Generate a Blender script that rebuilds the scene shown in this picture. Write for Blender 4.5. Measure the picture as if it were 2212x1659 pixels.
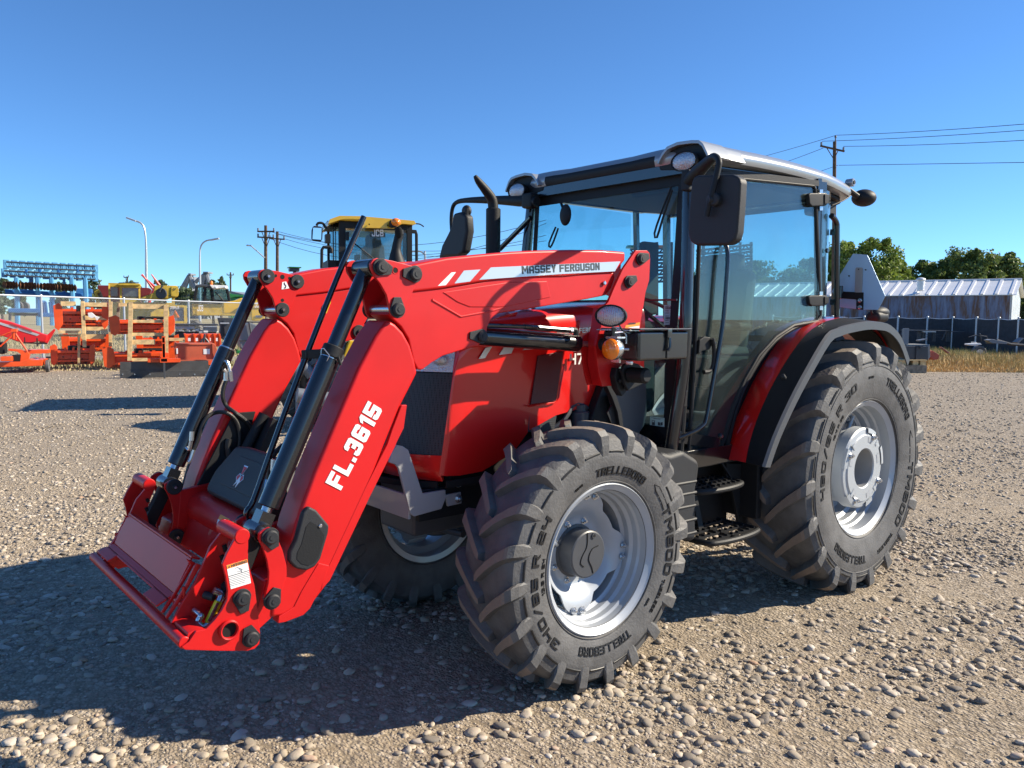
import bpy, bmesh, math, random
import numpy as np
from mathutils import Vector, Matrix
random.seed(7); rng = np.random.default_rng(7)
R_ = math.radians
for o in list(bpy.data.objects): bpy.data.objects.remove(o)
scene = bpy.context.scene
COL = scene.collection

# ---------------------------------------------------------------- camera
CAMP = Vector((2.507463, 3.156799, 1.6244)); YAW, PITCH, ROLL, FPX = -2.2709907, 0.0833708, 0.00874056, 1725.1
def cam_axes():
    cy, sy, cp, sp = math.cos(YAW), math.sin(YAW), math.cos(PITCH), math.sin(PITCH)
    f = Vector((cy*cp, sy*cp, -sp)); r = Vector((sy, -cy, 0)); u = r.cross(f)
    return (r*math.cos(ROLL)+u*math.sin(ROLL)), (-r*math.sin(ROLL)+u*math.cos(ROLL)), f
CR, CU, CF = cam_axes()
cam = bpy.data.cameras.new("camera"); camo = bpy.data.objects.new("camera", cam); COL.objects.link(camo)
cam.sensor_width = 36; cam.lens = 36*FPX/2212; cam.clip_start = .05; cam.clip_end = 3000
m = Matrix((CR, CU, -CF)).transposed().to_4x4(); m.translation = CAMP; camo.matrix_world = m
scene.camera = camo
# ---------------------------------------------------------------- light
SUN_EL, SUN_AZ = R_(32.5), R_(147.5)          # direction TOWARDS the sun, azimuth ccw from +X
world = bpy.data.worlds.new("World"); scene.world = world; world.use_nodes = True
nt = world.node_tree; bg = nt.nodes["Background"]
sky = nt.nodes.new("ShaderNodeTexSky"); sky.sky_type = 'NISHITA'; sky.sun_disc = False
sky.sun_elevation = SUN_EL; sky.sun_rotation = math.pi/2 - SUN_AZ
sky.air_density = .8; sky.dust_density = .0; sky.ozone_density = 5; sky.altitude = 900
nt.links.new(sky.outputs[0], bg.inputs[0]); bg.inputs[1].default_value = .104
tint = nt.nodes.new('ShaderNodeMix'); tint.data_type = 'RGBA'; tint.blend_type = 'MULTIPLY'; tint.inputs['Factor'].default_value = 1; tint.inputs['B'].default_value = (.60,.84,.99,1)
nt.links.new(sky.outputs[0], tint.inputs['A']); nt.links.new(tint.outputs['Result'], bg.inputs[0])
sl = bpy.data.lights.new("sun", 'SUN'); sl.energy = 5.0; sl.angle = R_(.53); sl.color = (1, .89, .71)
so = bpy.data.objects.new("sun", sl); COL.objects.link(so)
sd = Vector((math.cos(SUN_EL)*math.cos(SUN_AZ), math.cos(SUN_EL)*math.sin(SUN_AZ), math.sin(SUN_EL)))
so.rotation_euler = sd.to_track_quat('Z', 'Y').to_euler()
vs = scene.view_settings; vs.view_transform = 'Standard'; vs.look = 'None'; vs.exposure = .92; vs.gamma = 1; vs.use_curve_mapping = False
scene.render.resolution_x = 1024; scene.render.resolution_y = 768
scene.cycles.max_bounces = 8; scene.cycles.transparent_max_bounces = 24

# ---------------------------------------------------------------- measuring helpers
FR = dict(A=(300,1750,.5426), B=(900,900,.4822), C=(1600,900,.4822), D=(2500,500,.4822), E=(2200,1000,.4822), F=(2500,1200,.603),
          G=(1700,1600,.7232), H=(2700,1200,.7236), I=(0,950,.3316), J=(350,1000,.3391), K=(1150,780,.4342), L=(3200,850,.3917),
          M=(1300,1300,.6029), N=(600,1400,.4821), O=(0,2000,.6781), d=(0,0,1/.5486))
def Z(f, x, y):
    a, b, s = FR[f]; return (a+x*s)*.5486, (b+y*s)*.5486
def ray(f, x, y):
    x, y = Z(f, x, y); return CF + CR*((x-1106)/FPX) - CU*((y-829.5)/FPX)
def W(f, x, y, pl):
    """point of plane pl seen along a sight line; pl = ('Y', v) or (point, normal) or a depth number"""
    d = ray(f, x, y)
    if isinstance(pl, (int, float)): return CAMP + d*pl
    if isinstance(pl[0], str):
        i = 'XYZ'.index(pl[0]); return CAMP + d*((pl[1]-CAMP[i])/d[i])
    p, n = pl; return CAMP + d*((p-CAMP).dot(n)/d.dot(n))
def WL(f, pts, pl): return [W(f, x, y, pl) for x, y in pts]

# ---------------------------------------------------------------- materials
MATS = {}
def mat(name, col, rough=.5, metal=0, coat=0, noise=0, nscale=8, bump=0, bscale=60, dust=0, spec=.5, emit=None, col2=None, dcol=(.30,.25,.19), contrast=(.4,.6)):
    m = bpy.data.materials.new(name); m.use_nodes = True; n = m.node_tree.nodes; l = m.node_tree.links
    b = n['Principled BSDF']; b.inputs['Roughness'].default_value = rough; b.inputs['Metallic'].default_value = metal
    b.inputs['Coat Weight'].default_value = coat; b.inputs['Coat Roughness'].default_value = .04
    b.inputs['Specular IOR Level'].default_value = spec
    b.inputs['Base Color'].default_value = (*col, 1)
    tc = n.new('ShaderNodeTexCoord')
    last = None
    if noise or col2:
        t = n.new('ShaderNodeTexNoise'); t.inputs['Scale'].default_value = nscale; t.inputs['Detail'].default_value = 6
        l.new(tc.outputs['Object'], t.inputs['Vector'])
        r = n.new('ShaderNodeValToRGB'); r.color_ramp.elements[0].position = contrast[0]; r.color_ramp.elements[1].position = contrast[1]
        c2 = col2 or tuple(c*(1-noise) for c in col)
        r.color_ramp.elements[0].color = (*c2, 1); r.color_ramp.elements[1].color = (*col, 1)
        l.new(t.outputs['Fac'], r.inputs['Fac']); l.new(r.outputs[0], b.inputs['Base Color']); last = r.outputs[0]
    if dust:
        # dust lies on what faces up and in a fine mottled film
        g = n.new('ShaderNodeNewGeometry'); s = n.new('ShaderNodeSeparateXYZ'); l.new(g.outputs['Normal'], s.inputs[0])
        t2 = n.new('ShaderNodeTexNoise'); t2.inputs['Scale'].default_value = 22; t2.inputs['Detail'].default_value = 8; l.new(tc.outputs['Object'], t2.inputs['Vector'])
        ma = n.new('ShaderNodeMath'); ma.operation = 'MULTIPLY_ADD'; ma.inputs[1].default_value = .55; ma.inputs[2].default_value = .25; ma.use_clamp = True
        l.new(s.outputs['Z'], ma.inputs[0])
        mb = n.new('ShaderNodeMath'); mb.operation = 'MULTIPLY'; l.new(ma.outputs[0], mb.inputs[0]); l.new(t2.outputs['Fac'], mb.inputs[1])
        mc = n.new('ShaderNodeMath'); mc.operation = 'MULTIPLY'; mc.inputs[1].default_value = dust*2; mc.use_clamp = True; l.new(mb.outputs[0], mc.inputs[0])
        mx = n.new('ShaderNodeMix'); mx.data_type = 'RGBA'; mx.inputs['A'].default_value = (*col, 1); mx.inputs['B'].default_value = (*dcol, 1)
        if last: l.new(last, mx.inputs['A'])
        l.new(mc.outputs[0], mx.inputs['Factor']); l.new(mx.outputs['Result'], b.inputs['Base Color'])
        mr = n.new('ShaderNodeMath'); mr.operation = 'MULTIPLY_ADD'; mr.inputs[1].default_value = .5; mr.inputs[2].default_value = rough; mr.use_clamp = True
        l.new(mc.outputs[0], mr.inputs[0]); l.new(mr.outputs[0], b.inputs['Roughness'])
    if bump:
        t = n.new('ShaderNodeTexNoise'); t.inputs['Scale'].default_value = bscale; t.inputs['Detail'].default_value = 5; l.new(tc.outputs['Object'], t.inputs['Vector'])
        bp = n.new('ShaderNodeBump'); bp.inputs['Strength'].default_value = bump; bp.inputs['Distance'].default_value = .01
        l.new(t.outputs['Fac'], bp.inputs['Height']); l.new(bp.outputs[0], b.inputs['Normal'])
    if emit:
        b.inputs['Emission Color'].default_value = (*emit, 1); b.inputs['Emission Strength'].default_value = 1
    MATS[name] = m; return m
def glass(name, tint, gloss=.9, dirt=.03, ior=1.5, dcol=(.7,.8,.8)):
    m = bpy.data.materials.new(name); m.use_nodes = True; n = m.node_tree.nodes; l = m.node_tree.links
    out = n['Material Output']; n.remove(n['Principled BSDF'])
    tr = n.new('ShaderNodeBsdfTransparent'); tr.inputs[0].default_value = (*tint, 1)
    gl = n.new('ShaderNodeBsdfGlossy'); gl.inputs['Roughness'].default_value = .01; gl.inputs[0].default_value = (gloss,)*3+(1,)
    df = n.new('ShaderNodeBsdfDiffuse'); df.inputs[0].default_value = (*dcol, 1)
    fr = n.new('ShaderNodeFresnel'); ge = n.new('ShaderNodeNewGeometry')
    io = n.new('ShaderNodeMath'); io.operation = 'MULTIPLY_ADD'; io.inputs[1].default_value = 1/ior-ior; io.inputs[2].default_value = ior
    l.new(ge.outputs['Backfacing'], io.inputs[0]); l.new(io.outputs[0], fr.inputs[0])   # both faces of the pane mirror alike
    m1 = n.new('ShaderNodeMixShader'); m2 = n.new('ShaderNodeMixShader')
    tc = n.new('ShaderNodeTexCoord'); t = n.new('ShaderNodeTexNoise'); t.inputs['Scale'].default_value = 5; t.inputs['Detail'].default_value = 9; l.new(tc.outputs['Object'], t.inputs[0])
    k = n.new('ShaderNodeMath'); k.operation = 'MULTIPLY'; k.inputs[1].default_value = dirt*2; l.new(t.outputs['Fac'], k.inputs[0])
    l.new(k.outputs[0], m1.inputs[0]); l.new(tr.outputs[0], m1.inputs[1]); l.new(df.outputs[0], m1.inputs[2])
    l.new(fr.outputs[0], m2.inputs[0]); l.new(m1.outputs[0], m2.inputs[1]); l.new(gl.outputs[0], m2.inputs[2])
    l.new(m2.outputs[0], out.inputs[0]); MATS[name] = m; return m
RED = mat('red_paint', (.58,.007,.008), .42, coat=.08, noise=.10, nscale=3, dust=.025, spec=.35)
REDM = mat('red_hood', (.66,.010,.008), .3, coat=.55, dust=.01, spec=.3)
BLK = mat('black_paint', (.007,.008,.011), .25, coat=.8, dust=.008)
BLKM = mat('matt_black', (.011,.012,.014), .55, dust=.012, spec=.3, bump=.1, bscale=200)
CHAR = mat('charcoal_plastic', (.020,.022,.026), .55, dust=.025, spec=.35, bump=.15, bscale=300)
DGREY = mat('dark_grey_paint', (.055,.060,.070), .42, dust=.05)
GREY = mat('grey_paint', (.30,.31,.32), .38, coat=.4, dust=.05)
SILV = mat('silver_paint', (.38,.41,.45), .42, metal=.15, coat=.5, dust=.04, noise=.05)
CAST = mat('silver_casting', (.40,.43,.46), .45, metal=.2, dust=.05, bump=.15, bscale=120)
ROOF = mat('roof_silver', (.30,.32,.34), .3, metal=.35, coat=.5, dust=.03)
ZINC = mat('zinc', (.55,.57,.60), .25, metal=.9)
CHROME = mat('chrome', (.85,.86,.88), .06, metal=1)
RUB = mat('tyre_rubber', (.095,.095,.097), .55, dust=.25, bump=.25, bscale=90, noise=.3, nscale=12, dcol=(.24,.22,.20))
RUBT = mat('tyre_lug_top', (.16,.130,.112), .75, dust=.30, bump=.3, bscale=60, dcol=(.34,.27,.20))
RUBL = mat('tyre_lettering', (.009,.009,.010), .45)
WHITE = mat('white_vinyl', (.80,.80,.80), .35)
DSILV = mat('decal_silver', (.62,.64,.66), .25, metal=.5)
DARK = mat('decal_dark', (.055,.065,.07), .4)
ORNG = mat('decal_orange', (.95,.30,.02), .4)
YEL = mat('yellow_grip', (.80,.66,.02), .35, coat=.4)
AMBER = mat('amber_lens', (.90,.22,.005), .12, coat=1)
LENS = mat('lamp_lens', (.55,.58,.62), .08, metal=.7, bump=.6, bscale=150)
HOLE = mat('hole', (.004,.004,.004), .9)
SEAT = mat('seat_fabric', (.022,.024,.027), .8)
HOSE = mat('hose', (.012,.012,.013), .45, bump=.2, bscale=300)
GLASS = glass('cab_glass', (.66,.80,.81), .95, .02, 1.6)
GLASSF = glass('windscreen_glass', (.80,.93,.94), .8, .015, 1.35)
def mesh_mat(name, col, hole, scale=260, hex_=False):
    m = mat(name, col, .5); n = m.node_tree.nodes; l = m.node_tree.links; b = n['Principled BSDF']
    tc = n.new('ShaderNodeTexCoord'); v = n.new('ShaderNodeTexVoronoi'); v.inputs['Scale'].default_value = scale; v.inputs['Randomness'].default_value = 0
    l.new(tc.outputs['Object'], v.inputs[0])
    r = n.new('ShaderNodeValToRGB'); r.color_ramp.elements[0].color = (*hole, 1); r.color_ramp.elements[1].color = (*col, 1)
    r.color_ramp.elements[0].position = .25; r.color_ramp.elements[1].position = .45
    l.new(v.outputs['Distance'], r.inputs[0]); l.new(r.outputs[0], b.inputs['Base Color'])
    bp = n.new('ShaderNodeBump'); bp.inputs['Strength'].default_value = .6; bp.inputs['Distance'].default_value = .002; l.new(v.outputs['Distance'], bp.inputs['Height']); l.new(bp.outputs[0], b.inputs['Normal'])
    return m
GRILLE = mesh_mat('grille_mesh', (.030,.031,.033), (.003,.003,.003), 95)
VENT = mesh_mat('vent_mesh', (.10,.012,.014), (.008,.004,.005), 110)

# ---------------------------------------------------------------- block lettering
def glyph(ch, t=1.4):
    W,H,c=5.,7.,.75; m0,m1=(H-t)/2,(H+t)/2; R=lambda a,b,e,f:[(a,b),(e,b),(e,f),(a,f)]
    bot=[(c,0),(W-c,0),(W,c),(W-t,t),(t,t),(0,c)]; top=[(x,H-y) for x,y in bot]; lf=[(0,c),(t,t),(t,H-t),(0,H-c)]; mx=lambda P:[(W-x,y) for x,y in P]; my=lambda P:[(x,H-y) for x,y in P]; rf=mx(lf)
    tb=[(t,H-t),(W-t,H-t),(W,H-c),(W-c,H),(t,H)]; st=[(W-t,H-t),(W,H-c),(W,H-2.5),(W-t,H-2.5)]; sh=[(W-t,H-t),(W,H-c),(W,H-t-.45),(W-t,H-t-.45)]; ub=[(W-t,3.5),(W-.7,3.5),(W,4.2),(W,H-c),(W-t,H-t)]; L=R(0,0,t,H); mid=R(t,m0,W-t,m1); lu=[(0,m0),(t,m0),(t,H-t),(0,H-c)]; ru=mx(lu); ll=my(lu); rl=mx(ll)
    lu1=[(0,m1),(t,m1),(t,H-t),(0,H-c)]; rl1=[(W-t,t),(W,c),(W,m1),(W-t,m1)]; Pm=[(t,m0),(W-c,m0),(W,m0+c),(W-t,m1),(t,m1)]; Pr=[(W-t,m1),(W,m0+c),(W,H-c),(W-t,H-t)]
    leg=lambda P:[(x,0 if y==c else y) for x,y in P]
    D={'A':[[(0,0),(t,0),(t,H-t),(0,H-c)],mx([(0,0),(t,0),(t,H-t),(0,H-c)]),top,R(t,m0-.6,W-t,m1-.6)],'B':[L,tb,my(tb),mid,ub,my(ub)],'C':[top,bot,lf,st,my(st)],'D':[L,tb,my(tb),rf],'E':[L,R(t,0,W,t),R(t,H-t,W,H),R(t,m0,W-.5,m1)],'F':[L,R(t,H-t,W,H),R(t,m0,W-.5,m1)],
       'G':[top,bot,lf,st,[(W-t,t),(W,c),(W,m1-.2),(W-t,m1-.2)],R(2.5,m0+.2,W-t,m1-.2)],'I':[R(0,0,t,H)],'J':[mx([(0,c),(t,t),(t,H),(0,H)]),bot,my(mx(st))],'L':[L,R(t,0,W-.2,t)],
       'N':[L,R(W-t,0,W,H),[(t,H),(t,H-2.6),(W-t,0),(W-t,2.6)]],'O':[top,bot,lf,rf],'P':[L,tb,Pm,Pr],'R':[L,tb,[(t,m0),(W-1.1,m0),(W,m0+1.1),(W-t,m1),(t,m1)],[(W-t,m1),(W,m0+1.1),(W,H-c),(W-t,H-t)],[(W-t+.2,0),(W+.3,0),(W-1.1,m0),(W-1.1-t,m0)]],'S':[top,lu,[(t,m0),(W-t,m0),(W-t,m1),(t,m1)],rl,bot,sh,my(mx(sh))],'T':[R(0,H-t,W,H),R((W-t)/2,0,(W+t)/2,H-t)],
       'U':[bot,[(0,c),(t,t),(t,H),(0,H)],mx([(0,c),(t,t),(t,H),(0,H)])],'Y':[[(0,H),(t+.2,H),(W/2,4.5),(W/2,2.5),(W/2-t/2,2.5)],mx([(0,H),(t+.2,H),(W/2,4.5),(W/2,2.5),(W/2-t/2,2.5)]),R((W-t)/2,0,(W+t)/2,2.5)],
       '0':[top,bot,lf,rf],'1':[[(1.4,0),(1.4+t,0),(1.4+t,H),(1.7,H),(.2,H-1.3),(.2,H-2.5),(1.4,H-1.8)]],'2':[top,ru,mid,[(0,0),(t,t),(t,m1),(0,m1)],[(0,0),(W,0),(W,t),(t,t)],mx(sh)],'3':[top,bot,rf,R(1.8,m0,W-t,m1),mx(sh),my(mx(sh))],'4':[R(0,m0,t,H),R(t,m0,W-t,m1),R(W-t,0,W,H)],
       '5':[R(0,m0,t,H),R(t,H-t,W,H),R(t,m0,W-t,m1),rl1,bot,my(mx(sh))],'6':[top,lf,bot,R(t,m0,W-t,m1),rl1,sh],'7':[R(0,H-t,W,H),[(W-t-.1,H-t),(W,H-t),(2.4,0),(.9,0)]],'8':[top,bot,lf,rf,mid],'9':[top,rf,bot,mid,lu],'.':[R(0,0,t,t)],'/':[[(0,0),(t,0),(3.2+t,H),(3.2,H)]],' ':[],'-':[R(0,m0,2.5,m1)]}
    if ch in 'MW':
        V=6.6; P=[R(0,0,t,H),R(V-t,0,V,H),[(t,H),(t,H-2.4),(V/2,1.6),(V/2,4.0)],[(V-t,H),(V/2,4.0),(V/2,1.6),(V-t,H-2.4)]]
        return V,(P if ch=='M' else [my(q) for q in P])
    return ({'I':t,'.':t,' ':2.2,'1':1.4+t,'/':3.2+t,'-':2.5}.get(ch,W)), D[ch]

# ---------------------------------------------------------------- mesh builder
class MB:
    def __init__(s, mir=False): s.v=[]; s.f=[]; s.m=[]; s.mir=mir; s.cuts=[]
    def cut(s):
        """what follows is an object of its own"""
        s.cuts.append((len(s.v), len(s.f))); return s
    def add(s, vs, fs, mi=0):
        k=len(s.v)
        if s.mir: s.v += [(p[0], -p[1], p[2]) for p in vs]; s.f += [tuple(k+i for i in reversed(f)) for f in fs]
        else: s.v += [tuple(p) for p in vs]; s.f += [tuple(k+i for i in f) for f in fs]
        s.m += [mi]*len(fs); return s
    def bm(s, bm, mi=0):
        bm.verts.index_update(); s.add([v.co.copy() for v in bm.verts], [[v.index for v in f.verts] for f in bm.faces], mi); bm.free(); return s
    def prism(s, pts, d, mi=0, bev=0, seg=2):
        """polygon pts extruded by vector d"""
        d=Vector(d); pts=[Vector(p) for p in pts]; bm=bmesh.new()
        a=[bm.verts.new(p) for p in pts]; b=[bm.verts.new(p+d) for p in pts]; n=len(pts)
        bm.faces.new(a); bm.faces.new(list(reversed(b)))
        for i in range(n): bm.faces.new((a[i], b[i], b[(i+1)%n], a[(i+1)%n]))
        bmesh.ops.recalc_face_normals(bm, faces=bm.faces)
        if bev:
            bmesh.ops.bevel(bm, geom=[e for e in bm.edges if len(e.link_faces)==2 and e.calc_face_angle(0)>R_(28)], offset=bev, segments=seg, affect='EDGES', clamp_overlap=True, profile=.5)
        return s.bm(bm, mi)
    def box(s, c, sz, mi=0, bev=0, rot=None, seg=2):
        """centre, full sizes, rot = 3x3 matrix"""
        c=Vector(c); x,y,z=[q/2 for q in sz]; M=rot or Matrix.Identity(3)
        P=[c+M@Vector(p) for p in ((-x,-y,-z),(x,-y,-z),(x,y,-z),(-x,y,-z))]
        return s.prism(P, M@Vector((0,0,2*z)), mi, bev, seg)
    def bar(s, a, b, w, h, mi=0, up=(0,0,1), bev=0):
        """rectangular bar from a to b"""
        a=Vector(a); b=Vector(b); d=(b-a); L=d.length; d.normalize(); y=Vector(up).cross(d)
        if y.length<1e-4: y=Vector((0,1,0)).cross(d)
        y.normalize(); z=d.cross(y)
        return s.box((a+b)/2, (L,w,h), mi, bev, Matrix((d,y,z)).transposed())
    def tube(s, path, r, n=12, mi=0, caps=True, sub=0):
        P=[Vector(p) for p in path]; rr=r if isinstance(r,(list,tuple)) else [r]*len(P)
        if sub and len(P)>2:
            Q=[]; q=[]
            for i in range(len(P)-1):
                p0=P[max(i-1,0)]; p1=P[i]; p2=P[i+1]; p3=P[min(i+2,len(P)-1)]
                for k in range(sub):
                    t=k/sub; Q.append(.5*((2*p1)+(p2-p0)*t+(2*p0-5*p1+4*p2-p3)*t*t+(3*p1-p0-3*p2+p3)*t**3)); q.append(rr[i]+(rr[i+1]-rr[i])*t)
            Q.append(P[-1]); q.append(rr[-1]); P=Q; rr=q
        T=[(P[min(i+1,len(P)-1)]-P[max(i-1,0)]) for i in range(len(P))]
        for i,t in enumerate(T):
            if t.length<1e-9: T[i]=T[i-1].copy()
            T[i]=T[i].normalized()
        u=T[0].orthogonal().normalized(); vs=[]
        for i,p in enumerate(P):
            u=(u-T[i]*u.dot(T[i])).normalized(); w=T[i].cross(u)
            vs += [p+(u*math.cos(2*math.pi*k/n)+w*math.sin(2*math.pi*k/n))*rr[i] for k in range(n)]
        fs=[(i*n+k, i*n+(k+1)%n, (i+1)*n+(k+1)%n, (i+1)*n+k) for i in range(len(P)-1) for k in range(n)]
        if caps: fs += [tuple(reversed(range(n))), tuple(range((len(P)-1)*n, len(P)*n))]
        return s.add(vs, fs, mi)
    def cyl(s, a, b, r, n=24, mi=0, bev=0, r2=None):
        a=Vector(a); b=Vector(b); r2=r if r2 is None else r2
        if bev:
            d=(b-a).normalized()*min(bev,(b-a).length*.4)
            return s.tube([a, a+d, b-d, b], [max(r-bev,.001), r, r2, max(r2-bev,.001)], n, mi)
        return s.tube([a,b], [r,r2], n, mi)
    def lathe(s, prof, c=(0,0,0), ax='Y', n=48, mi=0, a0=0, a1=2*math.pi, closed=False):
        """prof = [(radius, height along axis)]"""
        full=abs(a1-a0-2*math.pi)<1e-6; N=n if full else n+1; vs=[]
        for k in range(N):
            a=a0+(a1-a0)*k/n; ca,sa=math.cos(a),math.sin(a)
            for r,h in prof:
                p={'Y':(r*ca,h,r*sa),'X':(h,r*ca,r*sa),'Z':(r*ca,r*sa,h)}[ax]; vs.append((c[0]+p[0],c[1]+p[1],c[2]+p[2]))
        q=len(prof); e=q if closed else q-1
        fs=[(k*q+i, k*q+(i+1)%q, ((k+1)%N)*q+(i+1)%q, ((k+1)%N)*q+i) for k in range(n) for i in range(e)]
        return s.add(vs, fs, mi)
    def ball(s, c, sz, mi=0, n=16, rot=None):
        bm=bmesh.new(); bmesh.ops.create_uvsphere(bm, u_segments=n, v_segments=max(6,n//2), radius=1)
        M=rot or Matrix.Identity(3)
        for v in bm.verts: v.co=Vector(c)+M@Vector((v.co.x*sz[0],v.co.y*sz[1],v.co.z*sz[2]))
        return s.bm(bm, mi)
    def sheet(s, rows, mi=0, thick=0):
        """grid of points; thick extrudes along face normals"""
        n=len(rows[0]); vs=[Vector(p) for r in rows for p in r]
        fs=[(i*n+k,i*n+k+1,(i+1)*n+k+1,(i+1)*n+k) for i in range(len(rows)-1) for k in range(n-1)]
        if not thick: return s.add(vs, fs, mi)
        bm=bmesh.new(); bv=[bm.verts.new(p) for p in vs]
        for f in fs: bm.faces.new([bv[i] for i in f])
        bmesh.ops.recalc_face_normals(bm, faces=bm.faces)
        bmesh.ops.solidify(bm, geom=bm.faces[:], thickness=thick)
        return s.bm(bm, mi)
    def text(s, txt, size, place, mi=0, bold=0, shear=0, extr=.0015, space=1, align='LEFT', sx=1, t=1.25):
        """square block lettering; place(x, y, h) -> world point for a glyph point x along, y up, h out of the surface"""
        k=size*.1; gl=[(glyph(ch, t)) for ch in txt]; tot=sum(w+1.05*space for w,_ in gl)-1.05*space; x=-tot/2 if align=='CENTER' else 0
        for w,polys in gl:
            for P in polys:
                n=len(P); q=[((x+a)*k*sx, b*k) for a,b in P]; ar=sum(q[i][0]*q[(i+1)%n][1]-q[(i+1)%n][0]*q[i][1] for i in range(n))
                if ar<0: q.reverse()
                vs=[place(a,b,0) for a,b in q]+[place(a,b,2*extr) for a,b in q]
                s.add(vs,[tuple(range(n,2*n))]+[(i,(i+1)%n,n+(i+1)%n,n+i) for i in range(n)],mi)
            x+=w+1.05*space
        return s
    def mesh(s, name, mats, sharp=32):
        if isinstance(mats, bpy.types.Material): mats=[mats]
        me=bpy.data.meshes.new(name); me.from_pydata([tuple(p) for p in s.v], [], s.f)
        for m_ in mats: me.materials.append(m_)
        me.polygons.foreach_set('material_index', s.m); me.shade_smooth(); me.set_sharp_from_angle(angle=R_(sharp)); me.update(); return me
    def build(s, name, mats, parent=None, sharp=32, label=None, center=True):
        if s.cuts:
            e=s.cuts+[(len(s.v),len(s.f))]; v0=f0=0; out=[]
            for v1,f1 in e:
                q=MB(); q.v=s.v[v0:v1]; q.f=[tuple(i-v0 for i in f) for f in s.f[f0:f1]]; q.m=s.m[f0:f1]; v0,f0=v1,f1
                if q.v: out.append(q.build(name, mats, parent, sharp, label, center))
            return out[0]
        me=s.mesh(name, mats, sharp); o=bpy.data.objects.new(name, me); COL.objects.link(o)
        if center and len(s.v):
            a=np.array([tuple(p) for p in s.v]); c=Vector(((a.min(0)+a.max(0))/2).tolist())
            if not parent: c.z=float(a[:,2].min())
            me.transform(Matrix.Translation(-c)); o.location=c
        if len(s.v)<60000:
            wn=o.modifiers.new('wn','WEIGHTED_NORMAL'); wn.keep_sharp=True; wn.weight=100
        if parent:
            o.parent=parent; p=parent
            while p: o.location-=p.location; p=p.parent
        if label: o['label']=label
        return o
def thing(name, label, cat, loc=(0,0,0), rz=0, group=None):
    o=bpy.data.objects.new(name,None); COL.objects.link(o); o.location=loc; o.rotation_euler=(0,0,rz); o.empty_display_size=.2
    return tag(o,label,cat,group)
def tag(o, label, cat, group=None, kind=None):
    if label: o['label']=label
    if cat: o['category']=cat
    if group: o['group']=group
    if kind: o['kind']=kind
    return o
def setting(o, kind='structure', label=None):
    o['kind']=kind
    if label: o['label']=label
    return o
def place(o, parent=None):
    """attach an existing object whose location is in world space"""
    p=parent; o.parent=parent
    while p: o.location-=p.location; p=p.parent
    return o
def copy_tree(o, parent=None):
    c=o.copy(); COL.objects.link(c); c.parent=parent
    for ch in list(o.children): copy_tree(ch, c)
    return c
V3=Vector
# ================================================================ THE RED TRACTOR
TR = thing('tractor', 'red tractor with front loader arms, glass cab and big black tyres', 'tractor', (0,0,0))
def hexnut(mb, c, ax, r=.011, h=.012, mi=0):
    """hex nut with washer and stud, axis ax (unit vector)"""
    c=V3(c); ax=V3(ax); mb.cyl(c, c+ax*.003, r*1.45, 16, mi); mb.tube([c+ax*.003, c+ax*h], r, 6, mi); mb.cyl(c+ax*h, c+ax*(h+.009), r*.5, 10, mi)

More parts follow.
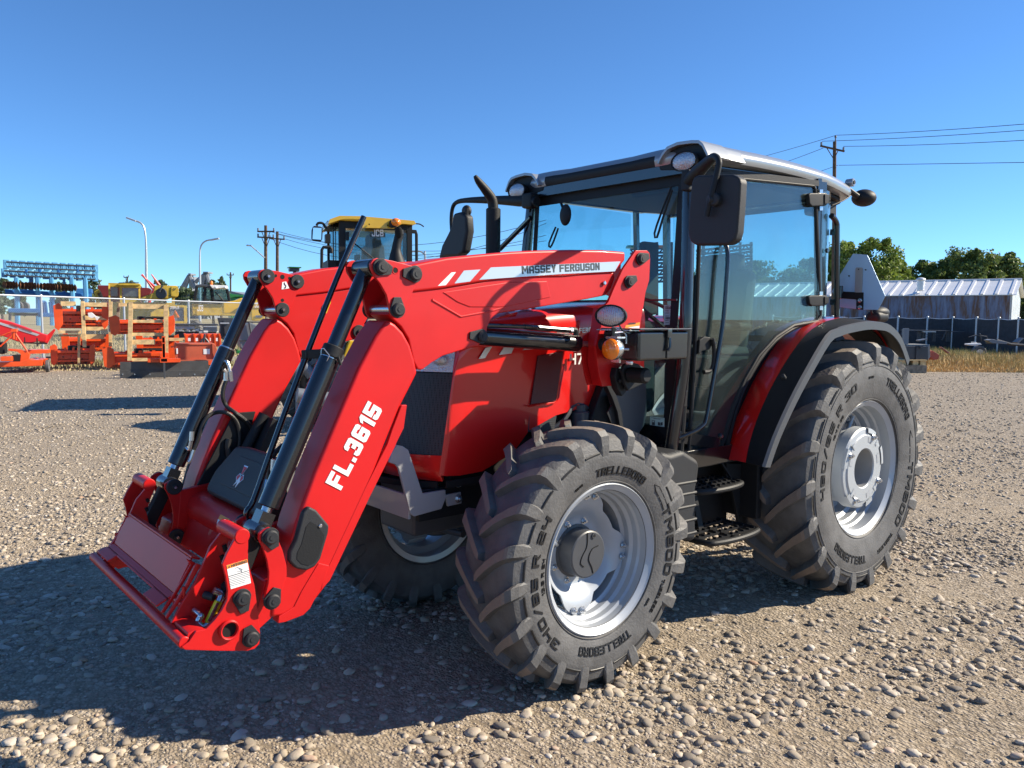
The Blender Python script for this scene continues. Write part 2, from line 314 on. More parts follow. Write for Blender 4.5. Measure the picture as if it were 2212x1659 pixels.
def tyre_mesh(R, W_, rimR, lugs, lug_h, span, texts, seed=0):
    mb=MB(); hw=W_/2; Rc=R-lug_h
    half=[(0,Rc),(.45*hw,Rc-.003),(.75*hw,Rc-.012),(.90*hw,Rc-.035),(.965*hw,Rc-.075),(1.0*hw,(Rc+rimR)/2+.012),(.985*hw,(Rc+rimR)/2-.035),(.92*hw,rimR+.028),(.865*hw,rimR+.010),(.82*hw,rimR-.006),(.76*hw,rimR-.03)]
    prof=[(r,-y) for y,r in reversed(half)]+[(r,y) for y,r in half[1:]]
    mb.lathe(prof, n=120)
    # a fine raised ring near the bead and one under the lug ends
    for y,r in ((.900*hw,rimR+.014),(.985*hw,Rc-.105)):
        for sg in (1,-1): mb.lathe([(r-.003,sg*(y-.001)),(r-.0015,sg*(y+.0025)),(r+.0015,sg*(y+.0025)),(r+.003,sg*(y-.001))], n=120)
    st=[(-.07,Rc-.004,-.05,R-.003,.010,.018,-.02),(-.0,Rc-.004,.02,R-.0005,.0155,.022,.06),(.12,Rc-.004,.12,R-.0005,.0160,.023,.17),(.35,Rc-.004,.35,R-.002,.0165,.024,.42),(.62,Rc-.008,.63,R-.007,.018,.026,.68),(.84,Rc-.025,.86,R-.015,.020,.028,.86),(.88,Rc-.035,.93,R-.022,.021,.028,.92),
        (.95,Rc-.055,1.012,R-.045,.021,.028,.975),(.975,Rc-.08,1.020,Rc-.050,.019,.024,1.0),(.985,Rc-.115,.99,Rc-.108,.012,.014,1.02)]
    k=R/.6
    for side in (1,-1):
        for i in range(lugs):
            a0=2*math.pi*(i+(0 if side>0 else .5))/lugs; vs=[]
            for (yb,rb,yt,rt,wt,wb,u) in st:
                a=a0+span*u
                for (y,r,w) in ((yb,rb,-wb),(yt,rt,-wt),(yt,rt,wt),(yb,rb,wb)):
                    t=a+w*1.15*k/r; vs.append((r*math.cos(t), side*y*hw, r*math.sin(t)))
            for q in range(len(st)-1):
                b=q*4
                for e,mi in ((0,0),(1,1 if q<6 else 0),(2,0)):
                    f=(b+e,b+e+1,b+e+5,b+e+4)
                    mb.add([vs[j] for j in f],[(0,1,2,3) if side<0 else (3,2,1,0)],mi)
            mb.add([vs[j] for j in (0,1,2,3)],[(3,2,1,0) if side<0 else (0,1,2,3)],0)
    # raised wear bars between lugs at the sidewall
    for i in range(lugs):
        a=2*math.pi*(i+.5)/lugs+span
        mb.lathe([(Rc-.085,.990*hw),(Rc-.083,1.002*hw),(Rc-.078,1.002*hw),(Rc-.075,.985*hw)], n=5, a0=a-.09, a1=a+.09, mi=2)
    def swy(r):      # sidewall y at radius r
        P=sorted([(rr,y) for y,rr in half[3:10]]); 
        for (r0,y0),(r1,y1) in zip(P,P[1:]):
            if r0<=r<=r1: return y0+(y1-y0)*(r-r0)/(r1-r0)
        return P[-1][1]
    for (txt,size,rad,deg,bold,inward,sx,mi,shear) in texts:
        # glyphs run clockwise as seen from outside (+Y); inward flips them to read from inside
        def place(x,y,h,rad=rad,deg=deg,inward=inward):
            a=R_(deg); 
            # seen from +Y looking to -Y, +X is on the LEFT when z is up: angle a measured from +X to +Z
            if inward: r=rad-y; t=a-x/rad
            else: r=rad+y; t=a+x/rad
            return (r*math.cos(t), swy(r)+h, r*math.sin(t))
        mb.text(txt,size,place,mi=mi,extr=.0020,align='CENTER',sx=sx,t=1.0 if size<.04 else 1.2)
    return mb
def wheel_front():
    mb=MB()
    mb.lathe([(.325,.150),(.331,.156),(.337,.150),(.334,.143),(.312,.138),(.306,.10),(.300,.094),(.298,.07),(.285,.055),(.283,.03),(.272,.02),(.270,-.06),(.300,-.08),(.306,-.14),(.331,-.15),(.331,-.156),(.300,-.150),(.295,-.09),(.262,-.07),(.262,.012),(.276,.022),(.278,.05),(.290,.064),(.292,.09),(.300,.10),(.304,.135),(.325,.150)], n=96)
    # lobed dished disc
    def rout(a): 
        c=math.cos(4*a); return .213+.063*(max(0,(c+.35)/1.35))**.7 if c>-.35 else .213
    def yy(r):
        P=[(.06,-.028),(.150,-.028),(.162,-.022),(.20,.012),(.235,.026),(.28,.030)]
        for (a,b),(c,d) in zip(P,P[1:]):
            if a<=r<=c: return b+(d-b)*(r-a)/(c-a)
        return .03
    n=96; rows=[]
    for k in range(n+1):
        a=2*math.pi*k/n+R_(8); ro=rout(a-R_(8)); rows.append([(r*math.cos(a),yy(r)+yo,r*math.sin(a)) for r,yo in [(.06+(ro-.06)*j/12,0) for j in range(13)]+[(ro,-.010)]+[(ro-(ro-.06)*j/4,-.010) for j in range(1,5)]])
    mb.sheet(rows)
    # rim lugs that carry the disc
    for q in range(4):
        a=R_(8)+q*math.pi/2; M=Matrix.Rotation(-a,3,'Y')
        mb.prism([M@V3(p) for p in ((.235,.008,-.055),(.272,.008,-.075),(.272,.008,.075),(.235,.008,.055))], (0,.010,0), 0, .003)
    w=mb.build('wheel', SILV, center=False)
    # hub
    h=MB(); h.lathe([(0,.058),(.100,.058),(.106,.054),(.108,.046),(.108,-.02),(.120,-.022),(.120,-.20),(.0,-.20)], n=64)
    h.tube([(.010,.0595,.100),(.012,.0595,.04),(.04,.0595,.0),(.05,.0595,-.03),(.03,.0595,-.05)],.0025,6,1,sub=4)
    h.tube([(-.06,.0595,.03),(-.02,.0595,.02),(.0,.0595,-.02),(-.02,.0595,-.06),(-.03,.0595,-.09)],.0025,6,1,sub=4)
    h.cyl((-.03,.055,.082),(-.03,.064,.082),.013,20,0); h.tube([(-.03,.0642,.082),(-.03,.0655,.082)],.007,6,1)
    ho=h.build('hub', [DGREY,HOLE], w)
    nm=MB(); hexnut(nm,(0,0,0),(0,1,0)); nme=nm.mesh('wheel_nut', ZINC)
    pos=[(.138,R_(22+45*i),-.027) for i in range(8)]+[(.257,R_(8+90*q+s),.031) for q in range(4) for s in (-6,6)]
    for r,a,y in pos:
        o=bpy.data.objects.new('wheel_nut',nme); COL.objects.link(o); o.parent=w; o.location=(r*math.cos(a),y,r*math.sin(a))
    # seen from outside (+Y) with +X on the left: angle 90=top, 0=left (front), 180=right (rear)
    T=[('TRELLEBORG',.052,.378,103,.0022,False,1.02,2,0),('TRELLEBORG',.052,.378,270,.0022,False,1.02,2,0),
       ('340/85 R 24',.056,.402,-6,.0034,False,1.75,2,.0),('13.6 R 24',.024,.362,0,.0012,False,1.5,2,0),
       ('TM600',.060,.408,177,.0036,False,1.75,2,0),('TUBELESS',.026,.412,214,.0016,False,1.3,2,0),
       ('RADIAL',.013,.372,222,.0003,False,1,2,0),('126 A8',.016,.378,63,.0005,False,1,2,0)]
    t=tyre_mesh(.595,.345,.331,20,.036,R_(15),T)
    # arrow mark before TM600
    for k,(a0,a1) in enumerate(((141,145),(145.6,149.5),(150,156))):
        for rr in (.412,.440): t.lathe([(rr-.002,.166),(rr-.002,.1725),(rr+.002,.1725),(rr+.002,.166)],n=6,a0=R_(a0),a1=R_(a1),mi=2)
    for a,b,c_,d_ in ((136,.426,141,.410),(136,.426,141,.444)):
        t.tube([(b*math.cos(R_(a)),.171,b*math.sin(R_(a))),(d_*math.cos(R_(c_)),.171,d_*math.sin(R_(c_)))],.0025,5,2)
    t.build('tyre',[RUB,RUBT,RUBL],w)
    return w
def wheel_rear():
    mb=MB()
    mb.lathe([(.400,.195),(.4065,.200),(.412,.195),(.409,.187),(.386,.182),(.380,.13),(.372,.12),(.370,.09),(.356,.078),(.354,.04),(.338,.028),(.336,-.08),(.372,-.10),(.380,-.18),(.408,-.19),(.408,-.197),(.372,-.188),(.364,-.11),(.328,-.09),(.328,.020),(.346,.032),(.348,.072),(.362,.084),(.364,.114),(.374,.124),(.377,.18),(.400,.195)], n=96)
    mb.lathe([(.335,-.045),(.27,-.05),(.24,-.03),(.22,-.03),(.22,-.045),(.25,-.062),(.335,-.06)],n=72)
    for q in range(4):
        a=R_(30)+q*math.pi/2; M=Matrix.Rotation(-a,3,'Y')
        mb.prism([M@V3(p) for p in ((.24,-.03,-.05),(.338,.015,-.07),(.338,.015,.07),(.24,-.03,.05))], (0,-.014,0), 0, .003)
        mb.cyl(M@V3((.20,.02,0)),M@V3((.33,.03,0)),.012,10)
    w=mb.build('wheel', SILV, center=False)
    h=MB()
    h.lathe([(.117,.190),(.123,.197),(.200,.197),(.206,.190),(.236,.186),(.245,.178),(.247,.12),(.240,.114),(.240,.108),(.225,.104),(.225,-.06),(.21,-.06),(.21,.10),(.120,.12),(.117,.190)], n=96)
    h.lathe([(.117,.19),(.117,.02),(.10,.0),(.10,-.05),(0,-.05)], n=64, mi=1)
    h.lathe([(.060,.05),(.085,.05),(.085,-.03),(.060,-.03),(.060,.05)], n=40, mi=1)
    for q,(a,ln) in enumerate(((20,.5),(110,.45),(165,.5),(250,.35),(310,.45))):
        A=R_(a); h.lathe([(.215,.196),(.215,.200),(.244,.196),(.2465,.18)],n=8,a0=A-ln/2,a1=A+ln/2,mi=0)
        h.lathe([(.160,.1975),(.160,.1988),(.192,.1988),(.192,.1975)],n=8,a0=A-ln/3,a1=A+ln/3,mi=2)
    for a in (45,135,225,315):
        M=Matrix.Rotation(-R_(a),3,'Y'); h.box(M@V3((.13,.10,0)),(.03,.10,.035),1,.004,M); h.box(M@V3((.2,.198,0)),(.04,.006,.022),0,.003,M)
    h.build('hub', [CAST,GREY,SILV], w)
    nm=MB(); hexnut(nm,(0,0,0),(0,1,0),.015,.016); nme=nm.mesh('wheel_nut', ZINC)
    for r,a,y in [(.205,R_(28+90*i),.198) for i in range(4)]+[(.295,R_(30+90*q+s),.008) for q in range(4) for s in (-7,7)]:
        o=bpy.data.objects.new('wheel_nut',nme); COL.objects.link(o); o.parent=w; o.location=(r*math.cos(a),y,r*math.sin(a))
    T=[('TRELLEBORG',.066,.525,129,.0028,False,1.0,2,0),('TRELLEBORG',.066,.525,292,.0028,False,1.0,2,0),
       ('460/85 R 30',.070,.525,28,.0046,False,1.75,2,0),('18.4 R 30',.028,.470,36,.0014,False,1.4,2,0),
       ('TM600',.076,.530,204,.0050,False,1.75,2,0),('TUBELESS',.032,.545,244,.002,False,1.3,2,0),('129 A8',.020,.55,86,.0006,False,1,2,0)]
    t=tyre_mesh(.775,.467,.4065,19,.046,R_(17),T)
    for k,(a0,a1) in enumerate(((166,171),(172,176),(177,182))):
        for rr in (.54,.575): t.lathe([(rr-.003,.222),(rr-.003,.2325),(rr+.003,.2325),(rr+.003,.222)],n=6,a0=R_(a0),a1=R_(a1),mi=2)
    for a,b,c_,d_ in ((160,.557,166,.537),(160,.557,166,.578)):
        t.tube([(b*math.cos(R_(a)),.231,b*math.sin(R_(a))),(d_*math.cos(R_(c_)),.231,d_*math.sin(R_(c_)))],.0035,5,2)
    t.build('tyre',[RUB,RUBT,RUBL],w)
    return w
wf=wheel_front(); wf.parent=TR; wf.location=(0,.662,.575)
wr=wheel_rear(); wr.parent=TR; wr.location=(-2.188,.692,.735); wr.rotation_euler=(0,0,0)
wf2=copy_tree(wf,TR); wf2.location=(0,-.662,.575); wf2.scale=(1,-1,1); wf2.rotation_euler=(0,R_(9),0)
wr2=copy_tree(wr,TR); wr2.location=(-2.188,-.692,.735); wr2.scale=(1,-1,1)

# ---- chassis, axles
mb=MB()
mb.box((-.3,0,.74),(1.7,.30,.24),0,.02); mb.box((-1.6,0,.80),(1.4,.34,.42),0,.05)
mb.cyl((-.35,.155,.86),(-.2,.155,.86),.05,16); mb.box((-.95,.18,.78),(.5,.12,.36),0,.03); mb.cyl((-.35,.12,.7),(-.35,.24,.7),.07,20); mb.cyl((-.15,.12,.82),(-.15,.22,.82),.05,20)
mb.build('engine_block', DGREY, TR)
mb=MB(); mb.tube([(0,-.50,.575),(0,-.3,.56),(0,0,.55),(0,.3,.56),(0,.50,.575)],[.07,.055,.10,.055,.07],20,sub=3); mb.box((0,0,.66),(.28,.24,.16),0,.02)
for s in (1,-1): mb.cyl((0,s*.46,.42),(0,s*.46,.74),.075,24,0,.01); mb.cyl((.0,s*.40,.50),(.13,s*.40,.50),.03,14); mb.tube([(.12,s*.05,.52),(.12,s*.40,.50)],.018,10)
mb.build('front_axle', DGREY, TR)
mb=MB(); mb.cyl((-2.188,-.6,.735),(-2.188,.6,.735),.12,28); mb.box((-2.3,0,.78),(.5,.5,.4),0,.04)
for s in (1,-1): mb.bar((-2.5,s*.3,.6),(-3.05,s*.38,.45),.03,.09,0); mb.bar((-2.5,s*.2,1.2),(-2.85,s*.36,.55),.03,.03,0)
mb.build('rear_axle', BLKM, TR)

# ---- hood
def XS(y, pts):  # profile list (x,z) at y
    return [V3((x,y,z)) for x,z in pts]
HW=.33
hp=[(.50,.925),(.515,1.45),(.47,1.56),(.36,1.605),(-.30,1.665),(-.78,1.70),(-.78,1.24),(-.55,1.205),(-.10,1.145),(.10,1.02),(.20,.935)]
mb=MB()
rows=[]
def hood_row(x, zt, zb, hw, n=9):
    r=[(x,-hw,zb)]
    for k in range(n):
        t=k/(n-1); a=math.pi*(1-t); r.append((x, math.copysign(abs(math.cos(a))**.22,math.cos(a))*hw if abs(math.cos(a))>1e-6 else 0, zt-.13+.13*(math.sin(a)**.7 if math.sin(a)>1e-6 else 0)))
    r.append((x,hw,zb)); return r
SL=.17   # the nose leans back
for x,zt,zb,hw in ((.52,1.46,.93,.305),(.49,1.55,.925,.318),(.42,1.60,.92,.326),(.30,1.635,.925,.33),(.12,1.65,.99,.333),(.02,1.66,1.09,.335),(-.15,1.675,1.15,.338),(-.5,1.70,1.20,.345),(-.78,1.72,1.235,.35)):
    rows.append(hood_row(x,zt,zb,hw,15))
for i_,r_ in enumerate(rows):
    k_=max(0,1-i_/4); rows[i_]=[(x-(z-.93)*SL*k_,y,z) for x,y,z in r_]
mb.sheet(rows, thick=.012)
mb.build('hood', REDM, TR, sharp=40)
# nose: rounded red surround, black mesh, headlamps
def arc_pts(z, x0, bul, n=13, y=.305):
    x0-=max(0,z-.93)*SL
    return [(x0+bul*(1-(q/ (n-1)*2-1)**2), -y+2*y*q/(n-1), z) for q in range(n)]
mb=MB(); mb.sheet([arc_pts(z,x,b) for z,x,b in ((.90,.50,.10),(.95,.52,.13),(1.015,.52,.14))], thick=.02)
mb.cut(); mb.sheet([arc_pts(z,x,b) for z,x,b in ((1.498,.515,.123),(1.56,.46,.10),(1.61,.36,.06),(1.65,.2,.03))], thick=.012); mb.build('nose_panel', REDM, TR, sharp=40)
mb=MB(); mb.sheet([arc_pts(z,.515,b) for z,b in ((1.015,.125),(1.2,.128),(1.375,.124))], thick=.01); mb.build('grille', GRILLE, TR, sharp=40)
for s in (1,-1):
    mb=MB(mir=s<0); rows=[]
    for z,b in ((1.380,.126),(1.43,.130),(1.495,.124)):
        rows.append([(.517-(z-.93)*SL+b*(1-(y/.305)**2), y, z) for y in (.10,.15,.2,.25,.30)])
    mb.sheet(rows, 0, .012); mb.ball((.47,.24,1.435),(.03,.04,.03),0,16); mb.ball((.515,.16,1.435),(.03,.035,.028),0,16); mb.build('headlight', LENS, TR, sharp=60)
mb=MB(); mb.sheet([arc_pts(z,.53,.14) for z in (.875,.90)], thick=.012); mb.sheet([[(x,s*.338,z) for x in (.50,.0,-.75)] for s in (1,) for z in (.875,.905)],0,.01)
mb.box((.22,0,.83),(.40,.5,.10),0,.02); mb.box((.0,0,1.15),(.9,.55,.6),0,.03); mb.build('engine_bay', HOLE, TR)
# side vent mesh, chrome lip, stripes, number
mb=MB(); SY=('Y',.348); a=WL('C',[(1080,1040),(1285,1000),(1225,1410),(1020,1435)],SY); mb.prism([V3((p.x,.338,p.z)) for p in a],(0,.008,0),0,.002); 
mb.build('side_vent', VENT, TR)
mb=MB(); mb.tube([W('C',x,y,('Y',.350)) for x,y in ((995,1440),(1010,1450),(1120,1430),(1230,1410),(1255,1300),(1290,1110))],.004,8,0,sub=3); mb.build('vent_trim', REDM, TR)
mb=MB(); SD=('Y',.3445)
for q in ([(655,975),(710,962),(650,1058),(600,1065)],[(805,970),(890,965),(865,1020),(765,1033)],[(985,965),(1060,970),(1055,985),(960,993)]):
    mb.prism([V3((p.x,.3345,p.z)) for p in WL('C',q,SD)],(0,.0035,0),0); mb.cut()
def plp(P0,ux,uz,n):
    P0,ux,uz,n=V3(P0),V3(ux).normalized(),V3(uz).normalized(),V3(n).normalized(); return lambda x,y,h: P0+ux*x+uz*y+n*h
p0=W('C',1368,1066,('Y',.345)); mb.text('4710',.078,plp((p0.x+.045,.362,p0.z-.026),(-1,0,.02),(0,0,1),(0,1,0)),1,extr=.002,t=1.2)
mb.cut(); mb.text('MASSEY FERGUSON',.036,plp((p0.x+.12,.3505,1.545),(-1,0,.03),(0,0,1),(0,1,0)),0,bold=.001,extr=.001)
mb.build('hood_decal', [DSILV,WHITE], TR)
mb=MB(); mb.prism([V3((p.x,.325,p.z)) for p in WL('C',[(1000,1510),(1230,1470),(1200,1660),(985,1660)],('Y',.33))],(0,.01,0),0); mb.build('lower_vent', GRILLE, TR)

# ---- exhaust
mb=MB(); e0=W('d',1065,548,('Y',-.45)); X0=e0.x
EY=('Y',-.45); t0=W('d',1065,450,EY); mb.cyl((X0,-.45,1.2),(X0,-.45,t0.z),.042,28,0,.006)
mb.tube([V3((X0,-.45,t0.z-.02)),W('d',1063,432,EY),W('d',1050,412,EY),W('d',1034,392,EY),W('d',1026,380,EY)],[.030,.029,.026,.020,.010],18,0,caps=True,sub=3)
mb.build('exhaust', BLKM, TR)
# ---- front loader: arms, knee plates, cylinders (left built, right mirrored)
YO, YI = .583, .423
def plate(mb, fr, pts, y1, y0, mi=0, bev=0, plane=None, seg=2):
    """outline read at Y=y1 (or plane), solid between y0 and y1"""
    P=WL(fr,pts,('Y',plane if plane is not None else y1)); mb.prism([V3((p.x,y1,p.z)) for p in P],(0,y0-y1,0),mi,bev,seg)
def cap(mb, p, tab=None, r=.030, yb=0, h=.022, mi=0):
    """round rubber pin cap with its tapering retainer tab; p = centre on plate face"""
    p=V3(p); Y=V3((0,1,0))
    if tab is not None:
        t=V3(tab)-p; t.y=0; L=t.length; t.normalize(); s=t.cross(Y)
        pr=[]
        for k in range(9):
            a=math.pi/2+math.pi*k/8; pr.append(p+(t*math.cos(a)+s*math.sin(a))*r*1.22)
        pr+= [p+t*L-s*r*.55, p+t*L+s*r*.55]
        mb.prism(pr,(0,.008,0),mi,.002)
    else: mb.cyl(p,p+Y*.006,r*1.25,28,mi,.002)
    mb.cyl(p,p+Y*h,r*.92,28,mi,.005); mb.cyl(p+Y*h,p+Y*(h+.002),r*.35,12,mi)
ARM_UP=[(0,330),(30,295),(330,235),(640,205),(850,187),(1050,178),(1350,172),(1600,175),(1790,190),(1790,260),(1700,362),(1500,372),(1300,392),(1100,395),(830,405),(600,440),(300,492),(60,520),(0,560)]
ARM_LO=[(0,530),(60,515),(300,488),(830,400),(1300,388),(1500,370),(1700,360),(1703,400),(1680,480),(1630,545),(1480,575),(1300,605),(1000,655),(760,690),(700,730),(665,800),(655,870),(640,920),(590,955),(480,985),(300,1040),(210,1095),(130,1155),(95,1150),(60,1080),(40,990),(20,900),(-40,800),(-150,700)]
LEG=[(806,680),(838,692),(850,700),(868,715),(885,745),(896,775),(902,806),(890,830),(864,880),(844,925),(801,1040),(766,1140),(735,1215),(710,1262),(680,1300),(650,1342),(600,1352),(585,1330),(600,1280),(625,1110),(700,880),(760,760),(795,690)]
# outer outline of the leg on its outer face
LEG=[(838,690),(855,700),(872,718),(887,745),(897,778),(903,806),(864,882),(832,960),(801,1042),(766,1140),(735,1215),(712,1258),(680,1300),(640,1330),(585,1335),(590,1290),(617,1220),(640,1130),(680,1020),(723,917),(775,795),(812,725)]
KNEE=[(1165,330),(1160,285),(1180,252),(1215,240),(1340,262),(1500,305),(1545,330),(1560,370),(1550,410),(1505,520),(1470,610),(1425,690),(1385,735),(1345,725),(1325,690),(1310,620),(1290,540),(1240,450),(1200,400)]
def build_arm(s):
    mir=s<0
    def part(name, mb, mats, label=None, sharp=32): return mb.build(name, mats, TR, sharp, label)
    mb=MB(mir); plate(mb,'C',ARM_UP,YO,YI,0,.020,seg=3); plate(mb,'C',ARM_LO,YO-.010,YI+.010,0,.006); plate(mb,'d',LEG,YO-.004,YI+.004,0,.014,seg=3)
    # raised weld bead from elbow to lower corner and pressed panel
    plate(mb,'C',[(215,570),(225,580),(450,712),(700,665),(820,632),(822,640),(700,680),(448,726),(212,590)],YO-.006,YO-.014,0,.002)
    plate(mb,'C',[(300,520),(820,440),(1150,430),(1180,560),(1000,600),(800,640),(520,640),(420,600)],YO-.0065,YO-.02,0,.003)
    # guard strip behind the leg with its bolted tab
    plate(mb,'M',[(405,655),(468,490),(503,488),(482,640),(435,735),(425,760),(265,1080),(160,1300),(0,1635),(-60,1700),(-40,1610),(240,1010),(375,745)],YO-.002,YO-.02,0,.003)
    plate(mb,'A',[(1580,1180),(1640,1060),(1760,860),(1840,880),(1790,1010),(1700,1190),(1650,1240),(1520,1290),(1465,1300),(1470,1250)],YO-.0,YO-.05,0,.004)
    arm=part('loader_arm', mb, RED)
    if s>0:
        mb=MB(); mb.text('FL.3615',.103,None or (lambda P0,ux,uz: (lambda x,y,h: V3((P0.x+ux.x*x+uz.x*y, YO-.0038+h, P0.z+ux.z*x+uz.z*y))))(W('M',72,1048,('Y',YO)), (W('M',345,520,('Y',YO))-W('M',72,1048,('Y',YO))).normalized(), V3((-(W('M',345,520,('Y',YO))-W('M',72,1048,('Y',YO))).normalized().z*-1,0,0))*0+(W('M',2,1012,('Y',YO))-W('M',72,1048,('Y',YO))).normalized()),0,extr=.001,sx=1.0,space=.8,t=1.7)
        L=(W('M',345,520,('Y',YO))-W('M',72,1048,('Y',YO))).length
        xs=[v[0] for v in mb.v]; zs=[v[2] for v in mb.v]; p0=W('M',72,1048,('Y',YO)); u=(W('M',345,520,('Y',YO))-p0).normalized()
        ext=max((V3(v)-p0).dot(u) for v in mb.v); f=L/ext
        mb.v=[tuple(V3(v)+u*((V3(v)-p0).dot(u)*(f-1))) for v in mb.v]
        ob=mb.build('arm_lettering', WHITE, arm)
        mb=MB(); YD=YO+.0006
        for q,mi in (([(368,358),(405,355),(322,462),(257,468)],2),([(470,343),(605,334),(520,432),(393,448)],0),([(690,317),(1748,268),(1702,349),(1250,372),(595,418)],0)):
            plate(mb,'C',q,YD,YD-.0005,mi,plane=YO)
        a=W('C',944,371,('Y',YO)); b=W('C',1578,339,('Y',YO)); u=(b-a).normalized(); up=V3((-u.z,0,u.x))*(-1 if u.x<0 else 1); up=V3((0,0,1)) if abs(u.z)<.02 else up
        if up.z<0: up=-up
        k=len(mb.v); mb.text('MASSEY FERGUSON',.062,lambda x,y,h:V3((a.x+u.x*x+up.x*y,YD+.0003+h,a.z+u.z*x+up.z*y)),1,extr=.0004,space=.8,t=1.5)
        L=(b-a).length; ext=max((V3(v)-a).dot(u) for v in mb.v[k:]); f=L/ext
        hh=max((V3(v)-a).dot(up) for v in mb.v[k:]); th=(W('C',944,306,('Y',YO))-a).dot(up)
        mb.v[k:]=[tuple(V3(v)+u*((V3(v)-a).dot(u)*(f-1))+up*((V3(v)-a).dot(up)*(th/hh-1))) for v in mb.v[k:]]
        mb.build('arm_decal', [DSILV,DARK,WHITE], arm)
    else:
        pass
    # black teardrop cover on the leg
    mb=MB(mir); TD=[(1690,450),(1745,478),(1838,590),(1830,645),(1775,830),(1735,888),(1672,918),(1595,902),(1545,850),(1550,780),(1595,690),(1645,500)]
    plate(mb,'A',TD,YO+.022,YO-.006,0,.009,plane=YO+.02,seg=3)
    c=(1695,700); plate(mb,'A',[(c[0]+(x-c[0])*.68+8,c[1]+(y-c[1])*.68+30) for x,y in TD],YO+.0235,YO+.01,1,.0,plane=YO+.022)
    q=W('A',1770,590,('Y',YO+.022)); mb.cyl(q,q+V3((0,.006,0)),.007,12,2,.002)
    part('arm_cover', mb, [CHAR,BLKM,ZINC])
    # knee plates (outer and inner)
    for nm,(y1,y0) in (('knee_plate',(YO+.016,YO+.002)),('knee_plate',(YI-.002,YI-.016))):
        mb=MB(mir); plate(mb,'B',KNEE,y1,y0,0,.003,plane=YO+.016); part(nm,mb,RED)
    # hole in knee plate shown as a dark bush
    mb=MB(mir); q=W('B',1360,342,('Y',YO+.016)); mb.lathe([(.010,.0006),(.012,.002),(.0135,.0006)],(q.x,YO+.016,q.z),'Y',20,1); mb.cyl((q.x,YO+.0155,q.z),(q.x,YO+.0165,q.z),.0105,20,0); part('bush',mb,[HOLE,RED])
    yc=YO+.016 if s>0 else None
    pins=[('B',(1240,315),(1335,340),'k'),('B',(1515,375),(1420,375),'k'),('B',(1375,660),(1365,565),'k'),('C',(605,880),(510,870),'a'),('C',(1918,248),(1985,225),'t'),('C',(1828,435),(1895,410),'t')]
    pins=[('B',(1240,315),(1328,345),'k'),('B',(1515,372),(1418,362),'k'),('B',(1375,660),(1372,560),'k'),('C',(608,880),(512,872),'a')]
    for fr,p,t,kd in pins:
        f={'k':YO+.016,'a':YO-.010}[kd]; P=W(fr,*p,('Y',f)); T=W(fr,*t,('Y',f)); mb=MB(mir)
        cap(mb,P,T,.027 if kd=='k' else .025); part('pin_cap',mb,CHAR)
        mb=MB(mir); yi={'k':YI-.016,'a':YI+.010}[kd]; mb.cyl((P.x,f,P.z),(P.x,yi-.004,P.z),.016,20,1); mb.cyl((P.x,yi,P.z),(P.x,yi-.010,P.z),.034,28,0,.003); mb.cyl((P.x,yi-.010,P.z),(P.x,yi-.018,P.z),.012,12,0,.001)
        mb.cyl((P.x,yi-.018,P.z),(P.x,yi-.021,P.z),.006,12,1); part('pin',mb,[CHAR,ZINC])
    if s<0:   # caps seen on the inner faces of the far arm
        pass
    # tilt cylinder
    A=W('B',1240,315,('Y',YO+.016)); Bp=W('A',1405,670,('Y',.60)); Yc=(YO+YI)/2-.002
    A=V3((A.x,Yc,A.z)); Bq=V3((Bp.x,Yc,Bp.z)); d=(Bq-A).normalized(); L=(Bq-A).length
    mb=MB(mir); mb.cyl(A-V3((0,.062,0)),A+V3((0,.062,0)),.033,28,0,.003); mb.tube([A,A+d*L*.42],.029,24,0)
    part('cylinder_tube', mb, BLK)
    mb=MB(mir); mb.cyl(A+d*L*.36,A+d*L*.915,.0375,32,0,.004); mb.cyl(A+d*L*.355,A+d*L*.362,.034,32,1); mb.cyl(A+d*L*.40,A+d*L*.404,.0385,32,0); mb.cyl(A+d*L*.84,A+d*L*.844,.0385,32,0)
    c1=part('tilt_cylinder', mb, [BLK,ZINC])
    mb=MB(mir); mb.cyl(A+d*L*.91,Bq,.019,20,0); mb.cyl(Bq-V3((0,.05,0)),Bq+V3((0,.05,0)),.036,28,1,.004); mb.bar(Bq-d*.07,Bq,.06,.05,1); mb.build('piston_rod',[ZINC,BLK],c1)
    # fittings + hoses
    for t,col in ((.42,0),(.83,0)):
        mb=MB(mir); n=V3((.05,-.035,.02)) if s>0 else V3((-.0,-.05,.0)); o=A+d*L*t-V3((0,.036,0)); mb.tube([o,o+V3((-.005,-.022,-.005)),o+V3((-.012,-.03,-.045 if t<.6 else .04))],.008,10,0,sub=3); mb.cyl(o+V3((-.012,-.03,-.045 if t<.6 else .035)),o+V3((-.016,-.03,-.09 if t<.6 else .075)),.0105,8,0); mb.build('hose_fitting',ZINC,c1)
    # links (curved plates), both sides of the rod end
    LINK=[(1365,620),(1400,603),(1440,610),(1465,640),(1470,700),(1500,770),(1528,880),(1530,950),(1500,1050),(1475,1130),(1450,1175),(1415,1190),(1380,1165),(1370,1110),(1395,1010),(1400,930),(1385,840),(1355,750),(1325,690),(1330,645)]
    for (y1,y0) in ((.612,.598),(YI-.014,YI-.028)):
        mb=MB(mir); plate(mb,'A',LINK,y1,y0,0,.003,plane=.612); part('link_plate',mb,RED)
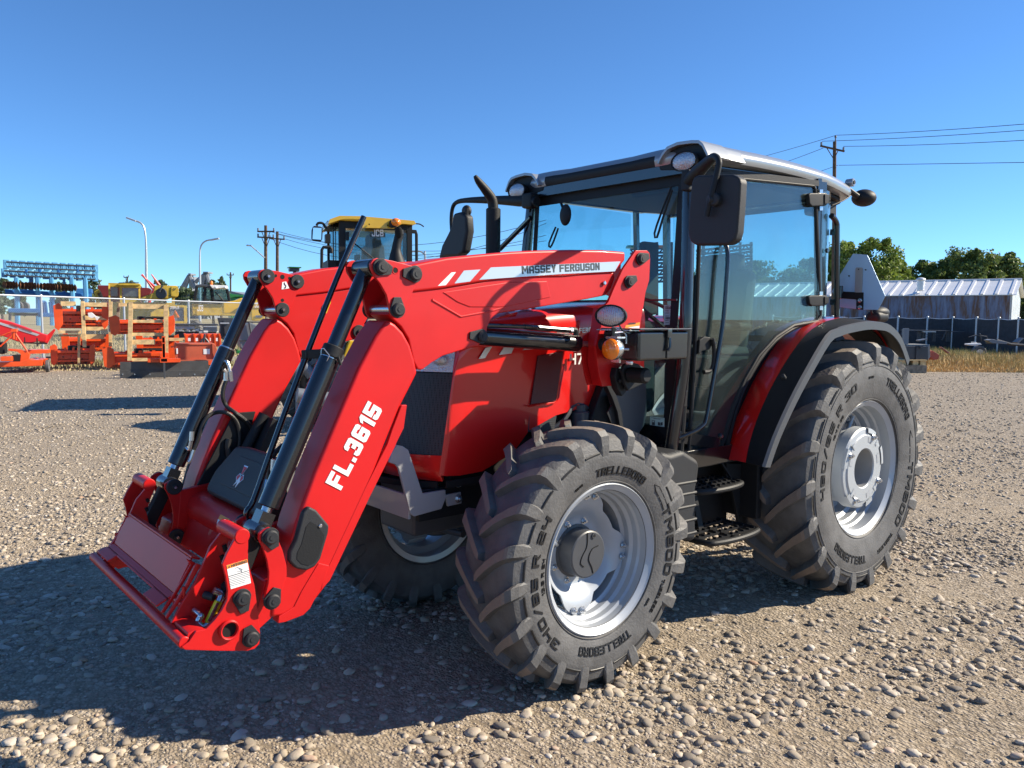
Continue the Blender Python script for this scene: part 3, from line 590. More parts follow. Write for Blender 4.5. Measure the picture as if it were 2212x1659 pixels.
    for p,t,mi in (((1405,668),(1440,750),0),((1420,1130),(1455,1040),0)):
        P=W('A',*p,('Y',.612)); T=W('A',*t,('Y',.612)); mb=MB(mir); cap(mb,P,T,.026); part('pin_cap',mb,CHAR)
        mb=MB(mir); mb.cyl((P.x,.60,P.z),(P.x,YI-.03,P.z),.017,20,1); mb.cyl((P.x,YI-.028,P.z),(P.x,YI-.042,P.z),.034,28,0,.003); mb.cyl((P.x,YI-.042,P.z),(P.x,YI-.05,P.z),.012,12,0,.001); mb.cyl((P.x,YI-.05,P.z),(P.x,YI-.053,P.z),.006,12,1); part('pin',mb,[CHAR,ZINC])
    # black tie link from rod end to carrier
    mb=MB(mir); D1=W('A',1200,1100,('Y',.59)); D1=V3((D1.x,Yc,D1.z)); mb.bar(Bq,D1,.045,.055,0,bev=.008); part('tie_link',mb,BLKM)
    return A,Bq,d,L
for s in (1,-1): AA=build_arm(s)
PA,PB,PD,PL=AA

# stickers on the inner face of the far arm
def farface(fr,pts,y,name,m_,mi=0):
    mb=MB(); mb.prism([V3((p.x,y+.001,p.z)) for p in WL(fr,pts,('Y',y))],(0,-.001,0),mi); return mb.build(name,m_,TR)
farface('B',[(762,640),(790,598),(805,552),(830,545),(835,600),(800,690),(775,708),(758,690)],-YI-.008,'sticker',YEL)
farface('B',[(438,437),(470,432),(495,488),(432,497)],-YI+.0165,'hook_label',WHITE)
mb=MB(); q=[W('B',x,y,('Y',-YI+.018)) for x,y in ((455,440),(458,455),(470,468),(465,485),(455,482))]; mb.tube(q,.0022,6); mb.build('hook_mark',DARK,TR)
for x,y,r in ((440,395,.011),(498,405,.007),(385,385,.007),(440,585,.008)):
    q=W('B',x,y,('Y',-YI+.0163)); mb=MB(); mb.cyl(q-V3((0,.0008,0)),q+V3((0,.0004,0)),r,18); mb.build('hole',HOLE,TR)

# ---- level indicator rod with clamp (on the left cylinder)
mb=MB(); RP=('Y',.40); pth=[W('d',x,y,RP) for x,y in ((786,468),(745,560),(700,670),(665,760),(625,865),(585,975),(548,1080))]+[W('A',x,y,RP) for x,y in ((1240,480),(1236,520),(1250,570),(1290,600))]
mb.tube(pth,[.011]*8+[.011]*3,12,0,sub=3); ROD=mb.build('level_rod', BLK, TR)
cp=PA+PD*PL*.335; mb=MB(); rp=W('d',668,766,RP); mb.bar(rp+V3((.02,-.01,0)),cp+V3((0,-.02,-.005)),.028,.034,0,bev=.004); mb.cyl(cp-PD*.022,cp+PD*.022,.040,24,0,.004); mb.box(rp,(.045,.04,.03),0,.005)
mb.tube([cp+V3((.042,.0,.012)),cp+V3((.043,.02,.015)),cp+V3((.030,.038,-.01)),cp+V3((.036,.030,-.03)),cp+V3((.045,0,-.02)),cp+V3((.042,0,.012))],.0022,6,1); mb.cyl(cp+V3((.0,.045,-.015)),cp+V3((-.01,.045,-.045)),.006,8,0); mb.build('rod_clamp', [BLKM,ZINC], TR)

# ---- lift cylinders, towers
TOW=[(1875,178),(1968,178),(1988,200),(1992,260),(1985,420),(1955,520),(1940,620),(1915,760),(1905,900),(1880,1060),(1750,1120),(1700,1200),(1690,1280),(1600,1290),(1575,1200),(1560,1100),(1545,960),(1565,880),(1590,800),(1610,640),(1650,600),(1700,480),(1770,330)]
for s in (1,-1):
    mir=s<0; mb=MB(mir); plate(mb,'C',TOW,YO+.022,YO+.006,0,.003); plate(mb,'C',TOW[6:18],.515,.503,0,.003,plane=YO+.022); mb.prism([(p.x,YI-.006,p.z) for p in WL('C',[(1875,178),(1968,178),(1992,260),(1985,420),(1940,560),(1720,480),(1770,330)],('Y',YO+.022))],(0,-.012,0),0,.002)
    a=W('C',1600,660,('Y',YO+.02)); b=W('C',1560,900,('Y',YO+.02)); c_=W('C',1590,1200,('Y',YO+.02))
    mb.prism([V3((p.x-.02,YO+.004,p.z)) for p in WL('C',[(1610,640),(1590,800),(1565,900),(1560,1100),(1600,1290),(1700,1290),(1700,1100),(1690,700)],('Y',YO+.02))],(0,.512-YO,0),0,.006)
    tw=mb.build('loader_tower', RED, TR)
    if s>0:
        for fr,p,t in (('C',(1908,248),(1975,225)),('C',(1812,435),(1875,405)),('C',(1600,945),(1680,915))):
            P=W(fr,*p,('Y',YO+.022)); T=W(fr,*t,('Y',YO+.022)); q=MB(); cap(q,P,T,.025); q.build('pin_cap', CHAR, TR)
        q=MB(); P=W('C',1612,445,('Y',YO-.008)); q.cyl(P,P+V3((0,.01,0)),.010,16,0,.003); q.build('bolt', ZINC, TR)
        q=MB(); plate(q,'C',[(1790,790),(1905,765),(1902,792),(1785,812)],YO+.0235,YO+.022,0,plane=YO+.022); plate(q,'C',[(1745,815),(1902,794),(1900,830),(1740,830)],YO+.0235,YO+.022,1,plane=YO+.022)
        p0=W('C',1812,786,('Y',YO+.022)); q.text('WARNING',.013,plp((p0.x,YO+.0238,p0.z),(-1,0,.06),(0,0,1),(0,1,0)),2,bold=.0004,extr=.0003); q.build('warning_label',[ORNG,WHITE,DARK],TR)
    # crossing under the engine to the chassis
    mb=MB(mir); mb.prism([(-.25,YI-.03,.95),(-.25,YI-.03,.62),(-.58,YI-.03,.62),(-.58,YI-.03,1.0),(-.50,YI-.03,1.32),(-.44,YI-.03,1.32)],(0,-.06,0),0,.01); mb.box((-.42,.26,.75),(.3,.24,.2),0,.01); mb.build('loader_bracket', BLKM, TR)
    P0=W('C',640,880,('Y',.57)); P1=W('C',1480,940,('Y',.57)); P2=W('C',1560,945,('Y',.57)); Y0=.503
    P0.y=P1.y=P2.y=Y0; d=(P1-P0).normalized()
    mb=MB(mir); mb.cyl(P0-d*.06,P1-d*.0,.040,32,0,.004); mb.cyl(P0+d*((P1-P0).length*.86),P0+d*((P1-P0).length*.865),.0408,32,0); lc=mb.build('lift_cylinder', BLK, TR)
    mb=MB(mir); mb.cyl(P1-d*.01,P2+d*.06,.018,20,0); mb.cyl(P2+d*.06-V3((0,.05,0)),P2+d*.06+V3((0,.05,0)),.03,20,1); mb.build('piston_rod',[ZINC,BLK],lc)
    mb=MB(mir); h0=W('C',640,790,('Y',.56)); h1=W('C',960,800,('Y',.56)); h2=W('C',1330,830,('Y',.56)); h3=W('C',1380,830,('Y',.56)); h4=W('C',1385,870,('Y',.56))
    mb.tube([h0,h1],.010,10,0); mb.tube([h1,h2],.012,10,0); mb.tube([h2,h3,h4],.013,10,1,sub=3); mb.cyl(h2,h2+(h3-h2)*.4,.015,6,2); mb.build('hydraulic_pipe',[BLK,BLKM,ZINC],lc)

# ---- cross tube with the black valve cover
mb=MB(); xt=W('A',1150,560,('Y',.18)); CT=V3((1.30,0,.79))
mb.cyl((CT.x,YI+.01,CT.z-.02),(CT.x,-YI-.01,CT.z-.02),.075,32)
for s in (1,-1): mb.prism([(CT.x-.09,s*YI,.64),(CT.x+.13,s*YI,.60),(CT.x+.10,s*YI,.86),(CT.x-.07,s*YI,.88)],(0,-s*.03,0),0,.006)
mb.box((CT.x+.075,0,.69),(.02,.80,.14),0,.004,Matrix.Rotation(R_(-20),3,'Y')); mb.build('cross_tube', RED, TR)
# ---- front guard
mb=MB(); G=('Y',.30)
mb.prism([V3((p.x,.31,p.z)) for p in WL('M',[(380,862),(395,800),(430,748),(465,755),(503,780),(520,830),(597,1065),(745,1040),(750,1090),(720,1165),(540,1215),(515,1195),(495,1110),(440,900),(420,875)],G)],(0,-.015,0),0,.003)
a=WL('M',[(748,1075),(850,1055),(855,1130),(765,1150)],G); mb.prism([V3((p.x,.305,p.z)) for p in a],(0,-.012,0),0,.002)
for x,y in ((833,1000),(832,1098)): q=W('M',x,y,G); hexnut(mb,(q.x,.306,q.z),(0,1,0),.013,.014,1)
a=W('M',540,1150,G); 
mb.prism([(a.x+.01,.30,a.z-.055),(a.x+.01,.30,a.z+.05),(a.x+.01,-.30,a.z+.05),(a.x+.01,-.30,a.z-.055)],(.014,0,0),0,.003)
mb.prism([V3((p.x,-.30,p.z)) for p in WL('M',[(430,748),(503,780),(597,1065),(745,1040),(720,1165),(515,1195)],G)],(0,.012,0),0,.003)
mb.build('front_guard', [GREY,ZINC], TR)
mb=MB(); mb.box((.30,.27,.80),(.62,.03,.14),0,.004); mb.cut(); mb.box((.30,-.27,.80),(.62,.03,.14),0,.004); mb.cut(); mb.bar((.1,.285,.84),(-.5,.285,.84),.02,.03); mb.build('front_frame', BLKM, TR)
# ---- valve cover with crest between the arms
mb=MB()
F0=V3((1.315,0,.865)); BK=V3((1.20,0,1.055)); up=(BK-F0).normalized(); nr=V3((up.z,0,-up.x))
def vc(y,t,h): return F0+V3((0,y,0))+up*t+nr*h
TL=(BK-F0).length
o1=[(-.29,.02),(-.27,-.01),(.27,-.01),(.29,.02),(.295,.09),(.22,TL),(.10,TL+.012),(-.10,TL+.012),(-.22,TL),(-.295,.09)]
mb.prism([vc(y,t,-.13) for y,t in o1], nr*.15,0,.022,seg=3)
mb.prism([vc(y,t,.0) for y,t in ((-.17,.045),(.17,.045),(.135,.185),(-.135,.185))], nr*.024,0,.006)
mb.cyl(vc(-.09,-.012,-.045),vc(-.09,-.020,-.045),.009,12,1); vcov=mb.build('valve_cover',[CHAR,ZINC],TR)
mb=MB(); c=(-.01,.105)
def em(pts,h,mi): mb.prism([vc(c[0]+y*.6,c[1]+t*.62,.0235) for y,t in pts], nr*h,mi)
em([(-.030,.078),(.038,.078),(.012,.014),(-.004,.014)],.0025,0); em([(-.022,.070),(.030,.070),(.008,.018),(-.001,.018)],.0035,1)
em([(-.058,-.010),(-.024,.020),(.004,.004),(-.020,-.040)],.0025,0); em([(-.050,-.010),(-.024,.012),(-.004,.002),(-.022,-.030)],.0035,1)
em([(.012,.004),(.040,.020),(.066,-.012),(.030,-.040)],.0025,0); em([(.018,.002),(.040,.012),(.056,-.012),(.031,-.030)],.0035,1)
em([(-.020,-.036),(-.036,-.072),(-.002,-.040),(.004,.0)],.0025,2); em([(.030,-.036),(.008,-.078),(.0,-.030),(.006,.0)],.0025,2)
mb.build('crest',[DSILV,RED,WHITE],vcov)
mb=MB(); mb.prism([(1.17,-YI+.0,.80),(1.36,-YI,.80),(1.15,-YI,1.18),(1.05,-YI,1.18)],(0,.015,0),0,.003); mb.prism([(1.17,-YI+.0,.80),(1.20,-YI,.80),(1.02,-YI,1.16),(.98,-YI,1.14)],(0,.14,0),0,.003); mb.tube([(1.13,-.36,1.0),(1.03,-.36,1.17)],.025,14); mb.build('hose_guard',BLKM,TR)
HY=('Y',-.40)
mb=MB(); mb.tube([W('N',x,y,('Y',-.44)) for x,y in ((602,205),(580,270),(575,340),(605,410))]+[W('N',x,y,HY) for x,y in ((680,470),(760,530),(815,600),(840,680),(830,770))],.0095,10,0,sub=4)
mb.cut(); mb.tube([W('N',x,y,('Y',-.46)) for x,y in ((335,775),(370,690),(400,590),(440,510),(520,465))]+[W('N',x,y,HY) for x,y in ((610,470),(680,530),(710,620),(712,720),(690,790))],.0095,10,0,sub=4)
mb.cut(); mb.tube([W('N',x,y,('Y',-.40)) for x,y in ((625,680),(615,740),(625,820))],.013,10,0,sub=3)
mb.cut(); mb.tube([W('N',x,y,('Y',.36)) for x,y in ((950,1020),(960,900),(1000,800),(1060,740),(1120,700))],.0095,10,0,sub=4)
for x,y in ((700,600),): pass
mb.build('hydraulic_hose',HOSE,TR)
mb=MB(); a,b=W('N',600,110,('Y',-.44)),W('N',600,205,('Y',-.44)); mb.tube([a+V3((.01,0,.0)),a+V3((0,0,-.015)),b],[.009,.010,.011],8,0); mb.cut(); a,b=W('N',290,870,('Y',-.46)),W('N',335,770,('Y',-.46)); mb.tube([a,a+V3((-.01,0,.01)),b],[.010,.009,.011],8,0,sub=2); mb.cut(); a,b=W('N',925,1120,('Y',.40)),W('N',945,1020,('Y',.38)); mb.tube([a,b],.011,8,0); mb.build('hose_fitting',ZINC,TR)
# label pair on cross tube
mb=MB()
for yy in (.02,.15):
    for k,(a0,a1,mi) in enumerate(((32,48,0),(16,32,1))):
        mb.lathe([(.0762,-.05+yy),(.0762,.05+yy)],(CT.x,0,CT.z-.02),'Y',6,mi,R_(a0-8),R_(a1-8))
    mb.cut()
mb.build('warning_label',[ORNG,WHITE],TR)

# ---- attachment carrier
PO=.60
def cplate(mb,pts,y1,y0,plane=None,mi=0,bev=.003): plate(mb,'A',pts,y1,y0,mi,bev,plane=plane if plane is not None else y1)
OUT=[(1165,668),(1180,640),(1215,635),(1250,655),(1250,760),(1248,850),(1268,930),(1295,1020),(1325,1250),(1338,1390),(1330,1450),(1295,1485),(1240,1500),(1050,1500),(790,1492),(765,1470),(820,1430),(870,1355),(940,1342),(1010,1270),(1060,1200),(1095,1130),(1100,1060),(1085,960),(1060,870),(1095,790),(1145,700)]
INN=[(1052,640),(1060,600),(1090,585),(1125,600),(1135,640),(1110,700),(1085,770),(1062,850),(1085,960),(1100,1060),(1085,1180),(1010,1260),(940,1345),(870,1356),(820,1375),(760,1340),(690,1300),(770,1150),(860,1010),(930,850),(975,740),(1015,690)]
for s in (1,-1):
    mir=s<0; mb=MB(mir); cplate(mb,OUT,PO,PO-.014); cplate(mb,INN,.452,.438)
    h0=W('A',1205,668,('Y',PO)); mb.cyl((h0.x,PO+.002,h0.z),(h0.x,.43,h0.z),.026,28,0,.003)
    cplate(mb,[(880,868),(915,880),(905,900),(830,1030),(745,1170),(672,1275),(655,1262),(725,1150),(800,1030),(860,900)],.432,.420,plane=.44)
    cplate(mb,[(800,830),(870,860),(850,890),(775,1020),(700,1140),(640,1225),(615,1222),(690,1110),(760,1000),(830,870)],.400,.390,plane=.40)
    # lower web between plates, cross pieces
    cplate(mb,[(820,1380),(870,1355),(945,1342),(960,1400),(900,1480),(800,1480)],PO-.012,.45,plane=PO)
    q=W('A',1105,1342,('Y',PO)); mb.lathe([(.026,.03),(.030,.032),(.034,.028),(.034,-.15),(.026,-.15),(.026,.03)],(q.x,PO-.028+.012,q.z),'Y',28)
    mb.cyl((q.x,PO-.001,q.z),(q.x,PO+.0012,q.z),.0262,24,1)
    cr=mb.build('carrier_bracket',[RED,HOLE],TR)
    mb=MB(mir)
    for p,t in (((1200,1112),(1218,1215)),((1265,1402),(1240,1320))):
        P=W('A',*p,('Y',PO)); T=W('A',*t,('Y',PO)); m2=MB(mir); cap(m2,P,T,.026); m2.build('pin_cap',CHAR,TR)
        m2=MB(mir); m2.cyl((P.x,PO-.01,P.z),(P.x,YI-.03,P.z),.017,16,0); m2.cyl((P.x,.438,P.z),(P.x,.425,P.z),.034,24,0,.003); m2.cyl((P.x,.425,P.z),(P.x,.417,P.z),.012,12,0); m2.build('pin',CHAR,TR)
    # slots: dark slot shapes proud of the inner plate
    m2=MB(mir)
    for x,y in ((1080,750),(1062,825)):
        q=W('A',x,y,('Y',.452)); m2.tube([(q.x-.002,.4535,q.z-.012),(q.x+.004,.4535,q.z+.012)],.008,10,0); m2.cut()
    for x,y in ((520,405),(513,470)):
        q=W('A',x,y,('Y',-.438)); m2.tube([(q.x-.002,.4375,q.z-.008),(q.x+.004,.4375,q.z+.008)],.007,10,0); m2.cut()
    m2.build('slot',HOLE,cr)
    # lower arm foot behind the carrier
    mb=MB(mir); cplate(mb,[(1380,1000),(1440,960),(1540,950),(1600,960),(1640,1000),(1560,1130),(1470,1230),(1340,1350),(1300,1360),(1300,1300),(1340,1150)],YO-.012,YI+.012,plane=YO,bev=.006); mb.build('arm_foot',RED,TR)
mb=MB(); P=W('A',785,1440,('Y',.59)); Q=W('A',118,822,('Y',-.59)); mb.cyl((P.x,.592,P.z),(P.x,-.592,P.z),.0195,24,0,.003)
a=W('A',868,852,('Y',.44)); b=W('A',745,1110,('Y',.44)); c=W('A',610,1200,('Y',.44)); th=.008
def strip(p,q,y0,y1): 
    d=(q-p).normalized(); n=V3((d.z,0,-d.x))*th
    mb.prism([(p.x,y0,p.z),(q.x,y0,q.z),(q.x+n.x,y0,q.z+n.z),(p.x+n.x,y0,p.z+n.z)],(0,y1-y0,0),0,.0025)
strip(a,b,-.39,.39); m_=b+(c-b)*.35; strip(b,m_,-.39,.39); strip(m_,c,.24,.39); strip(m_,c,-.39,-.24); strip(m_+(c-b)*.0,m_+(c-b)*.12,-.39,.39)
d=(b-a).normalized(); strip(a,a+V3((-.03,0,-.012)),-.39,.39)
for y in (.43,-.43): mb.cyl((b.x-.02,y,b.z+.03),(b.x-.02,y,b.z-.02),.006,8,0)
mb.cyl((P.x-.09,-.44,P.z+.02),(P.x-.09,.44,P.z+.02),.016,16,0)
mb.build('carrier_crossbar',RED,TR)
# handle
hp_=('Y',.50); mb=MB(); q=[W('A',x,y,hp_) for x,y in ((900,1290),(950,1310),(1020,1150),(1045,1090),(1000,1065))]
mb.tube([W('A',930,1090,('Y',.46)),W('A',1000,1110,('Y',.49))],.013,14,0); mb.tube([W('A',855,1200,('Y',.46)),W('A',905,1240,('Y',.50))],.009,12,2); mb.ball(W('A',905,1245,('Y',.50)),(.012,.012,.012),2,12)
mb.tube([W('A',1000,1060,('Y',.50)),W('A',1055,1085,('Y',.505)),W('A',1038,1140,('Y',.51))],.0125,12,2,sub=4)
mb.bar(W('A',1035,1135,('Y',.51)),W('A',955,1300,('Y',.51)),.020,.024,1,bev=.005); mb.bar(W('A',1030,1150,('Y',.523)),W('A',962,1285,('Y',.523)),.004,.008,2)
mb.tube([W('A',965,1290,('Y',.51)),W('A',925,1325,('Y',.51)),W('A',885,1290,('Y',.50)),W('A',905,1245,('Y',.50))],.011,12,2,sub=4)
mb.build('latch_handle',[CHAR,YEL,ZINC],TR)
# warning label on the carrier
mb=MB()
def quad(c0,c1,c2,c3,mi,h): 
    mb.prism([V3((p.x,PO+h,p.z)) for p in WL('A',[c0,c1,c2,c3],('Y',PO))],(0,-.0004,0),mi)
quad((1090,878),(1240,832),(1268,1005),(1122,1050),1,.0008); quad((1091,878),(1240,832),(1244,857),(1096,904),0,.0012)
for k in range(7):
    y0=(958+k*11.5); quad((1106+k*1.6,y0),(1252+k*2.4-(40 if k>3 else 0),y0-44+(12 if k>3 else 0)),(1252+k*2.4-(40 if k>3 else 0),y0-41+(12 if k>3 else 0)),(1106+k*1.6,y0+3),2,.0012)
for q in ((1108,955,1256,911),(1116,1003,1262,960)): quad((q[0],q[1]),(q[2],q[3]),(q[2],q[3]+2),(q[0],q[1]+2),2,.0014)
mb.tube([W('A',x,y,('Y',PO+.001)) for x,y in ((1150,905),(1170,890),(1185,900),(1195,920),(1165,925))],.0008,4,2); mb.tube([W('A',x,y,('Y',PO+.001)) for x,y in ((1185,900),(1205,905),(1200,925))],.0012,4,2)
quad((1100,897),(1108,876),(1118,892),(1100,897),2,.0015)
a=W('A',1125,891,('Y',PO)); b=W('A',1240,856,('Y',PO)); u=(b-a).normalized(); up_=V3((0,0,1))-u*u.z; up_.normalize()
k=len(mb.v); mb.text('WARNING',.014,lambda x,y,h:V3((a.x+u.x*x+up_.x*y,PO+.0014+h,a.z+u.z*x+up_.z*y)),2,bold=.0004,extr=.0002); f=(b-a).length/max((V3(v)-a).dot(u) for v in mb.v[k:]); mb.v[k:]=[tuple(V3(v)+u*((V3(v)-a).dot(u)*(f-1))) for v in mb.v[k:]]
mb.build('warning_label',[ORNG,WHITE,DARK],TR)

# ---- cab
SPn=V3((.69-.60,1.05,0)).normalized(); SP=(V3((-.8,.60,1.2)),SPn)          # door side
FPn=V3((1.30,0,.08)).normalized(); FP=(V3((-.80,0,2.35)),FPn)               # windscreen
def onSP(mb,fr,pts,h0,h1,mi=0,bev=0,mirror=False): mb.prism([p+SPn*h0 for p in WL(fr,pts,SP)],SPn*(h1-h0),mi,bev)
cabm=MB()
for s in (1,-1):
    m2=MB(s<0)
    # front pillar, from the roof down to the sill
    top=W('d',1487,392,FP); mid=W('d',1483,640,FP); bot=W('d',1447,985,FP); m2.tube([top,mid,V3((mid.x+.005,mid.y-.005,1.4)),bot],[.030,.032,.034,.034],16,0,sub=3)
    # rear pillar and the curved rear corner
    rp=W('d',1766,405,SP); rb=W('d',1772,690,SP); m2.bar(rp+V3((0,0,.05)),rb+V3((0,0,-.3)),.03,.035,0)
    m2.bar(V3((-2.10,.60,2.42)),V3((-2.14,.60,1.5)),.04,.04,0)
    m2.bar(V3((-.80,.60,2.375)),V3((-1.95,.685,2.40)),.045,.05,0); m2.bar(V3((-1.87,.68,2.40)),V3((-2.12,.60,2.40)),.04,.05,0)
    m2.bar(V3((-.72,.57,1.03)),V3((-1.05,.62,.965)),.06,.06,0); m2.box((-1.3,.5,.90),(1.2,.30,.10),0,.01)
    cabm.v+=[]; k=len(cabm.v); cabm.add(m2.v,m2.f,0)
cabm.bar((-.785,-.6,2.38),(-.785,.6,2.38),.05,.06,0); cabm.bar((-2.12,-.6,2.38),(-2.12,.6,2.38),.04,.06,0); cabm.bar((-.73,-.58,1.02),(-.73,.58,1.02),.04,.10,0); cabm.box((-1.4,0,.95),(1.4,1.1,.06),0,.01)
cabm.bar((-2.16,-.5,1.5),(-2.16,.5,1.5),.04,.04,0)
cabm.bar((-.752,-.58,1.72),(-.752,.58,1.72),.006,.010,0)
cab=cabm.build('cab_frame',BLK,TR)
# windscreen
mb=MB(); mb.prism([(-.802+.0,y,z) for y,z in ((-.50,2.36),(.57,2.36),(.575,1.73),(-.575,1.73))][:0]+[V3((FP[0].x-(z-2.35)*(.08/1.30)-.012,y,z)) for y,z in ((-.555,2.365),(.575,2.365),(.59,1.04),(-.575,1.04))],(.005,0,0),0); mb.build('windscreen',GLASSF,cab)
mb=MB()
for a,b in (((1395,470),(1420,515)),): pass
w0=W('D',330,490,FP)+V3((.03,0,0)); mb.tube([w0,W('D',235,720,FP)+V3((.025,0,0)),W('D',180,870,FP)+V3((.02,0,0)),W('D',200,905,FP)+V3((.02,0,0)),W('D',250,760,FP)+V3((.025,0,0)),W('D',335,520,FP)+V3((.03,0,0))],.006,6,0,sub=2)
mb.cut(); mb.tube([W('C',1240,-10,FP)+V3((.02,0,0)),W('C',1185,120,FP)+V3((.02,0,0)),W('C',1195,155,FP)+V3((.02,0,0)),W('C',1225,100,FP)+V3((.02,0,0)),W('C',1260,0,FP)+V3((.02,0,0))],.006,6,0,sub=2)
mb.build('wiper',BLKM,cab)
# black border round the windscreen, small mirror by its upper corner
mb=MB(); fx=lambda z: FP[0].x-(z-2.35)*(.08/1.30)-.005
for (y0,y1,z0,z1) in ((-.56,.58,2.30,2.37),(-.56,-.525,1.04,2.30),(.535,.585,1.04,2.30)): mb.prism([V3((fx(z),y,z)) for y,z in ((y0,z0),(y1,z0),(y1,z1),(y0,z1))],(.003,0,0),0)
mb.build('glass_border',BLKM,cab)
mb=MB(); q=W('d',1235,466,FP)+V3((.05,0,0)); mb.ball(q,(.018,.045,.062),0,20); mb.tube([q,W('d',1215,440,FP)+V3((.01,0,0))],.008,8); mb.build('small_mirror',BLKM,cab)
# door: black frame, glass, hinges, handle, grab rail
DG=[(1512,378),(1752,402),(1757,410),(1768,680),(1760,694),(1710,703),(1672,728),(1635,768),(1605,820),(1580,880),(1563,940),(1553,968),(1483,975),(1490,880),(1500,700),(1505,560)]
mb=MB(); onSP(mb,'d',DG,.006,.011); dr=mb.build('door_glass',GLASS,cab)
mb=MB(); P=[p+SPn*.012 for p in WL('d',DG,SP)]; P.append(P[0]); mb.tube(P,.011,8,0,caps=False)
Pq=[p-SPn*.004 for p in WL('d',[(1497,385),(1490,640),(1485,760),(1470,975),(1556,978)],SP)]; mb.tube(Pq,.020,10,0); 
mb.tube([p+SPn*.0 for p in WL('d',[(1780,700),(1735,700),(1690,722),(1655,755),(1622,805),(1597,860),(1578,925),(1567,985)],SP)],.016,8,0,sub=2)
onSP(mb,'d',[(1498,358),(1762,391),(1762,403),(1500,380)],.004,.022)
mb.build('door_frame',BLKM,dr)
for y0,y1 in ((545,655),(1375,1465)):
    mb=MB(); onSP(mb,'D',[(1372,y0+10),(1390,y0),(1520,y0),(1532,y0+20),(1530,y1-20),(1510,y1-5),(1400,y1),(1380,y1-20)],.012,.040,0,.008); onSP(mb,'D',[(1480,y0-30),(1505,y0-30),(1505,y1+30),(1480,y1+30)],.0,.025,1); onSP(mb,'D',[(1495,y0+12),(1528,y0+14),(1526,y1-25),(1495,y1-20)],.040,.046,0,.002); mb.build('hinge',[BLKM,ZINC],dr)
mb=MB(); mb.tube([p+SPn*h for p,h in zip(WL('E',[(1320,-110),(1318,0),(1300,250),(1270,600),(1200,1000),(1140,1330),(1100,1400),(1040,1450),(970,1500)],SP),[.02,.05,.055,.055,.055,.055,.055,.04,.01])],.0125,12,0,sub=3); mb.build('grab_rail',BLK,cab)
mb=MB(); onSP(mb,'E',[(1110,700),(1150,672),(1200,680),(1240,710),(1240,745),(1205,750),(1190,780),(1130,790),(1100,820)],.012,.035,0,.006); mb.tube([p+SPn*.045 for p in WL('E',[(1200,690),(1215,780),(1205,900),(1180,950),(1130,960)],SP)],[.012,.011,.010,.010,.012],10,0,sub=3); q=W('E',1222,728,SP); mb.cyl(q+SPn*.03,q+SPn*.046,.010,14,1); mb.build('door_handle',[BLKM,ZINC],dr)
mb=MB(); q=W('F',550,857,SP); mb.cyl(q,q+SPn*.02,.016,16,0,.002); mb.cyl(q+SPn*.02,q+SPn*.023,.008,12,1); mb.build('bolt',[BLK,ZINC],cab)
mb=MB(); onSP(mb,'E',[(950,1110),(1012,1112),(1010,1245),(948,1245)],.02,.035,0,.004); mb.build('striker_plate',BLK,cab)
# rear quarter glass (curved corner), rear window, right side glass
mb=MB(); rows=[]
for z in (2.385,2.1,1.8,1.52): rows.append([(-1.90,.690,z),(-1.99,.690,z),(-2.06,.672,z),(-2.115,.63,z),(-2.13,.59,z)])
mb.sheet(rows,0,.005); mb.build('quarter_glass',GLASS,cab)
mb=MB(); mb.tube([(-1.895,.702,2.36),(-1.90,.702,1.9),(-1.90,.702,1.6),(-1.93,.702,1.54),(-2.0,.70,1.52)],.010,8,0,sub=3); q=W('D',1560,1010,('Y',.695)); mb.cyl(q,q+V3((0,.015,0)),.014,16,0,.003); mb.build('glass_seal',BLK,cab)
mb=MB(); mb.prism([(-2.13,-.56,2.35),(-2.13,.56,2.35),(-2.15,.56,1.52),(-2.15,-.56,1.52)],(.004,0,0)); mb.build('rear_window',GLASSF,cab)
mb=MB(True); mb.prism([(-.83,.61,2.35),(-1.82,.69,2.36),(-1.84,.69,1.55),(-1.45,.66,1.35),(-1.1,.63,.98),(-.78,.60,1.05)],(0,.004,0)); mb.build('door_glass',GLASSF,cab)
# interior
mb=MB(); mb.box((-1.72,.0,1.40),(.45,.48,.12),0,.04); mb.box((-1.93,0,1.68),(.12,.46,.52),0,.05,Matrix.Rotation(R_(-10),3,'Y')); mb.box((-1.97,0,1.98),(.09,.28,.14),0,.03); mb.box((-1.72,0,1.20),(.32,.32,.3),0,.03); 
for s in (1,-1): mb.box((-1.68,s*.28,1.58),(.34,.06,.05),0,.02)
mb.build('seat',SEAT,cab)
mb=MB(); mb.lathe([(.19+.012*math.cos(a),.012*math.sin(a)) for a in [k*math.pi/4 for k in range(9)]],(0,0,0),'Z',32); mb.bar((-.19,0,0),(.19,0,0),.03,.012); mb.bar((0,0,0),(0,-.19,0),.03,.012); mb.cyl((0,0,0),(0,0,-.35),.025,14)
Mr=Matrix.Translation((-1.20,0,1.66))@Matrix.Rotation(R_(-28),4,'Y'); mb.v=[tuple(Mr@V3(v)) for v in mb.v]; mb.build('steering_wheel',SEAT,cab)
mb=MB(); mb.box((-.95,0,1.35),(.28,.40,.55),0,.06); mb.box((-1.55,-.45,1.45),(.7,.18,.14),0,.04); mb.tube([(-1.5,-.42,1.5),(-1.46,-.42,1.72)],.012,8); mb.ball((-1.46,-.42,1.74),(.025,.02,.035)); mb.box((-1.7,-.50,2.0),(.09,.07,.14),0,.01); mb.tube([(-1.7,-.5,1.5),(-1.7,-.5,2.0)],.012,8); mb.box((-1.55,.42,1.33),(.8,.16,.18),0,.04); mb.box((-1.8,-.50,1.9),(.16,.06,.5),0,.02)
mb.build('console',SEAT,cab)
mb=MB(); mb.box((-1.45,0,2.385),(1.25,1.12,.05),0,.02); mb.box((-1.0,.3,2.33),(.3,.3,.10),0,.03); mb.build('headliner',SEAT,cab)
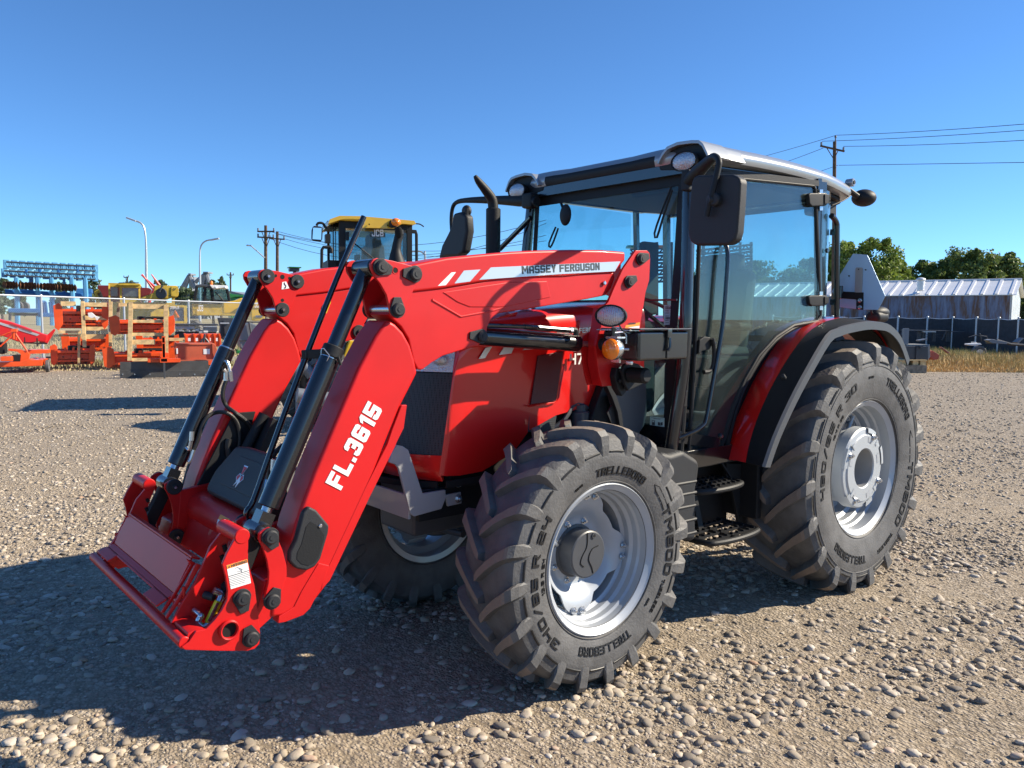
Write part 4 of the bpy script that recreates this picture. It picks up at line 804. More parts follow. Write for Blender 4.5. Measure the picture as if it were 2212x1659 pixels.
mb=MB(); mb.prism([V3((-.775,p.y,p.z)) for p in WL('E',[(862,418),(953,412),(948,575),(858,580)],('X',-.775))],(.001,0,0),0)
import itertools
for yy,hh,x0,x1 in ((432,20,872,945),(515,18,872,940)):
    x=x0; k=0
    while x<x1:
        w=(1.5,3,2,4,2.5)[k%5]; mb.prism([V3((-.7735,p.y,p.z)) for p in WL('E',[(x,yy),(x+w,yy),(x+w,yy+hh),(x,yy+hh)],('X',-.7735))],(.0006,0,0),1); x+=w+(2,3,1.5)[k%3]; k+=1
for yy in (426,460,472,482,505,540,560):
    for xx in (870,910): mb.prism([V3((-.7735,p.y,p.z)) for p in WL('E',[(xx,yy),(xx+28,yy-1),(xx+28,yy+3),(xx,yy+4)],('X',-.7735))],(.0006,0,0),1)
mb.build('barcode_label',[WHITE,DARK],cab)
fl=W('E',750,1330,FP); mb=MB()
def fpq(pts,h,mi): mb.prism([p+FPn*h for p in WL('E',pts,FP)],FPn*.0006,mi)
fpq([(750,1328),(868,1340),(866,1456),(748,1442)],.004,0); fpq([(757,1335),(861,1346),(861,1348),(757,1337)],.0048,1); fpq([(757,1435),(860,1448),(860,1450),(757,1437)],.0048,1)
for q in ([(767,1358),(790,1360),(790,1398),(767,1396)],[(815,1372),(833,1376),(833,1402),(815,1398)],[(836,1376),(854,1373),(854,1398),(836,1402)]): fpq(q,.0048,1)
fpq([(771,1362),(786,1363),(786,1374),(771,1373)],.0056,0)
for yy in (1410,1422): fpq([(765,yy),(850,yy+9),(850,yy+13),(765,yy+4)],.0048,1)
fpq([(780,1342),(835,1348),(835,1351),(780,1345)],.0048,1)
mb.build('fuel_label',[mat('label_green',(.55,.72,.66),.4),DARK],cab)

# ---- roof
def lamp(mb,c,a,b,rz=0,back=.07):
    """oval work lamp facing +X: dark bowl and rim, ribbed lens"""
    Mz=Matrix.Rotation(rz,3,'Z'); n=36; prof=[(-back,.35),(-back*.6,.75),(-.012,1.0),(.008,1.06),(.012,1.0),(.004,.90)]
    rows=[[V3(c)+Mz@V3((x,a*k*math.cos(t),b*k*math.sin(t))) for t in [2*math.pi*j/n for j in range(n+1)]] for x,k in prof]; mb.sheet(rows,1)
    mb.add([V3(c)+Mz@V3((-back,a*.35*math.cos(2*math.pi*j/n),b*.35*math.sin(2*math.pi*j/n))) for j in range(n)],[tuple(range(n))],1)
    G=[]; m_=28
    for i in range(m_+1):
        y=-1+2*i/m_; h=math.sqrt(max(0,1-y*y)); G.append([V3(c)+Mz@V3((.004+.018*(1-y*y)*(1-w*w)+(.0022 if i%2 else 0),a*.93*y,b*.93*h*w)) for w in (-1,-.6,-.2,.2,.6,1)])
    mb.sheet(G,0); mb.ball(V3(c)+Mz@V3((.004,0,0)),(.014,a*.32,b*.5),2 if len(G) else 0,14)
def roof_pt(t,inset,z,crown=0):
    # rounded-rect plan, t in [0,1)
    X0,X1,Yh=-.755,-2.47,.69; X0-=inset; X1+=inset; Yh-=inset; r=max(.16-inset*.5,.03)
    segs=[]; import math as M
    C=[(X0-r,Yh-r,0),(X1+r,Yh-r,90),(X1+r,-Yh+r,180),(X0-r,-Yh+r,270)]
    q=t*4; i=int(q)%4; f=q-int(q); cx,cy,a=C[i]
    nx,ny,_=C[(i+1)%4]
    if f<.5: an=R_(a+90*(f/.5)); x,y=cx+r*M.cos(an),cy+r*M.sin(an)
    else:
        g=(f-.5)/.5; an=R_(a+90); x0,y0=cx+r*M.cos(an),cy+r*M.sin(an); x1,y1=nx+r*M.cos(an),ny+r*M.sin(an); x,y=x0+(x1-x0)*g,y0+(y1-y0)*g
    u=(x+1.5)/.86; arch=.035*(1-u*u)
    bump=0
    if z>2.415: bump=.012*max(0,1-abs(x+.88)/.20)*(1 if abs(abs(y)-.53)<.16 else max(0,1-(abs(abs(y)-.53)-.16)/.06)) 
    y*=(1-.06*max(0,(x+1.0)/.25)) if x>-1.0 else 1
    y*=(1-.10*max(0,(-2.0-x)/.47)) if x<-2.0 else 1
    return V3((x,y,z+arch+(bump if inset<.1 else bump*.6)+crown))
mb=MB(); NT=96
loops=[(.05,2.385,0),(.0,2.395,0),(-.012,2.42,0),(-.006,2.445,0),(.03,2.475,0),(.05,2.478,0),(.12,2.49,0),(.35,2.505,0),(.60,2.515,0)]
rows=[[roof_pt(k/NT,i,z,c) for k in range(NT)]+[roof_pt(0,i,z,c)] for i,z,c in loops]; mb.sheet(rows,0)
mb.add([roof_pt(k/NT,.60,2.515) for k in range(NT)],[tuple(range(NT))],0)
# black underside
rows=[[roof_pt(k/NT,i,z,0) for k in range(NT+1)] for i,z in ((.05,2.383),(.10,2.375),(.5,2.375))]; mb.sheet(rows,1); mb.add([roof_pt(k/NT,.5,2.375) for k in range(NT)],[tuple(range(NT))],1)
rows=[[roof_pt(k/NT,i,z,0) for k in range(NT+1)] for i,z in ((.055,2.384),(.045,2.36),(.07,2.355),(.08,2.376))]; mb.sheet(rows,1)
for i_,f_ in enumerate(mb.f):
    c_=[sum(mb.v[j][k] for j in f_)/len(f_) for k in range(3)]
    if c_[0]>-.86 and abs(c_[1])<.38 and c_[2]<2.462: mb.m[i_]=1
roof=mb.build('cab_roof',[ROOF,BLKM],TR,sharp=45)
# front light housings and oval lamps
for s in (1,-1):
    mb=MB(s<0); X=-.75
    HP=[W('D',x,y,('X',X)) for x,y in ((190,322),(215,310),(250,240),(290,190),(370,155),(480,140),(540,140),(572,165),(612,245),(560,300),(430,350),(200,352))]
    mb.prism([(X-.05,p.y,p.z) for p in HP],(.045,0,0),1,.004)
    q=[(p.y,p.z) for p in HP[1:9]]; cy=sum(a for a,b in q)/len(q); cz=2.36
    outer=[(cy+(a-cy)*1.05,cz+(b-cz)*1.10+.004) for a,b in q]
    mb.prism([(X-.16,a,b) for a,b in outer]+[(X-.16,a,b) for a,b in reversed(q)],(.185,0,0),0,.002)
    mb.prism([(X-.30,a,b-.004) for a,b in outer],(.18,0,0),0,.01)
    mb.build('lamp_housing',[ROOF,BLKM],roof)
    c=W('D',405,280,('X',-.715)) 
    mb=MB(s<0); lamp(mb,c,.076,.047); mb.build('work_lamp',[LENS,BLKM,CHROME],roof)
# rear lamp on the roof
mb=MB(); c=W('D',1870,580,('Y',.60)); mb.ball(c,(.08,.075,.055),0,24); mb.tube([c+V3((.08,-.0,.0)),c+V3((.16,-.04,.05))],.018,10); mb.tube([W('D',1760,560,('Y',.62)),W('D',1700,600,('Y',.62)),W('D',1610,640,('Y',.6))],.005,6,0,sub=2); mb.box((-2.22,.52,2.33),(.2,.12,.12),0,.02); mb.build('rear_lamp',BLKM,roof)
mb=MB(); q=W('D',1765,455,('Y',.63)); mb.cyl(q-V3((0,.03,0)),q+V3((0,.02,0)),.025,20,0,.004); mb.cyl(q+V3((0,.02,0)),q+V3((0,.024,0)),.012,14,1); mb.build('bolt',[ROOF,BLKM],roof)

# ---- mirrors
MX=('X',-.40); mb=MB(); P=[V3((-.415,p.y,p.z)) for p in WL('D',[(560,400),(840,395),(890,415),(908,450),(900,600),(880,860),(860,930),(810,965),(540,972),(495,940),(477,880),(482,700),(505,470),(520,420)],MX)]
mb.prism(P,(.055,0,0),0,.022,seg=4); q=W('D',670,595,('X',-.36)); mb.cyl(q-V3((.01,0,0)),q+V3((.03,0,0)),.028,24,0,.006); mb.cyl(q+V3((.0,0,0)),q+V3((.035,-.02,0)),.018,14)
mi=mb.build('mirror',CHAR,TR)
mb=MB(); mb.prism([V3((-.417,p.y,p.z)) for p in WL('D',[(545,430),(870,430),(885,460),(855,920),(540,945),(500,900)],MX)],(-.002,0,0)); mb.build('mirror_glass',CHROME,mi)
mb=MB(); mp=[W('D',x,y,('X',xx)) for x,y,xx in ((440,440,-.66),(520,360,-.56),(620,265,-.43),(655,242,-.375),(685,275,-.355),(680,340,-.350),(628,560,-.335),(605,640,-.335),(585,730,-.335))]
mb.tube(mp,[.030,.032,.022,.014,.013,.013,.013,.012,.012],14,0,sub=3); mb.box(mp[0]+V3((0,0,.0)),(.06,.05,.10),0,.01); mb.build('mirror_arm',BLKM,mi)
mb=MB(); RX=('X',-.72); mb.tube([W('d',1160,436,RX),W('d',1120,434,RX),W('d',1055,432,RX),W('d',1005,433,RX),W('d',985,438,RX),W('d',977,452,RX),W('d',975,480,RX),W('d',978,520,RX)],[.03,.035,.024,.017,.014,.013,.013,.013],12,0,sub=3); mb.box(W('d',1145,434,RX),(.07,.09,.09),0,.015)
q=W('d',1008,450,('X',-.70)); mb.tube([q,q+V3((0,0,-.09))],.012,8); mb.build('mirror_arm',BLKM,TR)
mb=MB(); P=[V3((-.745,p.y,p.z)) for p in WL('d',[(990,462),(1005,458),(1018,466),(1020,500),(1012,545),(1000,555),(975,555),(957,560),(965,530),(978,505),(985,490)],RX)]; mb.prism(P,(.07,0,0),0,.02,seg=3); q=W('d',1008,456,RX); mb.ball(q,(.03,.04,.04),0,14); mb.build('mirror',CHAR,TR)
mb=MB(); mb.tube([W('d',1080,538,RX),W('d',1147,470,RX)],.016,10,0); mb.build('brace',BLK,TR)
# ---- rear fender (arched sheet)
def arch(fr,pts,Y): return [V3((p.x,Y,p.z)) for p in WL(fr,pts,('Y',Y))]
fa=arch('H',[(190,840),(230,700),(290,560),(370,390),(450,260),(530,160),(620,104),(720,75),(800,66)],.58)
fb=arch('H',[(325,858),(350,740),(400,590),(480,420),(570,270),(660,155),(740,100),(800,80),(870,70)],.78)
fc=arch('H',[(415,880),(470,720),(560,520),(650,350),(760,165),(820,128),(870,110),(970,90),(1040,92)],.93)
def ext(l,last): return l+last
n0=len(fa)
# continue the arch to the rear, following the wheel
def tail(p,Y,zs): return [V3((x,Y,z)) for x,z in zs]
ta=[(-2.45,1.60),(-2.65,1.52),(-2.80,1.40)]
fa+=tail(fa,.58,ta); fb+=tail(fb,.78,[(-2.35,1.615),(-2.55,1.55),(-2.72,1.42)])
fcx=arch('H',[(1100,108),(1160,175),(1205,295)],.93); fc=fc+fcx
def smooth(P,k=3):
    Q=[]
    for i in range(len(P)-1):
        p0=P[max(i-1,0)]; p1=P[i]; p2=P[i+1]; p3=P[min(i+2,len(P)-1)]
        for j in range(k): t=j/k; Q.append(.5*((2*p1)+(p2-p0)*t+(2*p0-5*p1+4*p2-p3)*t*t+(3*p1-p0-3*p2+p3)*t**3))
    return Q+[P[-1]]
fa,fb,fc=smooth(fa),smooth(fb),smooth(fc)
for s in (1,-1):
    mb=MB(s<0); up_=lambda l,d:[p+V3(d) for p in l]
    mb.sheet([up_(fa,(0,-.09,0)),fa,[(a*.35+b*.65)+V3((.006,0,.006)) for a,b in zip(fa,fb)],fb],0,.012); fe=mb.build('fender',REDM,TR,sharp=40)
    mb=MB(s<0); fb2=[p+V3((0,.001,0)) for p in fb]
    edge=[p+V3((-.012,.012,-.004)) for p in fc]; lip=[p+V3((0,.0,0))+(V3((-2.188,p.y,.735))-p).normalized()*.045 for p in edge]
    mb.sheet([fb2,[(b*.05+c*.95) for b,c in zip(fb2,fc)],fc],0,.010); mb.sheet([fc,edge,lip],1,.008)
    mb.sheet([[p+(V3((-2.188,p.y,.735))-p).normalized()*.03 for p in fb],[p+(V3((-2.188,p.y,.735))-p).normalized()*.03 for p in fa]],2,.006)
    q=W('H',532,392,('Y',.86)); mb.cyl(q+V3((-.01,0,-.01)),q+V3((.012,.0,.008)),.013,16,3,.003)
    mb.build('fender_extension',[BLKM,DGREY,HOLE,CHAR],fe,sharp=40)
    mb=MB(s<0); mb.prism([(-1.10,.60,.87),(-1.35,.60,.87),(-1.50,.60,1.2),(-1.75,.60,1.5),(-1.75,.60,1.56),(-1.45,.60,1.34),(-1.22,.60,1.1)],(0,-.12,0),0,.006); mb.box((-1.42,.50,.70),(.05,.34,.40),0,.01); mb.build('fender_bracket',BLKM,TR)
mb=MB(); q=W('L',650,1015,('Y',.62)); mb.box(q,(.16,.10,.07),0,.03,seg=4); mb.ball(q+V3((-.03,0,.03)),(.10,.05,.04),0); mb.tube([q+V3((.06,0,0)),q+V3((.09,0,.05)),q+V3((.0,0,.07))],.008,8,0,sub=3); mb.build('tail_lamp',BLKM,TR)
# grab rail at the rear corner, marker plate holder and the blank triangle sign
mb=MB(); GY=('Y',.70); mb.tube([W('D',x,y,GY) for x,y in ((1605,725),(1625,745),(1648,790),(1650,870),(1650,1300),(1648,1560))],.017,12,0,sub=3)
for y in (860,1430): mb.bar(W('D',1650,y,GY),W('D',1600,y,('Y',.66)),.02,.035)
mb.box(W('D',1660,1350,GY),(.03,.05,.08),0,.006); gr=mb.build('grab_rail',BLK,TR)
SX=-2.25; SPL=('X',SX)
mb=MB(); mb.prism(WL('L',[(262,765),(300,770),(300,760),(508,770),(505,945),(435,940),(437,840),(262,828)],SPL),(-.008,0,0),0,.002)
for x,y in ((483,850),(480,918)): q=W('L',x,y,SPL); mb.cyl(q,q+V3((.012,0,0)),.012,16,1,.002); mb.cyl(q+V3((.012,0,0)),q+V3((.025,0,0)),.007,8,1)
mb.prism(WL('L',[(420,770),(430,530),(440,518),(490,518),(503,530),(495,770)],SPL),(-.004,0,0),2,.001); mb.build('sign_bracket',[BLKM,ZINC,GREY],TR)
SB=mat('sign_back',(.40,.58,.80),.35,metal=.2)  # pale blue of the reflected sky put into the base colour
mb=MB(); P=WL('L',[(400,380),(545,392),(725,805),(652,945),(480,942),(268,915),(190,760),(262,600)],SPL); mb.prism([p-V3((.006,0,0)) for p in P],(-.003,0,0),0,.001)
for x,y in ((530,542),(363,603),(462,538)): q=W('L',x,y,SPL); mb.cyl(q-V3((.006,0,0)),q-V3((-.001,0,0)),.004,10,1)
mb.build('triangle_sign',[SB,BLKM],TR)
# ---- toolbox with lamps
TY=.85; mb=MB(); a=W('E',660,640,('Y',TY)); b=W('E',1062,612,('Y',TY)); c=W('E',1045,850,('Y',TY)); e=W('E',658,878,('Y',TY))
zt=(a.z+b.z)/2; zb=(c.z+e.z)/2; x0,x1=a.x,b.x; mb.box(((x0+x1)/2,TY-.11,(zt+zb)/2-.002),(x0-x1,.22,zt-zb),0,.012,seg=3)
mb.box(((x0+x1)/2,TY-.105,zt+.006),(x0-x1+.022,.235,.008),0,.003); mb.box(((x0*.45+x1*.55),TY-.0,(zt+zb)/2),(.010,.012,zt-zb-.01),0,.003); mb.build('toolbox',BLK,TR)
mb=MB(); xm=x0*.44+x1*.56; mb.box((xm,TY+.008,zt-.012),(.03,.012,.04),0,.003); mb.tube([(xm,TY+.012,zt-.03),(xm,TY+.016,zt-.07),(xm+.01,TY+.012,zt-.09)],.006,8,0,sub=2); mb.build('latch',BLK,TR)
# bracket
mb=MB(); c=W('C',1672,712,('Y',.79)); mb.tube([c+V3((-.02,0,-.05)),c+V3((-.02,0,-.085))],.012,10,0); mb.box(c+V3((-.03,.0,-.095)),(.05,.07,.008),1,.001); mb.box((x0-.0,.72,zt-.0),(.06,.20,.006),1,.001)
mb.tube([W('C',x,y,('Y',.80)) for x,y in ((1700,850),(1775,845),(1795,870),(1795,940))],.004,6,1); mb.box((x0+.005,.80,zb-.012),(.015,.03,.016),1,.002); mb.box((x0+.005,.72,(zt+zb)/2),(.012,.05,zt-zb+.03),1,.002)
mb.tube([c+V3((-.03,.0,.0)),c+V3((-.06,.01,-.06)),c+V3((-.11,.02,-.075)),c+V3((-.16,.02,-.06))],.004,6,0,sub=3); mb.build('lamp_bracket',[BLK,ZINC],TR)
mb=MB(); ry=Matrix.Rotation(R_(12),3,'Z'); lamp(mb,c,.074,.046,R_(12)); mb.build('work_lamp',[LENS,BLKM,LENS],TR)
q=W('C',1690,985,('Y',.80)); mb=MB(); mb.ball(q+V3((.012,0,0)),(.034,.046,.046),0,24); mb.lathe([(.046,.0),(.047,-.02),(.035,-.045),(.015,-.05),(0,-.05)],(q.x+.012,q.y,q.z),'X',28,1)
for k in range(7): mb.lathe([(.0455*math.cos(k*.22),.034*math.sin(k*.22)),(.0462*math.cos(k*.22+.03),.035*math.sin(k*.22+.03))],(q.x+.012,q.y,q.z),'X',24,0)
mb.cyl(q+V3((-.03,.03,0)),q+V3((-.045,.05,0)),.005,8,1); mb.build('turn_signal',[AMBER,ZINC],TR)
# ---- hydraulic coupler under toolbox
mb=MB(); q=W('E',650,990,('Y',.72)); mb.cyl(q-V3((0,.05,0)),q+V3((0,.05,0)),.036,28,0,.006); mb.cyl(q+V3((0,.045,0)),q+V3((0,.054,0)),.030,24,0,.004); 
mb.prism(WL('E',[(540,900),(600,885),(660,900),(700,960),(715,1050),(570,1120),(540,1060),(520,960)],('Y',.67)),(0,-.02,0),0,.006); mb.prism(WL('E',[(475,930),(540,940),(575,1100),(520,1165),(480,1100),(460,1000)],('Y',.64)),(0,-.04,0),0,.006)
for x,y in ((498,950),(495,1035)): r=W('E',x,y,('Y',.645)); mb.cyl(r,r+V3((0,.01,0)),.010,12,0,.002)
mb.build('hydraulic_coupler',BLKM,TR)
# ---- curved fender stay and side tank
mb=MB(); CP=[W('E',x,y,('Y',.50)) for x,y in ((420,1080),(470,1180),(500,1280),(515,1400),(510,1520))]; 
mb.prism(WL('E',[(395,1085),(440,1060),(480,1180),(515,1290),(530,1420),(520,1560),(495,1560),(500,1400),(480,1290),(440,1180)],('Y',.52)),(0,-.03,0),0,.003)
mb.prism(WL('E',[(395,1300),(440,1230),(490,1300),(500,1480),(480,1500)],('Y',.50)),(0,-.01,0),0,.002)
mb.build('stay',BLKM,TR)
mb=MB(); mb.prism(WL('E',[(455,1160),(520,1140),(650,1060),(705,1040),(715,960),(720,1300),(700,1400),(600,1560),(520,1600),(520,1420),(490,1300)],('Y',.46)),(0,-.05,0),0,.01); mb.build('air_duct',DGREY,TR)
mb=MB(); mb.box((-.62,.25,1.28),(.25,.3,.2),0,.03); mb.cyl((-.32,.33,1.02),(-.32,.33,1.16),.05,20,0,.006); mb.cyl((-.32,.33,1.16),(-.32,.33,1.19),.035,16,0); mb.tube([(-.1,.3,1.06),(-.2,.34,1.12),(-.3,.33,1.2),(-.45,.36,1.1),(-.5,.4,1.0)],.012,8,0,sub=3); mb.tube([(-.0,.3,1.0),(-.2,.36,1.02),(-.4,.36,1.06),(-.55,.34,1.12)],.008,8,0,sub=3); mb.cyl((-.15,.28,.98),(-.15,.37,.98),.04,20,0,.004); mb.build('engine_filter',DGREY,TR)
# fuel tank (moulded, ribbed)
mb=MB(); ty=.74; TK=[(175,962),(240,975),(320,950),(425,1015),(430,1060),(418,1150),(405,1215),(410,1300),(405,1400),(408,1500),(400,1552),(300,1540),(240,1520),(200,1300),(180,1100)]
P=WL('F',TK,('Y',ty)); mb.prism([V3((p.x,ty,p.z)) for p in P],(0,-.30,0),0,.03,seg=4)
for y in (1150,1222,1305,1395,1480):
    p0=W('F',418,y,('Y',ty)); z=p0.z; mb.tube([(p0.x+.010,ty-.28,z),(p0.x+.006,ty-.03,z),(p0.x+.02,ty-.006,z+.0),(p0.x+.22,ty-.004,z+.004)],.009,8,0)
mb.build('fuel_tank',CHAR,TR)
# steps
def step(zpx,y_in,y_out,x0,x1,name='step'):
    mb=MB(); z=zpx
    mb.tube([(x0,y_in,z),(x0,y_out-.05,z),(x0-.05,y_out,z),((x0+x1)/2,y_out+.02,z),(x1+.05,y_out,z),(x1,y_out-.05,z),(x1,y_in,z)],.016,10,0,sub=4)
    for k in range(4):
        yy=y_in+(y_out-y_in)*(k+.5)/4; mb.bar((x0,yy,z+.004),(x1,yy,z+.004),.018,.012)
        for j in range(9): mb.box((x0+(x1-x0)*(j+.5)/9,yy,z+.014),(.008,.02,.010),0)
    mb.bar(((x0+x1)/2,y_in,z),((x0+x1)/2,y_out,z),.03,.02); return mb.build(name,BLKM,TR)
s1=W('F',540,1215,('Y',.74)); s2=W('F',575,1545,('Y',.80)); 
step(s1.z,.50,.72,-.80,-1.20); step(s2.z,.52,.80,-.80,-1.24)
mb=MB(); mb.bar((-.95,.55,.75),(-1.0,.60,.44),.04,.012,up=(0,1,0)); mb.prism(WL('F',[(600,1035),(722,1040),(722,1480),(700,1490),(690,1480),(640,1230),(600,1130)],('Y',.56)),(0,-.02,0),0,.004); mb.bar(W('F',718,1045,('Y',.57)),W('F',720,1485,('Y',.57)),.02,.015); mb.box((-1.15,.42,.68),(.6,.04,.5),0,.01); mb.bar(W('F',550,1010,('Y',.62)),W('F',640,1150,('Y',.60)),.012,.012); mb.build('step_hanger',BLKM,TR)
# ================================================================ GROUND
RHz = Vector((math.sin(YAW), -math.cos(YAW), 0)); FHz = Vector((math.cos(YAW), math.sin(YAW), 0))
def hz(x): return 685.3+(x-1106)*.00874
def GP(x, y, D):
    """point at depth D metres seen at picture column x, row y (2212-wide)"""
    d = CF + CR*((x-1106)/FPX) - CU*((y-829.5)/FPX); return CAMP + d*(D/d.dot(FHz))
def gnd(x, D): p = GP(x, hz(x)+1.6244*FPX/D, D); p.z = 0; return p
def height(x, y):
    return .010*np.sin(x*1.7+.6*y)*np.cos(y*1.3-.4*x)+.006*np.sin(4.1*x+1.3)*np.sin(3.7*y+.5)+.004*np.sin(9*x-7*y)
def smoothed(x, y):     # flat under the wheels is not needed: the lugs bite in
    return height(x, y)-.006
def ruts(x, y):         # 0..1, 1 = bare packed dirt (wheel tracks and patches)
    u = x*.45+y*.89; v = -x*.89+y*.45
    b = np.exp(-((u-.15+.15*np.sin(v*.6))/.35)**2)+.9*np.exp(-((u+1.7+.2*np.sin(v*.5))/.40)**2)+.8*np.exp(-((u-1.55+.12*np.sin(v*.8))/.22)**2)
    b += .40*np.sin(1.1*x+.7)*np.sin(.9*y+2.0)+.35*np.sin(2.7*x-1.1*y)*np.sin(1.9*y+.8*x)+.35*np.sin(6.1*x+2.*y)*np.sin(5.3*y-1.7*x)+.15
    return np.clip(b, 0, 1)
rr = np.concatenate([np.linspace(.3, 9, 110), np.geomspace(9.2, 1800, 60)]); NA = 260
th = np.linspace(0, 2*np.pi, NA, endpoint=False); cx, cy = 1.0, .8
X = cx+rr[:, None]*np.cos(th); Y = cy+rr[:, None]*np.sin(th); Zz = smoothed(X, Y)*np.exp(-(rr[:, None]/12)**2)
vs_ = np.stack([X, Y, Zz], -1).reshape(-1, 3); vs_ = np.vstack([[[cx, cy, 0]], vs_]); fs_ = [(0, 1+k, 1+(k+1) % NA) for k in range(NA)]
for i in range(len(rr)-1):
    a = 1+i*NA; b = a+NA; fs_ += [(a+k, b+k, b+(k+1) % NA, a+(k+1) % NA) for k in range(NA)]
me = bpy.data.meshes.new('ground'); me.from_pydata(vs_.tolist(), [], fs_); me.shade_smooth()
def ramp(n, l, src, stops):
    r = n.new('ShaderNodeValToRGB'); e = r.color_ramp.elements
    while len(e) < len(stops): e.new(.5)
    for k, (p, c) in enumerate(stops): e[k].position = p; e[k].color = (*c, 1)
    l.new(src, r.inputs[0]); return r.outputs[0]
def gravel_material():
    m = bpy.data.materials.new('gravel_ground'); m.use_nodes = True; n = m.node_tree.nodes; l = m.node_tree.links; b = n['Principled BSDF']
    b.inputs['Roughness'].default_value = .95; b.inputs['Specular IOR Level'].default_value = .25
    tc = n.new('ShaderNodeTexCoord'); O = tc.outputs['Object']
    def noise(s, d=6, rough=.6):
        t = n.new('ShaderNodeTexNoise'); t.inputs['Scale'].default_value = s; t.inputs['Detail'].default_value = d; t.inputs['Roughness'].default_value = rough; l.new(O, t.inputs['Vector']); return t.outputs['Fac']
    def mix(f, a, c, t='MIX'):
        x = n.new('ShaderNodeMix'); x.data_type = 'RGBA'; x.blend_type = t
        if isinstance(f, float): x.inputs['Factor'].default_value = f
        else: l.new(f, x.inputs['Factor'])
        for s, q in (('A', a), ('B', c)):
            if isinstance(q, tuple): x.inputs[s].default_value = (*q, 1)
            else: l.new(q, x.inputs[s])
        return x.outputs['Result']
    dirt = ramp(n, l, noise(14, 10, .7), [(.3, (.25, .185, .12)), (.5, (.37, .29, .195)), (.72, (.49, .40, .28))])
    cols = []; hs = []
    for sc in (34, 75, 17):
        v = n.new('ShaderNodeTexVoronoi'); v.inputs['Scale'].default_value = sc; v.inputs['Randomness'].default_value = 1
        mp = n.new('ShaderNodeMapping'); mp.inputs['Scale'].default_value = (1, .75, 1); mp.inputs['Rotation'].default_value = (0, 0, sc*.3); l.new(O, mp.inputs[0]); l.new(mp.outputs[0], v.inputs['Vector'])
        s = n.new('ShaderNodeSeparateColor'); l.new(v.outputs['Color'], s.inputs[0])
        c = ramp(n, l, s.outputs[0], [(0, (.21, .18, .145)), (.35, (.34, .285, .225)), (.65, (.43, .365, .29)), (1, (.54, .475, .39))])
        k = ramp(n, l, v.outputs['Distance'], [(.25, (1, 1, 1)), (.62, (0, 0, 0))])
        cols.append((c, k)); hs.append(k)
    stones = mix(cols[1][1], (.17, .14, .105), cols[1][0]); stones = mix(cols[0][1], stones, cols[0][0])
    # bare tracks versus stony ground
    big = ramp(n, l, noise(.55, 4), [(.38, (0, 0, 0)), (.62, (1, 1, 1))])
    fine = ramp(n, l, noise(6, 3), [(.42, (0, 0, 0)), (.58, (1, 1, 1))])
    cov = mix(.5, big, fine)
    g = mix(cov, mix(.35, dirt, stones), mix(.85, dirt, stones))
    cd = n.new('ShaderNodeNewGeometry'); ln = n.new('ShaderNodeVectorMath'); ln.operation = 'LENGTH'; l.new(cd.outputs['Position'], ln.inputs[0])
    far = n.new('ShaderNodeMapRange'); far.inputs[1].default_value = 5; far.inputs[2].default_value = 12; l.new(ln.outputs['Value'], far.inputs[0])
    g = mix(far.outputs[0], g, stones)
    # dry grass land beyond the yard
    land = ramp(n, l, noise(.12, 6), [(.35, (.20, .19, .10)), (.55, (.34, .29, .17)), (.7, (.42, .36, .22))])
    f2 = n.new('ShaderNodeMapRange'); f2.inputs[1].default_value = 46; f2.inputs[2].default_value = 52; l.new(ln.outputs['Value'], f2.inputs[0])
    g = mix(f2.outputs[0], g, land)
    l.new(g, b.inputs['Base Color'])
    h = mix(.5, hs[0], hs[1]); h2 = mix(.45, h, noise(60, 8, .75))
    bp = n.new('ShaderNodeBump'); bp.inputs['Strength'].default_value = 1; bp.inputs['Distance'].default_value = .016; l.new(h2, bp.inputs['Height'])
    l.new(bp.outputs[0], b.inputs['Normal']); return m
me.materials.append(gravel_material())
go = bpy.data.objects.new('ground', me); COL.objects.link(go); setting(go)

# loose stones: one mesh nobody could count
def stone_mat():
    m = bpy.data.materials.new('stone'); m.use_nodes = True; n = m.node_tree.nodes; l = m.node_tree.links; b = n['Principled BSDF']; b.inputs['Roughness'].default_value = .8; b.inputs['Specular IOR Level'].default_value = .3
    a = n.new('ShaderNodeAttribute'); a.attribute_name = 'tone'; tc = n.new('ShaderNodeTexCoord')
    c = ramp(n, l, a.outputs['Fac'], [(0, (.17, .150, .130)), (.25, (.29, .24, .185)), (.5, (.40, .335, .255)), (.75, (.48, .41, .325)), (.93, (.56, .50, .43)), (1, (.42, .27, .18))])
    t = n.new('ShaderNodeTexNoise'); t.inputs['Scale'].default_value = 130; t.inputs['Detail'].default_value = 5; l.new(tc.outputs['Object'], t.inputs[0])
    x = n.new('ShaderNodeMix'); x.data_type = 'RGBA'; x.blend_type = 'MULTIPLY'; x.inputs['Factor'].default_value = .5; l.new(c, x.inputs['A']); l.new(t.outputs['Color'], x.inputs['B'])
    x2 = n.new('ShaderNodeMix'); x2.data_type = 'RGBA'; x2.inputs['Factor'].default_value = .62; l.new(x.outputs['Result'], x2.inputs['A']); l.new(c, x2.inputs['B'])
    l.new(x2.outputs['Result'], b.inputs['Base Color'])
    bp = n.new('ShaderNodeBump'); bp.inputs['Strength'].default_value = .35; bp.inputs['Distance'].default_value = .004; l.new(t.outputs['Fac'], bp.inputs['Height']); l.new(bp.outputs[0], b.inputs['Normal']); return m
STONE = stone_mat()
def ico(sub):
    bm = bmesh.new(); bmesh.ops.create_icosphere(bm, subdivisions=sub, radius=1); v = np.array([tuple(q.co) for q in bm.verts]); f = np.array([[q.index for q in g.verts] for g in bm.faces]); bm.free(); return v, f
